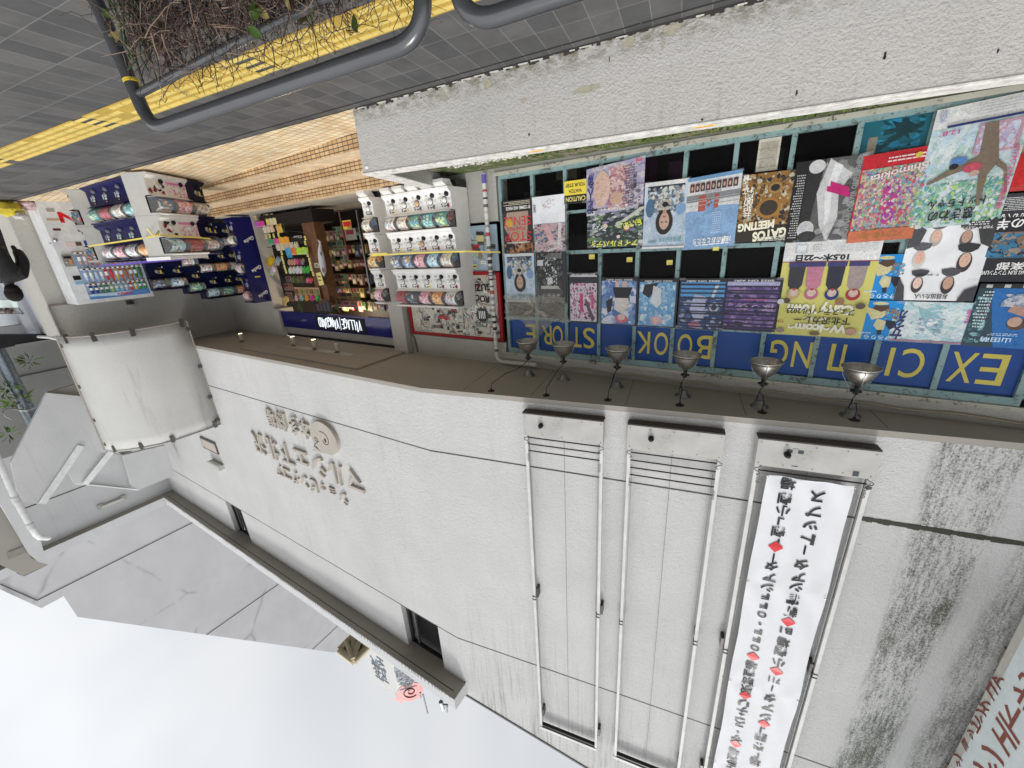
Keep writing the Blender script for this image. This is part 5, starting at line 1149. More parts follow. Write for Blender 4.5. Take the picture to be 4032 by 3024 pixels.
poster((3138, 640), (3345, 946), (.12, .12, .12), [('n', 0, 0, 1, 1, 40, [(.10, .10, .10), (.3, .3, .3), (.2, .2, .2)], .16), ('p', [(.15, .2), (.5, 0), (.62, .4), (.5, .8), (.35, 1), (.25, .7), (.3, .4)], (.55, .55, .55)), ('p', [(.3, .1), (.42, .05), (.5, .4), (.42, .8), (.36, .7), (.4, .4)], (.72, .72, .72)), ('r', .8, 0, 1, 1, (.02, .02, .02)), ('p', [(.55, .0), (.8, .0), (.8, .75), (.66, .8), (.62, .4)], (.03, .03, .03)), ('e', .70, .84, .13, .11, (.52, .52, .52)), ('e', .66, .93, .14, .07, (.04, .04, .04)), ('e', .68, .08, .12, .08, (.6, .6, .6)),
        ('p', [(.13, .42), (.48, .32), (.48, .38), (.13, .48)], (.50, .02, .16)), ('p', [(.16, .36), (.44, .27), (.44, .33), (.16, .42)], (.50, .02, .16)), ('l', .83, .15, .98, .95, 26, (.45, .45, .45)), ('t', 'MICHINARI OZAWA OBEFF SSHIO', .06, .98, .07, .96, (.25, .25, .25), -1.5708)], 'black and white dance photo poster with pink labels', v=VW - .008)
poster((3406, 604), (3588, 938), (.45, .02, .03), [('r', 0, .0, 1, .18, (.50, .02, .03)), ('n', .02, .16, .98, .86, 330, [(.55, .45, .3), (.35, .3, .5), (.15, .35, .4), (.6, .2, .3), (.6, .55, .5), (.3, .42, .25), (.25, .1, .3), (.55, .1, .12)], .05), ('n', .35, .3, .6, .8, 60, [(.55, .05, .2), (.35, .05, .35), (.6, .5, .5)], .05), ('r', 0, .86, 1, 1, (.55, .16, .08)), ('t', '下北沢を歌い踊れ', .15, .90, .05, .7, (.25, .12, .03)), ('t', 'Shimokita', .05, .16, .07, .8, (.6, .5, .5), .1), ('l', .1, .05, .7, .12, 2, (.62, .5, .5)), ('e', .2, .08, .05, .03, (.6, .45, .05))], 'red poster crowded with tiny colourful drawn figures', v=VW - .010, tilt=.05)
poster(c5(470, 180), c5(842, 905), (.50, .60, .62), [('n', 0, .0, 1, 1, 120, [(.55, .64, .68), (.45, .58, .66), (.62, .68, .68), (.40, .55, .50)], .12), ('r', 0, 0, 1, .16, (.68, .67, .66)), ('n', 0, .62, 1, .98, 190, [(.18, .42, .30), (.30, .5, .42), (.6, .68, .62), (.35, .55, .2), (.1, .34, .32)], .045), ('p', [(.06, .18), (.5, .18), (.5, .42), (.06, .42)], (.50, .30, .36)), ('n', .1, .2, .48, .40, 30, [(.55, .6, .72), (.45, .4, .55), (.6, .5, .58)], .07), ('p', [(.32, .18), (.45, .18), (.42, .45), (.36, .62), (.30, .85), (.26, .84), (.28, .6), (.20, .5)], (.20, .15, .11)), ('p', [(.38, .42), (.72, .52), (.92, .60), (.9, .62), (.68, .56), (.36, .50)], (.18, .14, .10)), ('p', [(.28, .5), (.12, .58), (.04, .78), (.02, .76), (.1, .55), (.26, .45)], (.20, .15, .11)), ('e', .62, .45, .09, .035, (.10, .22, .5)), ('e', .66, .49, .05, .025, K_), ('e', .46, .52, .10, .04, (.5, .08, .12)), ('e', .42, .57, .05, .025, (.5, .35, .28)),
        ('t', '窓ぎわの', .30, .86, .075, .5, K_), ('t', 'トットちゃん', .22, .77, .06, .62, K_), ('t', '12.8', .70, .19, .035, .18, (.4, .06, .2)), ('v', 'あの頃のわたしたち', .03, .9, .045, .06, (.5, .08, .2)), ('r', .0, .145, .85, .165, (.03, .04, .14)), ('l', .05, .03, .7, .12, 4, (.5, .5, .5)), ('v', '大切', .88, .12, .04, .08, (.25, .28, .4))], 'large pale watercolour poster of a child in a tree with black brush writing', v=VW - .012, tilt=.07)
poster(c6(432, 30), c6(772, 492), (.66, .66, .67), [('h', .30, .22, .12, SK2, (.10, .10, .10), (.07, .07, .07)), ('h', .66, .20, .12, SK, (.35, .32, .3), (.10, .10, .11)), ('h', .80, .46, .13, (.6, .36, .28), (.5, .48, .46), (.09, .09, .10)), ('h', .24, .50, .14, SK, (.04, .03, .03), (.03, .03, .03)), ('h', .36, .78, .13, SK2, (.04, .03, .03), (.06, .06, .07)), ('h', .74, .78, .12, (.62, .45, .38), (.05, .04, .04), (.05, .05, .06)), ('p', [(0, 0), (.42, 0), (.2, .12), (.12, .3), (0, .35)], (.05, .05, .05)), ('p', [(1, 0), (1, .34), (.85, .3), (.8, .12)], (.08, .08, .09)), ('p', [(0, .8), (.14, .86), (.2, 1), (0, 1)], (.05, .05, .06)), ('p', [(1, .7), (1, 1), (.86, 1), (.9, .82)], (.06, .06, .07)), ('t', 'お目出たい人', .32, .92, .05, .42, K_), ('l', .1, .04, .35, .09, 2, (.6, .6, .6)), ('r', .86, .02, .94, .06, (.6, .6, .6)), ('t', '作・演出 水谷龍二', .5, .66, .018, .3, K_), ('t', '下北沢 ザ・スズナリ', .04, .10, .025, .35, WH)], 'white poster with six heads of people in dark suits', v=VW - .009)
poster(c6(875, 15), (4100, 1110), (.02, .02, .025), [('r', 0, .18, 1, .62, (.04, .13, .22)), ('n', .1, .2, .9, .6, 60, [(.05, .2, .35), (.25, .16, .1), (.02, .03, .05), (.3, .25, .2)], .12), ('r', 0, .0, 1, .22, (.02, .02, .025)), ('t', '2020 RISING SUN ワンマンLIVE!!', .02, .82, .06, .9, WH), ('t', '倶楽部', .1, .7, .09, .6, WH), ('t', '彼岸の羊', .1, .03, .12, .8, WH)], 'black concert poster with white writing at the left end, above the blue one')
poster(c6(820, 390), (4130, 1380), (.02, .14, .42), [('p', [(.0, 0), (1, 0), (1, 1), (.0, 1)], (.02, .15, .44)), ('p', [(.85, 0), (1, 0), (1, 1), (.62, 1), (.78, .4)], (.03, .06, .08)), ('n', .8, .2, 1, .95, 30, [(.2, .4, .42), (.03, .07, .09), (.06, .14, .16)], .08), ('e', .45, .62, .11, .09, (.10, .06, .05)), ('e', .48, .58, .08, .08, SK), ('p', [(.2, .25), (.55, .25), (.6, .42), (.4, .5), (.15, .4)], (.45, .26, .2)), ('n', .3, .15, .7, .35, 20, [(.5, .52, .55), (.25, .3, .4)], .08), ('t', '山田萌', .45, .84, .06, .35, (.45, .6, .75)), ('l', .4, .76, .8, .81, 2, (.4, .55, .7)), ('l', .82, .1, .98, .7, 12, (.5, .6, .6)), ('r', 0, -.0, 1, .07, K_)] + [('r', .06 + .2 * i, .01, .13 + .2 * i, .06, (.5, .5, .5)) for i in range(5)], 'deep blue concert poster with a bending figure at the left end', v=VW - .010)
poster(c6(340, 492), c6(790, 742), (.60, .68, .70), [('n', 0, 0, 1, 1, 60, [(.64, .72, .73), (.45, .62, .66), (.56, .66, .70), (.35, .55, .60)], .15), ('p', [(.5, .3), (.75, .1), (.62, .6), (.45, .85), (.4, .5)], (.28, .48, .52)), ('n', .4, .4, .7, .8, 26, [(.3, .38, .5), (.2, .26, .36), (.6, .66, .7)], .05), ('v', '女糸', .84, 1.0, .30, .15, (.03, .03, .12)), ('v', '唐十郎', .14, .5, .09, .06, (.5, .08, .3)), ('l', .03, .1, .12, .9, 22, (.5, .3, .45)), ('r', 0, 0, .02, 1, (.45, .1, .25)), ('r', 0, .97, 1, 1, (.5, .2, .3))], 'teal and white watercolour poster with a pink border and two large dark characters')
for (A, B, lb) in ((c6(160, 225), c6(350, 482), 'upper of two matching blue posters of a dancing figure'), (c6(118, 485), c6(325, 722), 'lower of two matching blue posters of a dancing figure')):
    poster(A, B, (.01, .20, .50), [('p', [(.45, .15), (.7, .2), (.85, .1), (.9, .2), (.7, .35), (.62, .48), (.4, .42), (.3, .3)], (.62, .56, .30)), ('e', .5, .07, .17, .04, (.6, .55, .3)), ('p', [(.3, .12), (.6, .12), (.66, .2), (.45, .28), (.3, .22)], (.09, .05, .03)), ('p', [(.3, .5), (.5, .45), (.55, .62), (.42, .76), (.3, .72)], (.58, .54, .32)), ('p', [(.1, .5), (.3, .48), (.28, .6), (.18, .72), (.05, .62)], (.02, .02, .03)), ('p', [(.35, .72), (.45, .74), (.42, .86), (.33, .84)], (.03, .03, .03)), ('n', .05, .2, .35, .45, 16, [(.15, .4, .65), (.3, .2, .1)], .07), ('t', 'けろりら', .1, .88, .08, .6, (.55, .68, .8)), ('t', 'vooh', .55, .80, .05, .3, (.5, .65, .8))], lb)
cy = (.50, .47, .13)
poster(c4(535, 95), c4(1065, 785), cy, [('r', 0, 0, 1, .21, (.70, .70, .70)), ('r', 0, .205, 1, .215, (.4, .1, .1)), ('t', '10.5木〜22日', .30, .145, .05, .56, K_, 0, .05), ('l', .04, .02, .5, .12, 7, (.45, .45, .45)), ('r', .74, .03, .88, .12, (.5, .55, .6)), ('r', .76, .045, .86, .105, (.66, .68, .7)), ('l', .6, .03, .72, .12, 4, (.35, .35, .35))] +
        [o for i, (x, hr, ct) in enumerate(((.18, (.4, .03, .04), (.33, .27, .26)), (.40, (.02, .04, .18), (.03, .03, .05)), (.62, (.45, .14, .22), (.5, .2, .28)), (.82, (.5, .38, .15), (.04, .04, .05)))) for o in (('p', [(x - .09, .22), (x + .09, .22), (x + .08, .45), (x + .04, .5), (x - .04, .5), (x - .08, .45)], ct), ('r', x - .10, .215, x + .10, .26, (.05, .05, .16)), ('e', x, .545, .075, .06, hr), ('e', x, .53, .048, .040, (.64, .48, .40)), ('e', x, .495, .02, .012, (.45, .05, .06)))] +
        [('t', 'Curry Town', .14, .66, .09, .72, (.66, .64, .52), 0, .05), ('t', 'Welcome', .16, .87, .08, .66, (.66, .64, .52), 0, .05), ('t', 'to the', .4, .79, .04, .25, (.62, .6, .5)), ('t', '下北沢カレー', .14, .79, .06, .62, K_), ('t', 'フェスティバル2023', .12, .70, .055, .74, K_), ('e', .9, .95, .05, .03, (.3, .25, .2)), ('e', .88, .62, .04, .028, (.1, .07, .06)), ('e', .95, .63, .04, .03, (.6, .6, .58)), ('e', .12, .93, .06, .04, (.5, .3, .2)), ('e', .3, .62, .05, .035, (.3, .15, .08)), ('e', .08, .66, .05, .03, (.12, .09, .07)), ('e', .5, .97, .06, .02, (.2, .12, .08)), ('t', '116', .88, .84, .03, .07, (.35, .03, .03))], 'mustard yellow food festival poster with four drawn half figures and a white foot', v=VW - .008)
blk = [(.02, .02, .03), (.05, .05, .07)]
def strip(A, B, ops, lb, top='2022 ON AIR!'):
    poster(A, B, (.025, .025, .03), ops + [('t', top, .15, .035, .03, .7, (.6, .6, .6)), ('st', 0, .1, 1, .98, 11, (.03, .03, .05))] if 'dark' in lb else ops + [('t', top, .15, .035, .03, .7, (.6, .6, .6))], lb, curl=.003, v=VW - .006)
strip((2240, 1074), c7(935, 752), [('r', .05, .05, .95, .96, (.58, .56, .58)), ('r', .05, .08, .95, .2, (.03, .03, .04)), ('n', .05, .2, .95, .92, 90, [(.6, .5, .56), (.5, .08, .2), (.04, .04, .05), (.3, .15, .25), (.7, .68, .7), (.35, .1, .2)], .07), ('p', [(.1, .9), (.4, .5), (.45, .55), (.2, .96)], (.1, .08, .1)), ('p', [(.5, .4), (.62, .4), (.6, .75), (.5, .75)], (.5, .06, .2)), ('p', [(.15, .42), (.24, .4), (.22, .7), (.14, .7)], (.5, .1, .2)), ('t', '2022.10.8 SAT ON AIR', .1, .02, .035, .8, WH)], 'music show poster with small pink and white figures, nearest the pipe in the taped row', ' ')
strip((2368, 1092), (2507, 1284), [('n', .05, .07, .98, .98, 40, [(.10, .18, .42), (.3, .42, .62), (.6, .62, .7), (.16, .28, .5)], .2), ('p', [(.3, .08), (.42, .08), (.42, .25), (.3, .25)], (.6, .45, .42)), ('p', [(.5, .08), (.6, .08), (.6, .25), (.5, .25)], (.6, .45, .42)), ('p', [(.15, .2), (.68, .2), (.6, .42), (.25, .45)], (.02, .02, .03)), ('p', [(.25, .42), (.6, .42), (.62, .66), (.4, .75), (.22, .6)], (.62, .56, .52)), ('e', .42, .86, .18, .09, (.55, .16, .22)), ('e', .42, .82, .10, .07, (.66, .48, .42)), ('p', [(.66, .4), (.85, .5), (.8, .75), (.7, .7)], (.03, .03, .04))], 'taped poster of a drawn figure in a black skirt on a blue and white sky')
strip((2518, 1097), (2659, 1291), [('n', .05, .07, .98, .98, 70, [(.14, .34, .58), (.3, .5, .68), (.55, .66, .74), (.2, .42, .64)], .13), ('p', [(.5, .08), (.85, .12), (.9, .3), (.72, .4), (.62, .28)], (.03, .03, .04)), ('p', [(.42, .2), (.62, .14), (.66, .5), (.5, .6), (.4, .5)], (.62, .64, .66)), ('e', .5, .86, .16, .09, (.62, .36, .42)), ('e', .5, .84, .09, .06, (.66, .5, .46))], 'taped poster of rippling blue water with a small black shape')
strip((2680, 1096), (2842, 1302), [('p', [(.03, .07), (.97, .07), (.97, .5), (.5, .55), (.03, .4)], (.10, .32, .62)), ('n', .03, .35, .97, .98, 70, [(.03, .06, .16), (.06, .12, .28), (.3, .36, .5), (.1, .1, .2)], .13), ('p', [(.4, .35), (.66, .3), (.74, .6), (.6, .85), (.42, .8)], (.42, .44, .60)), ('e', .22, .55, .10, .10, (.45, .47, .55)), ('e', .22, .55, .06, .06, (.05, .06, .12)), ('p', [(.15, .1), (.22, .1), (.3, .35), (.24, .36)], (.6, .62, .66)), ('e', .6, .9, .14, .07, (.45, .2, .3))], 'dark blue taped poster of a floating pale figure')
strip((2862, 1094), (3052, 1308), [('r', .05, .09, .97, .97, (.06, .04, .14)), ('n', .05, .1, .97, .95, 50, [(.12, .07, .24), (.04, .03, .08), (.2, .14, .34), (.3, .2, .4)], .14), ('r', .05, .07, .97, .14, (.4, .4, .6)), ('t', 'ぼっち', .1, .5, .09, .6, (.4, .28, .4)), ('l', .2, .38, .7, .42, 1, (.5, .15, .3))], 'dark purple taped poster with faint pink writing, last of the row')
poster((2110, 994), c7(652, 562), (.05, .05, .05), [('n', 0, 0, 1, 1, 90, [(.03, .03, .03), (.10, .10, .10), (.16, .15, .13), (.05, .05, .05)], .10), ('n', .3, .1, .75, .7, 40, [(.5, .52, .52), (.25, .28, .28), (.1, .12, .12), (.62, .64, .64)], .05), ('r', .45, .5, .62, .62, (.55, .56, .55)), ('r', .2, .66, .85, .72, (.42, .41, .38)), ('r', 0, .72, 1, .96, (.09, .08, .075)), ('e', .2, .62, .07, .09, (.07, .05, .05)), ('l', .15, .03, .75, .13, 5, (.3, .3, .3)), ('r', .75, .15, .95, .26, (.6, .6, .6)), ('t', 'あとがき', .2, .82, .04, .6, (.4, .4, .4)), ('r', .0, .0, .12, 1, (.04, .04, .05))], 'dark poster of a cluttered white room, beside the smaller portrait')
poster(r4(-20, 1180), r4(128, 1432), (.46, .43, .36), [('n', .1, .1, .9, .9, 14, [(.40, .37, .3), (.5, .47, .4)], .16), ('r', 0, .3, 1, .31, (.25, .22, .18)), ('r', 0, .6, 1, .61, (.25, .22, .18))], 'plain beige paper standing behind the glass under the gold poster', v=VW + .038, cat='paper', name='paper_sheet')
poster(r4(865, 1010), r4(1400, 1300), (.01, .09, .12), [('n', .15, .1, .75, .9, 24, [(.02, .2, .34), (.02, .14, .2), (.01, .05, .06)], .16), ('p', [(.35, .2), (.42, .1), (.46, .22), (.6, .12), (.52, .3), (.7, .32), (.5, .42), (.56, .6), (.42, .46), (.3, .6), (.34, .42), (.2, .34)], (.01, .04, .05)), ('r', .75, .45, .88, .85, (.25, .22, .17))], 'dim teal picture behind the glass beside the red crowded poster', v=VW + .038, cat='picture', name='picture')
poster(c5(905, 440), (4100, 745), (.50, .03, .03), [('st', 0, 0, 1, 1, 16, (.22, .06, .05)), ('e', .6, .5, .35, .4, (.55, .02, .02)), ('n', .2, 0, .9, .2, 8, [(.2, .1, .06), (.5, .3, .1)], .12)], 'red striped poster at the photo edge beside the watercolour poster')
poster(c5(842, 740), (4080, 892), (.03, .03, .035), [('l', .05, .1, .95, .5, 8, (.5, .5, .5)), ('t', '陰がおくる', .2, .6, .2, .6, WH)], 'black leaflet with white writing at the photo edge')
for q, lb in ((s7(730, 1130), 'third'), (s7(1058, 1155), 'second'), (s7(1407, 1180), 'first'), (s7(1810, 1055), 'tilted')):
    poster((q[0] - 10, q[1] - 9), (q[0] + 12, q[1] + 9), (.62, .55, .12), [('l', .1, .5, .9, .9, 2, (.3, .25, .1))], {'third': 'small yellow sticker on the pane over the music show poster', 'second': 'small yellow sticker on the pane over the black skirt poster', 'first': 'small yellow sticker on the pane over the blue water poster', 'tilted': 'small yellow sticker just above the blue sky street poster'}[lb], v=VW + .03 if lb != 'tilted' else VW - .003, cat='sticker', name='sticker', group='small yellow stickers on the panes')
# crumpled clear film tied at the top corner
fl = thing('plastic_film', 'crumpled clear plastic film hanging over the panes at the entrance end', 'plastic film', UF(2.85, VW - .05, 2.2), TH)
mb = MB(); NX, NZ = 26, 22; V = []
for j in range(NZ + 1):
    for i in range(NX + 1):
        a, b = i / NX, j / NZ; u = 2.33 + .99 * a; z = 2.18 + .36 * b + (.24 * (1 - abs(a - .45) * 4) * b if abs(a - .45) < .25 else 0)
        V.append(UF(u, VW - .045 - .03 * math.sin(a * 21 + b * 9) * math.sin(b * 13 + a * 4) - .02 * rpo.random(), z + .012 * math.sin(a * 30)))
mb.mesh(V, [(j*(NX+1)+i, j*(NX+1)+i+1, (j+1)*(NX+1)+i+1, (j+1)*(NX+1)+i) for j in range(NZ) for i in range(NX)], FILM, K, True); mb.build('sheet', fl)
mb = MB(); p = UF(2.80, VW - .07, 2.35)
for k in range(26):
    a = rpo.uniform(-2.9, -.2) if k % 2 else rpo.uniform(.5, 2.2); L = rpo.uniform(.12, .34); d = UF.ex * math.cos(a) * L + Vector((0, 0, -math.sin(a) * L)); e = UF.ey * -.03 * rpo.random()
    mb.face([p, p + d * .5 + e + Vector((0, 0, .02)), p + d + e, p + d * .6 - Vector((0, 0, .03))], FILM, K)
mb.build('gathered_knot', fl)

# ================================================================ SHOP ENTRANCE
ssn = thing('shop_sign', 'dark blue shop sign over the doorway with thin white lit capitals', 'sign', UF(7.7, VW, 2.66), TH)
NAVY = mk_simple('glossy_navy', (.008, .012, .16), .12, var=.1)
mb = MB(); mb.box(UF, 5.77, 9.60, VW - .02, VW + .06, 2.665, 3.03, NAVY); mb.build('sign_board', ssn)
Fs = UF; p0, p1 = uvz(onV(*s6(950, 1290), VW)), uvz(onV(*s6(570, 1240), VW))
us = [p0[0] + (p1[0] - p0[0]) * k for k in (0, 1)]
chs = list('VILLAGE/VANGUARD'); tot = p1[0] - p0[0]; step = tot / len(chs)
for i, ch in enumerate(chs):
    mb = MB(); zz3 = 2.735 + (.03 if ch in 'IA' and i % 2 else 0) - (.02 if ch in 'NG' else 0)
    mb.text(UF, ch, p0[0] + step * (i + .5), zz3 if ch != '/' else 2.70, .22 if ch != '/' else .28, LETTER, K, VW - .03, cx=True, w=step * (.72 if ch not in 'I/' else .2), bold=-.02, depth=.01); mb.build('letter', ssn)
mb = MB(); mb.box(UF, p0[0] - .1, p1[0] + .1, VW - .028, VW - .0205, 2.70, 3.0, PAINT, (.004, .004, .012)); mb.build('letter_backing', ssn)
# wooden post and display unit inside the doorway
def PV(q, v): return onV(*q, v)
def vbox(mb, A, B, v, d, mat, col, back=0.):
    a, b = uvz(onV(*A, v)), uvz(onV(*B, v)); mb.box(UF, b[0], a[0], v - back, v + d, min(a[2], b[2]), max(a[2], b[2]), mat, col)
WOOD = mk_simple('brown_wood', (.20, .085, .035), .5, var=.5, scale=12)
pst = thing('display_stand', 'brown wooden display post on a black base inside the doorway', 'display stand', UF(7.2, 5.1, .57), TH)
mb = MB(); a = uvz(onV(*cS(640, 235), 5.20)); b = uvz(onV(*cS(795, 235), 5.20)); mb.box(UF, b[0], a[0], 5.20, 5.42, .8, 2.52, WOOD); mb.build('post', pst)
mb = MB(); a = uvz(onV(*cS(110, 180), 5.10)); b = uvz(onV(*cS(450, 230), 5.10)); c = uvz(onV(*cS(795, 230), 5.10)); mb.box(UF, c[0], a[0], 5.10, 5.6, .63, .86, PAINT, (.018, .012, .010)); mb.build('base', pst)
mb = MB()
for u in (c[0] + .05, (c[0] + a[0]) / 2, a[0] - .05): mb.ball(UF(u, 5.15, .605), .032, PLAST, (.02, .02, .02), 8)
mb.build('caster', pst)
mb = MB()
for q in ((850, 150), (1125, 145)):
    A_, B_ = onV(*cS(q[0], q[1]), 5.5), onV(*cS(q[0] + 130, q[1] + 640), 5.5); mb.tube([A_, B_], .016, WOOD)
mb.build('pole', pst)
mb = MB()
for k, (q, w2_) in enumerate((((60, 560), 1), ((60, 700), 1), ((180, 470), 1))):
    A_, B_ = onV(*cS(120 + k * 40, 640 - 230 * k + 200), 5.25), onV(*cS(760, 700 - 230 * k + 200), 5.25); mb.tube([A_, B_], .008, METAL, (.2, .2, .2), 6)
mb.build('hanging_rail', pst)
ORD = ['first', 'second', 'third', 'fourth', 'fifth', 'sixth', 'seventh']
def note(q, col=(.70, .62, .22), v=5.12, s=(18, 27)):
    a = uvz(onV(q[0], q[1], v)); b = uvz(onV(q[0] + s[0] * .3135 * 1.9, q[1] + s[1] * .3135 * 1.9, v))
    x, z, t_ = b[0], a[2], rpo.uniform(-.2, .2); w_, h_ = a[0] - b[0], b[2] - a[2]
    mb = MB(); P = [(x, z), (x + w_, z + t_ * w_), (x + w_ - t_ * h_, z + h_ + t_ * w_), (x - t_ * h_, z + h_)]
    mb.slab([UF(p[0], v, p[1]) for p in P], UF.ey * .002, PRINT, col)
    for k in range(2): f = .3 + .3 * k; mb.face([UF(x + w_ * .2, v - .001, z + h_ * f), UF(x + w_ * .8, v - .001, z + h_ * f), UF(x + w_ * .8, v - .001, z + h_ * (f + .1)), UF(x + w_ * .2, v - .001, z + h_ * (f + .1))], PRINT, (.1, .08, .05))
    return mb.build('price_note')
notes = [(65, 225), (208, 200), (272, 192), (198, 460), (245, 452), (292, 445), (355, 437), (685, 475), (692, 540), (712, 620), (722, 690), (745, 755), (758, 812), (768, 868), (788, 925), (393, 662), (403, 730), (418, 782), (432, 842), (445, 892)]
NL = ['%s price note of the lowest row' % o for o in ORD[:3]] + ['%s price note of the second row' % o for o in ORD[:4]] + ['%s price note up the column beside the wooden post' % o for o in ORD + ['eighth']] + ['%s price note up the column beside the yellow plush face' % o for o in ORD[:5]]
for i, q in enumerate(notes): tag(note(cS(*q)), NL[i] + ', small and yellow', 'price note', 'yellow price notes on the display stand')
tag(note(cS(838, 930), s=(50, 82)), 'large yellow handwritten sign at the top of the wooden post', 'sign')
mb = MB(); vbox(mb, cS(815, 815), cS(885, 875), 5.18, .004, PRINT, (.42, .40, .28)); vbox(mb, cS(835, 830), cS(865, 862), 5.177, .003, PRINT, (.15, .15, .15)); tag(mb.build('post_label'), 'small beige label on the wooden post', 'label')
mb = MB(); vbox(mb, cS(1170, 285), cS(1295, 385), 5.4, .004, PRINT, (.62, .48, .06)); vbox(mb, cS(1180, 300), cS(1285, 350), 5.396, .003, PRINT, (.50, .02, .02))
F_ = UF; pp_ = uvz(onV(*cS(1290, 352), 5.39)); mb.text(UF, 'SALE', pp_[0], pp_[2], .045, PRINT, K, 5.392, w=.14); tag(mb.build('sale_sign'), 'yellow and red handwritten sale sign inside the doorway', 'sign')
# black menu-like boards
for q0, q1, lb in (((355, 255), (520, 330), 'lower black box with white writing'), ((510, 490), (690, 570), 'upper black box with white writing')):
    mb = MB(); vbox(mb, cS(*q0), cS(*q1), 5.14, .05, PRINT, (.015, .015, .015)); a = uvz(onV(*cS(*q1), 5.13)); mb.text(UF, '10 Shaver', a[0] + .03, a[2] - .16, .05, PRINT, (.6, .6, .58), 5.137, w=.3); tag(mb.build('boxed_goods'), lb + ' on the display stand', 'box')
# hanging goods, in rows
ORD0 = 0
ORD = ['first', 'second', 'third', 'fourth', 'fifth', 'sixth', 'seventh']
def goods(q0, q1, n, pal, label, cat='toy', v=5.18, kind='pouch', nm='hanging_goods'):
    a, b = uvz(onV(*cS(*q0), v)), uvz(onV(*cS(*q1), v)); w_ = (a[0] - b[0]) / n; z0, z1 = min(a[2], b[2]), max(a[2], b[2]); h_ = z1 - z0
    for i in range(n):
        u = b[0] + w_ * i; c = pal[i % len(pal)]; mb = MB(); sl = (a[2] - z0) * 0
        if kind == 'pouch':
            mb.slab([UF(u + .003, v, z0 + h_ * .1), UF(u + w_ * .5, v - .02, z0), UF(u + w_ - .003, v, z0 + h_ * .1), UF(u + w_ - .003, v, z1), UF(u + .003, v, z1)], UF.ey * .02, PLAST, c); mb.box(UF, u + w_ * .15, u + w_ * .85, v - .003, v, z0 + h_ * .72, z0 + h_ * .95, PRINT, tuple(min(1, x * .4 + .35) for x in c)); mb.box(UF, u + w_ * .3, u + w_ * .7, v - .004, v, z0 + h_ * .3, z0 + h_ * .55, PRINT, tuple(x * .4 for x in c))
        elif kind == 'plush':
            for k in range(3): mb.ball(UF(u + w_ * (.3 + .25 * k), v - .01 * (k % 2), z0 + h_ * (.3 + .2 * k)), min(w_, h_) * .36, CLOTH, tuple(x * rpo.uniform(.7, 1.2) for x in c), 6, (1, .6, 1.1))
        elif kind == 'card':
            mb.box(UF, u + .004, u + w_ - .004, v, v + .01, z0, z1, PRINT, c); mb.box(UF, u + w_ * .2, u + w_ * .8, v - .02, v, z0 + h_ * .15, z0 + h_ * .5, PLAST, tuple(x * rpo.uniform(.3, .9) for x in pal[(i + 1) % len(pal)])); mb.box(UF, u + w_ * .15, u + w_ * .85, v - .002, v, z0 + h_ * .65, z0 + h_ * .85, PRINT, pal[(i + 2) % len(pal)])
        elif kind == 'glove':
            for k in range(4): mb.tube([UF(u + w_ * (.2 + .2 * k), v, z1), UF(u + w_ * (.2 + .22 * k), v - .01, z0 + h_ * .25 * (k % 2))], w_ * .11, CLOTH, c, 6)
            mb.box(UF, u + w_ * .1, u + w_ * .9, v - .01, v + .01, z0 + h_ * .5, z1, CLOTH, c)
        tag(mb.build(nm), label if n == 1 else '%s of the %s counted from the white machines' % (ORD[i], label), cat, label)
goods((65, 300), (205, 355), 2, [(.62, .05, .28), (.5, .10, .42)], 'magenta pouches', v=5.10)
goods((205, 262), (355, 330), 3, [(.62, .55, .25), (.55, .50, .40), (.65, .52, .10)], 'yellow patterned pouches', v=5.10)
goods((170, 350), (330, 425), 3, [(.70, .50, .38), (.68, .55, .42), (.72, .60, .48)], 'peach gloves', kind='glove', v=5.10)
goods((335, 330), (435, 430), 2, [(.72, .50, .10), (.70, .45, .15)], 'orange gloves', kind='glove', v=5.10)
goods((235, 515), (385, 580), 2, [(.62, .10, .30), (.05, .30, .12)], 'green and pink pouches', v=5.10)
goods((365, 490), (510, 575), 2, [(.72, .30, .04), (.72, .38, .04)], 'orange pouches', v=5.10)
goods((335, 570), (640, 640), 5, [(.66, .58, .40), (.70, .62, .50), (.62, .50, .35)], 'cream gloves', kind='glove', v=5.12)
goods((450, 630), (740, 705), 4, [(.35, .55, .08), (.38, .58, .06), (.62, .18, .05), (.05, .35, .60)], 'blue, orange and lime pouches', v=5.10)
goods((475, 690), (560, 745), 1, [(.05, .35, .60)], 'blue glove under the blue pouch', kind='glove', v=5.12)
goods((485, 760), (710, 840), 6, [(.25, .25, .32), (.40, .08, .08), (.62, .12, .28), (.62, .35, .22), (.66, .28, .18), (.6, .3, .25)], 'coral and red plush toys', kind='plush')
goods((495, 860), (780, 945), 6, [(.06, .38, .08), (.08, .42, .10), (.62, .60, .58), (.66, .64, .62), (.60, .58, .57), (.66, .62, .6)], 'white and green plush toys', kind='plush')
goods((715, 1000), (810, 1065), 2, [(.65, .10, .10), (.6, .2, .35)], 'red plush toys beside the large yellow sign', kind='plush')
goods((215, 740), (335, 850), 1, [(.58, .40, .03)], 'round yellow plush face toy', kind='plush')
goods((260, 860), (350, 960), 1, [(.60, .62, .62)], 'white plush toy with a pointed head', kind='plush')
goods((330, 740), (410, 840), 1, [(.35, .33, .36)], 'grey plush toy beside the yellow one', kind='plush')
goods((530, 970), (720, 1080), 5, [(.07, .10, .03), (.12, .13, .05), (.16, .13, .08)], 'dull green plush toys', kind='plush')
goods((310, 985), (540, 1060), 4, [(.22, .19, .17), (.26, .18, .15), (.18, .17, .16)], 'pale packs by the blue machines', kind='card', v=5.5)
goods((320, 1070), (560, 1160), 5, [(.22, .12, .10), (.28, .20, .14), (.16, .10, .12)], 'brown packs by the ceiling', kind='card', v=5.4)
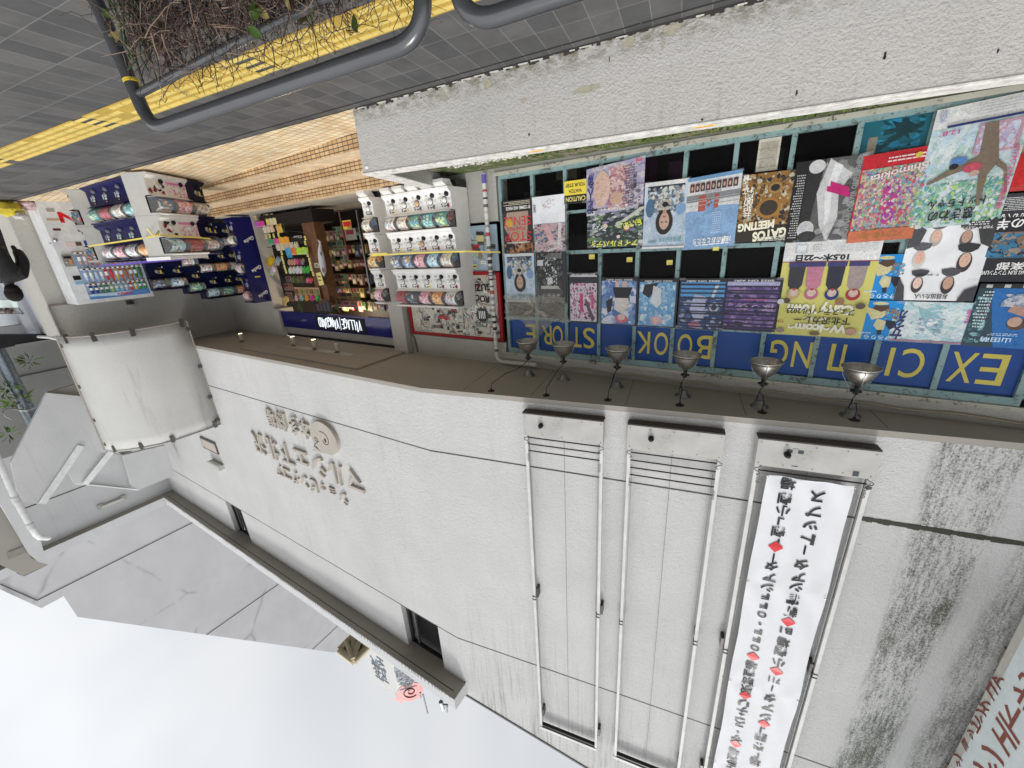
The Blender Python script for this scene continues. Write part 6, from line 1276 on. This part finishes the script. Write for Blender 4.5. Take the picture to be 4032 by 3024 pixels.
goods((330, 1180), (560, 1300), 4, [(.24, .14, .14), (.30, .18, .15), (.2, .15, .13)], 'reddish packs by the ceiling', kind='card', v=5.4)
goods((410, 1235), (510, 1340), 1, [(.55, .42, .18)], 'small golden plush toy at the ceiling', kind='plush')
goods((560, 1120), (910, 1280), 5, [(.42, .26, .14)], 'brown cardboard hook cards', kind='card', v=5.14)
for i, c in enumerate([(.05, .45, .12), (.65, .05, .35), (.65, .35, .1), (.3, .5, .55), (.65, .4, .42)][::-1]):
    p = onV(*cS(875 - 65 * (4 - i) if False else 600 + 66 * i, 1245), 5.10); mb = MB(); mb.ball(p, .05, CLOTH, c, 6, (1, .6, 1)); mb.ball(p + Vector((.03, 0, .05)), .035, CLOTH, c, 6); tag(mb.build('toy'), ['pink', 'pale blue', 'orange', 'magenta', 'green'][i] + ' small toy hanging on a brown hook card near the ceiling', 'toy', 'bright toys on the brown hook cards')
dk = [(.18, .22, .09), (.30, .33, .22), (.12, .12, .08), (.25, .12, .12)]
for si, (q0, q1, n) in enumerate((((960, 545), (1195, 640), 3), ((1040, 365), (1170, 450), 2), ((965, 960), (1255, 1050), 6), ((980, 1070), (1270, 1140), 5), ((980, 1180), (1400, 1280), 5), ((990, 735), (1100, 830), 2), ((1140, 720), (1255, 810), 2), ((870, 190), (1040, 310), 2))):
    goods(q0, q1, n, dk, ['green packs behind the fish tail', 'green packs on the low shelf', 'small packs above the fish head', 'striped packs over those', 'mixed packs by the ceiling', 'pale packs behind the fish', 'pale cards on the back shelf', 'dark packs on the floor rack'][si], kind='card', v=5.7, cat='goods')
goods((1195, 390), (1360, 520), 1, [(.30, .28, .22), (.4, .1, .08)], 'large clear bag of snacks on the right hand shelves', kind='card', v=5.7, cat='goods')
goods((1090, 1285), (1370, 1380), 3, [(.35, .16, .16), (.40, .20, .18)], 'pinkish cartons by the shop sign', kind='card', v=5.5, cat='goods')
goods((1300, 560), (1480, 760), 3, [(.16, .04, .03), (.12, .05, .03)], 'dark red packs deep inside', kind='card', v=6.4, cat='goods')
goods((1320, 860), (1490, 1140), 3, [(.20, .04, .03), (.14, .08, .03)], 'dark brown packs deep inside', kind='card', v=6.4, cat='goods')
mb = MB(); A_, B_ = onV(*cS(1335, 150), 5.3), onV(*cS(1515, 1150), 5.3); mb.slab([A_, A_ - UF.ex * .03, B_ - UF.ex * .03, B_], UF.ey * .04, METAL, (.30, .30, .30)); tag(mb.build('door_edge'), 'metal edge of the open sliding glass door', 'door frame')
# two lit ceiling lamps inside the shop and more packed shelves
for k, (u, v) in enumerate(((8.6, 6.0), (6.4, 6.6))):
    t = thing('shop_ceiling_lamp', ['lit ceiling lamp inside the shop behind the display stand', 'lit ceiling lamp inside the shop by the open glass door'][k], 'lamp', UF(u, v, 3.13), TH)
    mb = MB(); mb.lathe(Frame(), [(.12, 0), (.12, -.03), (.1, -.035)], PAINT, (.5, .5, .5), 16); mb.build('housing', t, local=True)
    mb = MB(); mb.lathe(Frame(), [(.1, -.034), (.0001, -.036)], LAMP, K, 16); mb.build('bulb', t, local=True)
    ld = bpy.data.lights.new('shop_lamp_light', 'POINT'); ld.energy = 42; ld.shadow_soft_size = .12; ld.color = (1, .84, .62); lo = bpy.data.objects.new('shop_lamp_light', ld); COL.objects.link(lo); lo.location = (0, 0, -.12); lo.parent = t
rq = random.Random(31)
shelf = thing('shop_shelves', 'tall dark shelves packed with small goods at the back of the shop', 'shelves', UF(7.5, 7.0, .57), TH)
mb = MB()
for z in (.95, 1.3, 1.62, 1.94, 2.26, 2.58): mb.box(UF, 5.4, 9.8, 6.3, 6.6, z, z + .025, PAINT, (.08, .05, .03))
mb.box(UF, 5.4, 9.8, 6.6, 6.63, .57, 3.1, PAINT, (.035, .025, .02)); mb.build('shelf_frame', shelf)
CN = ['dark red', 'ochre', 'green', 'beige', 'reddish brown', 'navy', 'yellow', 'brown', 'mauve']
for zi, z in enumerate((.97, 1.32, 1.64, 1.96, 2.28, 2.60)):
    u = 5.45
    while u < 9.7:
        w_ = rq.uniform(.07, .16); h_ = rq.uniform(.14, .26); ci = rq.randrange(9); c = ([(.35, .06, .05), (.42, .30, .12), (.15, .28, .12), (.45, .40, .30), (.30, .12, .10), (.10, .12, .25), (.5, .42, .15), (.28, .2, .14), (.45, .2, .25)])[ci]
        mb = MB(); yo = rq.uniform(0, .06); mb.box(UF, u, u + w_, 6.24 + yo, 6.3, z + .01, z + h_, PRINT, c); mb.box(UF, u + w_ * .15, u + w_ * .85, 6.236 + yo, 6.24 + yo, z + h_ * .55, z + h_ * .85, PRINT, tuple(min(1, x + .3) for x in c)); mb.box(UF, u + w_ * .25, u + w_ * .75, 6.234 + yo, 6.24 + yo, z + h_ * .15, z + h_ * .45, PRINT, tuple(x * .3 for x in c))
        tag(mb.build('packet'), '%s packet on the %s shelf up at the back of the shop' % (CN[ci], (ORD + ['sixth'])[zi]), 'packet', 'packets on the back shelves of the shop'); u += w_ + rq.uniform(.01, .03)
# fish toy
fs = thing('fish_toy', 'long silver grey fish toy hanging beside the wooden post', 'toy', onV(*cS(940, 980), 5.12))
mb = MB(); pts = [onV(*cS(*q), 5.10) for q in ((880, 530), (895, 580), (893, 640), (908, 730), (925, 830), (940, 920), (945, 982))]; mb.tube(pts, [.012, .022, .04, .062, .066, .05, .008], PLAST, (.52, .52, .54), 12); mb.build('body', fs)
mb = MB(); 
for a, b in (((862, 520), (905, 600)), ((905, 545), (880, 610))): A_, B_ = onV(*cS(*a), 5.10), onV(*cS(*b), 5.10); mb.slab([A_, A_ + UF.ex * .02, B_], UF.ey * .01, PLAST, (.4, .38, .40))
mb.build('tail', fs)
mb = MB(); mb.ball(onV(*cS(932, 905), 5.06), .028, PLAST, (.25, .08, .09), 6, (1, .3, 2)); mb.ball(onV(*cS(905, 700), 5.06), .02, PLAST, (.12, .10, .11), 6, (1, .3, 2)); mb.build('marking', fs)
# monstera-like leaves near the sign
for q, s_, lb in (((640, 1360), .16, 'large green leaf hanging in front of the blue sign'), ((1110, 1370), .13, 'dark green leaf beside the cartons'), ((450, 400), .07, 'green leaf beside the orange gloves')):
    mb = MB(); p = onV(*cS(*q), 5.0)
    P = []
    for k in range(22): a = 6.283 * k / 22; r = s_ * (1 if k % 2 else .62) * (1.15 if 4 < k < 18 else .8); P.append(p + UF.ex * r * .6 * math.cos(a) + Vector((0, 0, r * math.sin(a))) - UF.ey * .03 * math.cos(a * 2))
    mb.face(P, LEAF, K); mb.tube([p, p + Vector((0, 0, -s_ * 1.8))], .005, LEAF); tag(mb.build('leaf'), lb, 'leaf')
# dark speaker-like lattice box by the sign
mb = MB(); a = uvz(onV(*cS(840, 1290), 5.02)); b = uvz(onV(*cS(1040, 1440), 5.02))
for k in range(4): mb.box(UF, b[0] + (a[0] - b[0]) * k / 4 + .01, b[0] + (a[0] - b[0]) * (k + 1) / 4 - .01, 5.0, 5.06, a[2] + .02 * k, b[2] - .03, PRINT, (.05 + .02 * (k % 2), .05, .06))
tag(mb.build('net_bag'), 'dark grey net bags hanging in front of the lit letters', 'bag')

# ================================================================ FAR STREET SIDE
ow = thing('old_wall', 'old stained grey street wall with a small window beyond the vending machine', 'wall', UF(16, 2.05, 0))
mb = MB(); mb.slab([UF(13.3, 2.03, -.1), UF(30, 2.03, -.1), UF(30, 2.03, 3.75), UF(19.5, 2.03, 3.2), UF(13.3, 2.03, 2.80)], UF.ey * .2, OLDWALL); mb.build('wall', ow)
mb = MB(); mb.tube([UF(12.2, 1.86, 2.80), UF(13.3, 1.9, 2.84), UF(19.5, 1.98, 3.26), UF(30, 1.98, 3.8)], .035, PAINT, (.74, .74, .72)); mb.build('edge_trim', ow)
mb = MB(); a = [onV(*cV(*q), 2.02) for q in ((-60, 1035), (228, 1038), (268, 1148), (-60, 1150))]; mb.slab(a, UF.ey * .02, PRINT, (.62, .74, .68)); mb.build('window_pane', ow)
mb = MB(); a = [onV(*cV(*q), 2.015) for q in ((-60, 1152), (268, 1150), (325, 1238), (-60, 1242))]; mb.slab(a, UF.ey * .02, PRINT, (.20, .20, .205)); mb.tube([onV(*cV(*q), 2.0) for q in ((-60, 1244), (330, 1240))], .02, PAINT, (.4, .4, .4)); mb.build('lower_panel', ow)
mb = MB()
for i, q in enumerate(((20, 1185), (60, 1200), (110, 1180), (140, 1200))): mb.ball(onV(*cV(*q), 1.95), .06, CLOTH, [(.2, .15, .12), (.4, .36, .33), (.12, .08, .07), (.3, .2, .18)][i], 6)
tag(mb.build('window_ornament'), 'small brown objects on the ledge of the old wall window', 'ornament')
aw = thing('dark_awning', 'dark awning gap above the old wall', 'awning', UF(15, 1, 3))
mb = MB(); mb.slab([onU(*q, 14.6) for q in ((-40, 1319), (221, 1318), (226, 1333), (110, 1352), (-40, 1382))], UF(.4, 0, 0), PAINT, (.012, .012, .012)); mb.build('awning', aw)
mb = MB(); mb.slab([onU(*q, 14.58) for q in ((218, 1333), (219, 1338), (60, 1363), (60, 1358))], UF(.06, 0, 0), PAINT, (.30, .28, .25)); mb.build('trim', aw)
gp = thing('grey_panel_wall', 'plain grey panel wall behind the street pole', 'wall', UF(16.5, 1, 3.4))
mb = MB(); mb.slab([onU(*q, 16.6) for q in ((-60, 1370), (100, 1352), (222, 1336), (330, 1400), (330, 1700), (-60, 1830))], UF(.2, 0, 0), mk_simple('grey_panel', (.30, .30, .285), .7, var=.08, scale=3)); mb.build('panel', gp)
mb = MB(); mb.slab([onU(*q, 16.58) for q in (t1(150, 183), t1(590, 92), t1(590, 102), t1(150, 193))], UF(.02, 0, 0), PAINT, (.10, .09, .08)); mb.build('panel_joint', gp)
pq = onU(*t1(140, 270), 15.0)
po = thing('street_pole', 'grey steel street pole with small brackets at the far end', 'pole', (pq.x, pq.y, 0))
mb = MB(); mb.tube([(pq.x, pq.y, 0), (pq.x, pq.y, 5.95)], .125, METAL, (.22, .25, .28), 14); mb.build('shaft', po)
mb = MB()
for z in (4.6, 5.5): mb.tube([(pq.x, pq.y, z), (pq.x, pq.y, z + .04)], .132, METAL, (.5, .5, .5), 14)
mb.tube([onU(*t1(*q), 14.8) for q in ((235, 478), (150, 470), (70, 460), (30, 490), (50, 530), (110, 555))], .02, METAL, (.4, .4, .4), 5); mb.build('bracket', po)
tr = thing('street_tree', 'leafy green street tree behind the pole, mostly outside the frame', 'tree', (pq.x + .3, pq.y - 1.1, 0))
mb = MB(); bx, by = pq.x + .2, pq.y - .9
mb.tube([(bx, by, 0), (bx + .1, by, 2.5), (bx - .1, by + .2, 4.5)], [.09, .07, .03], BARK); 
for k in range(9): a = k * .7; mb.tube([(bx, by, 2.6 + k * .2), (bx + .5 * math.cos(a), by + .8 * math.sin(a), 3.2 + k * .28)], [.03, .01], BARK, n=5)
mb.build('trunk', tr)
mb = MB(); rt = random.Random(4)
for k in range(34):
    c = Vector((bx + rt.gauss(0, .35), by + rt.gauss(0, .45), rt.uniform(3.0, 5.4)))
    for j in range(34):
        d = Vector((rt.gauss(0, 1), rt.gauss(0, 1), rt.gauss(0, .8))).normalized(); L = rt.uniform(.10, .22); e = d.orthogonal().normalized() * L * .14; p = c + d * rt.uniform(.02, .14); g = rt.random()
        mb.face([p, p + d * L * .5 + e, p + d * L, p + d * L * .5 - e], CLOTH, (.05 + .09 * g, .10 + .13 * g, .02 + .03 * g))
mb.build('crown', tr)
# person in a dark jacket
pe = thing('person', 'person in a black padded jacket walking away, half out of frame at the far left', 'person', (9.6, 3.03, GZ(9)))
pe.scale = (.94, .94, .94)
def skin_mesh(name, verts, edges, radii, mat, col, parent):
    me = bpy.data.meshes.new(name); me.from_pydata(verts, edges, []); o = bpy.data.objects.new(name, me); COL.objects.link(o)
    md = o.modifiers.new('skin', 'SKIN'); md.use_smooth_shade = True
    for i, r in enumerate(radii): me.skin_vertices[0].data[i].radius = (r[0], r[1]) if isinstance(r, tuple) else (r, r)
    me.skin_vertices[0].data[0].use_root = True
    sb_ = o.modifiers.new('sub', 'SUBSURF'); sb_.levels = 2; sb_.render_levels = 2
    dg = bpy.context.evaluated_depsgraph_get(); m2 = bpy.data.meshes.new_from_object(o.evaluated_get(dg)); bpy.data.objects.remove(o)
    m = MB(); m.mesh([v.co for v in m2.vertices], [tuple(p.vertices) for p in m2.polygons], mat, col, True); return m.build(name, parent, local=True)
bv = [(0,0,.92), (0,0,1.12), (0,0,1.32), (0,0,1.42), (.01,0,1.50), (.03,0,1.60), (-.0,-.17,1.36), (.03,-.27,1.10), (.14,-.25,.88), (0,.17,1.36), (.02,.27,1.10), (.12,.27,.86), (0,-.09,.86), (.10,-.10,.48), (.06,-.10,.07), (.17,-.10,.03), (0,.09,.86), (-.10,.10,.48), (-.22,.10,.10), (-.12,.10,.03)]
be = [(0,1),(1,2),(2,3),(3,4),(4,5),(2,6),(6,7),(7,8),(2,9),(9,10),(10,11),(0,12),(12,13),(13,14),(14,15),(0,16),(16,17),(17,18),(18,19)]
body = skin_mesh('body', bv, be, [.12,.12,.12,.06,.055,.085,.055,.045,.03,.055,.045,.03,.085,.06,.042,.035,.085,.06,.042,.035], PAINT, (.045,.042,.045), pe)
jv = [(0,0,.82), (0,0,1.0), (0,0,1.2), (0,0,1.36), (.0,0,1.44), (0,-.17,1.36), (.02,-.28,1.12), (.12,-.28,.94), (0,.17,1.36), (.02,.28,1.12), (.10,.29,.92)]
skin_mesh('jacket', jv, [(0,1),(1,2),(2,3),(3,4),(3,5),(5,6),(6,7),(3,8),(8,9),(9,10)], [(.19,.15),(.19,.16),(.20,.16),(.17,.13),.09,.10,.085,.065,.10,.085,.065], mk_simple('black_padded_cloth', (.016, .017, .020), .35, var=.6, scale=10, bmp=.8), K, pe)
mb = MB(); mb.ball((.005, 0, 1.625), .118, CLOTH, (.012, .009, .008), 12, (1, .88, 1.05)); mb.ball((-.02, 0, 1.55), .09, CLOTH, (.012, .009, .008), 10); mb.build('hair', pe, local=True)
mb = MB(); mb.ball((.10, .02, 1.58), .055, PAINT, (.5, .34, .27), 8, (.6, 1, 1.2)); mb.ball((.0, .10, 1.58), .025, PAINT, (.48, .32, .26), 6, (.6, .5, 1)); mb.build('face', pe, local=True)

# ================================================================ ROOFTOP THINGS
tw = thing('roof_sign_tower', 'white rooftop sign box with a red spiral emblem and blue grey writing', 'sign tower', onZ(*cT(635, 872), 22))
Bp, Cp, Dp = [onZ(*cT(*q), 22) for q in ((225, 555), (635, 872), (975, 780))]
Ep = Bp + (Dp - Cp); hh = Vector((0, 0, -9))
mb = MB(); mb.slab([Bp, Cp, Dp, Ep], hh, mk_simple('tower_panel', (.66, .65, .63), .6, var=.08, scale=2)); mb.build('box', tw)
mb = MB()
def wallframe(P, Q):
    ex = (Q - P).normalized(); n_ = ex.cross(Vector((0, 0, 1))).normalized(); 
    if n_.dot(CAM - P) > 0: n_ = -n_
    return Frame(P, ex, n_, (0, 0, 1)), (Q - P).length
F1, L1 = wallframe(Dp, Cp); F2, L2 = wallframe(Cp, Bp)
if F1.ex.cross(Vector((0, 0, 1))).dot(CAM - Dp) < 0: F1, L1 = wallframe(Cp, Dp)
if F2.ex.cross(Vector((0, 0, 1))).dot(CAM - Cp) < 0: F2, L2 = wallframe(Bp, Cp)
def onface(q, F): n_ = F.ey; p = onplane(*q, tuple(n_), n_.dot(F.o)); return (p - F.o).dot(F.ex), (p - F.o).z
BG = (.10, .13, .17)
for ch, q in (('本', cT(755, 650)), ('多', cT(738, 570)), ('劇', cT(715, 500)), ('場', cT(690, 430))):
    x, z = onface(q, F1); mb.text(F1, ch, x, z - .35, .60, PRINT, BG, -.02, cx=True, bold=.03)
for ch, q in (('マ', cT(420, 560)), ('ル', cT(400, 480)), ('シ', cT(382, 400)), ('ェ', cT(365, 330)), ('下', cT(340, 515)), ('北', cT(308, 425)), ('沢', cT(288, 335))):
    x, z = onface(q, F2); mb.text(F2, ch, x, z - .3, .46, PRINT, BG, -.02, cx=True, bold=.02)
mb.build('lettering', tw)
mb = MB(); x, z = onface(cT(790, 745), F1); n_ = 24; xt, zt = onface(cT(668, 830), F1)
mb.face([F1(x + .62 * math.cos(6.283 * k / n_), -.02, z + .62 * math.sin(6.283 * k / n_)) for k in range(n_)], PRINT, (.55, .16, .15)); mb.face([F1(x + .5 * (1 if xt > x else -1), -.022, z + .65), F1(xt, -.022, zt), F1(x + .85 * (1 if xt > x else -1), -.022, z + .1)], PRINT, (.55, .16, .15))
mb.tube([F1(x + (.08 + .018 * k) * math.cos(.5 * k), -.03, z + (.08 + .018 * k) * math.sin(.5 * k)) for k in range(18)], .03, PRINT, (.08, .04, .04), 4); mb.build('emblem', tw)
mb = MB(); mb.tube([F2(0, -.01, -2.9), F2(L2, -.01, -2.9)], .03, PAINT, (.4, .4, .4), 4); mb.tube([F1(0, -.01, -2.9), F1(L1, -.01, -2.9)], .03, PAINT, (.4, .4, .4), 4)
mb.build('panel_joint', tw)
an = thing('roof_antenna', 'thin aerial rods and small camera on the roof beside the sign box', 'antenna', onZ(*t6(850, 1345), 21))
mb = MB()
for a, b in (((808, 1180), (850, 1348)), ((785, 1165), (790, 1210)), ((1010, 1270), (1022, 1335))): mb.tube([onZ(*t6(*a), 20), onZ(*t6(*b), 21)], .035, METAL, (.3, .3, .3), 5)
mb.build('rod', an)
mb = MB(); mb.tube([onY(*t6(965, 1245), 6.5), onY(*t6(983, 1305), 6.5)], .07, METAL, (.55, .6, .66), 8); mb.tube([onY(*t6(990, 1272), 6.5), onY(*t6(1025, 1270), 6.5), onY(*t6(1018, 1295), 6.5)], .03, METAL, (.3, .3, .3), 6); mb.build('camera', an)
ts = thing('steel_truss', 'cream painted steel truss frame on the roof', 'truss', onZ(*t6(205, 895), 13))
q4 = [onZ(*t6(*q), 13.0) for q in ((80, 800), (205, 895), (335, 765), (205, 670))]
mb = MB(); CRM = (.62, .54, .36)
mb.slab([q4[i] for i in range(4)], (0, 0, .1), PAINT, (.30, .26, .18))
for i in range(4): mb.tube([q4[i], q4[(i+1) % 4]], .11, PAINT, CRM, 4)
mb.tube([q4[1], q4[3]], .12, PAINT, CRM, 4); mb.tube([q4[1] - Vector((0, 0, .1)), (q4[0] + q4[3]) / 2 - Vector((0, 0, .1))], .09, PAINT, CRM, 4); mb.tube([q4[1] - Vector((0, 0, .1)), (q4[2] + q4[3]) / 2 - Vector((0, 0, .1))], .09, PAINT, CRM, 4)
mb.build('frame', ts)

# ================================================================ RAILINGS AND DRY PLANT
def arcpts(pts, r, n=7):
    out = [Vector(pts[0])]
    for a, b, c in zip(pts, pts[1:], pts[2:]):
        a, b, c = Vector(a), Vector(b), Vector(c); d1 = (a - b).normalized(); d2 = (c - b).normalized(); ang_ = d1.angle(d2); L = min(r / math.tan(ang_ / 2), (a - b).length * .49, (c - b).length * .49)
        p, q = b + d1 * L, b + d2 * L
        for k in range(n + 1): t_ = k / n; out.append(p * (1 - t_) ** 2 + b * 2 * t_ * (1 - t_) + q * t_ ** 2)
    out.append(Vector(pts[-1])); return out
ra = thing('street_railing', 'black bent pipe railing with a lower bar and a dry climbing plant on it', 'railing', (1.7, 1.5, 0), 0, 'black pipe railings at the kerb')
mb = MB(); mb.tube(arcpts([(2.66, 1.5, .0), (2.50, 1.5, .80), (.865, 1.5, .745), (.90, 1.5, -.05)], .14, 10), .030, RAILP, n=18); mb.build('pipe_frame', ra)
mb = MB(); mb.tube([(2.505, 1.5, .645), (1.66, 1.5, .575), (.89, 1.5, .52)], .0185, RAILP, n=12); mb.build('lower_bar', ra)
mb = MB(); mb.tube([(2.538, 1.5, .597), (2.541, 1.5, .583)], .0315, PRINT, (.62, .44, .04), 18); mb.build('yellow_band', ra)
mb = MB()
for k in range(15): x = .98 + k * .105; mb.tube([(x, 1.5, .0), (x, 1.5, .515 + (x - .9) * .075)], .0035, PAINT, (.02, .025, .02), 5)
for z in (.12, .26, .40): mb.tube([(.9, 1.5, z), (2.58, 1.5, z + .05)], .0035, PAINT, (.02, .025, .02), 5)
mb.build('wire_mesh', ra)
rb_ = thing('street_railing', 'second black bent pipe railing at the top edge, nearer the planter wall', 'railing', (.2, 1.5, 0), 0, 'black pipe railings at the kerb')
mb = MB(); mb.tube(arcpts([(.79, 1.5, -.05), (.735, 1.5, .745), (-.9, 1.5, .69), (-.86, 1.5, -.05)], .14, 10), .030, RAILP, n=18); mb.build('pipe_frame', rb_)
mb = MB(); mb.tube([(.75, 1.5, .50), (-.87, 1.5, .45)], .0185, RAILP, n=12); mb.build('lower_bar', rb_)
vn = thing('dry_climbing_plant', 'tangle of dry brown twigs with a few green leaves grown through the railing', 'plant', (1.7, 1.5, 0))
rv = random.Random(12); mb = MB()
def twig(p, d, L, r, depth=0):
    pts = [p.copy()]; n = 5
    for k in range(n):
        d = (d + Vector((rv.gauss(0, .42), rv.gauss(0, .22), rv.gauss(0, .42)))).normalized(); p = p + d * L / n
        if p.z > .70: p.z = .70 - rv.random() * .05
        p.y = 1.5 + (p.y - 1.5) * .9
        pts.append(p.copy())
    g = rv.random()
    mb.tube(pts, [r * (1 - .13 * k) for k in range(n + 1)], BARK if g < .7 else PAINT, (.12 + .14 * g, .08 + .10 * g, .06 + .07 * g), 3, False)
    if depth < 1 and rv.random() < .6:
        for _ in range(2): twig(pts[rv.randint(2, n)], Vector((rv.gauss(0, 1), rv.gauss(0, .4), rv.gauss(0, .8))).normalized(), L * .45, r * .6, depth + 1)
for k in range(1900):
    x = .95 + 1.45 * rv.random() ** 1.05; hmax = .54; z = hmax * rv.random() ** .75
    twig(Vector((x, 1.5 + rv.gauss(0, .05), z)), Vector((rv.gauss(0, 1), rv.gauss(0, .3), rv.gauss(.1, .6))).normalized(), rv.uniform(.12, .32), rv.uniform(.0016, .0036))
tw_o = mb.build('twigs', vn)
mb = MB()
for k in range(34):
    x = 2.32 + .12 * rv.random(); z = .02 + .3 * rv.random(); p = Vector((x, 1.5 + rv.gauss(0, .03), z)); pts = [p]
    for j in range(5): p = p + Vector((rv.gauss(-.01, .02), rv.gauss(0, .01), rv.uniform(.03, .08))); pts.append(p)
    mb.tube(pts, .0035, LEAF, n=4)
mb.build('green_stems', vn)
mb = MB()
LP = [(2.56, .44), (2.50, .40), (2.47, .50), (2.42, .47), (2.46, .38), (2.38, .42), (2.62, .36), (2.2, .45)] + [(1.50 + rv.gauss(0, .05), .62 + rv.gauss(0, .03)) for _ in range(5)] + [(1.33 + rv.gauss(0, .06), .56 + rv.gauss(0, .04)) for _ in range(9)] + [(1.60 + rv.gauss(0, .06), .45 + rv.gauss(0, .04)) for _ in range(10)] + [(1.08 + rv.gauss(0, .05), .58) for _ in range(3)]
for x, z in LP:
    a = rv.uniform(-2.6, -.4); d = Vector((math.cos(a), rv.gauss(0, .3), math.sin(a))).normalized(); e = d.cross(Vector((rv.gauss(0, .3), 1, rv.gauss(0, .3)))).normalized(); L = rv.uniform(.045, .075); p = Vector((x, 1.47 + rv.gauss(0, .04), z)); V = []
    for k in range(7):
        t_ = k / 6; wd = math.sin(math.pi * t_ ** .8) * L * .27; c = p + d * L * t_ + Vector((0, -.006 * math.sin(3.14 * t_), 0)); V += [c - e * wd, c + Vector((0, .004, 0)), c + e * wd]
    g = rv.random(); col = (.04 + .04 * g, .075 + .05 * g, .02) if g < .75 else (.20, .16, .06)
    mb.mesh(V, [(3*k+j, 3*k+j+1, 3*k+j+4, 3*k+j+3) for k in range(6) for j in range(2)], PLAST, col, True)
mb.build('leaves', vn)
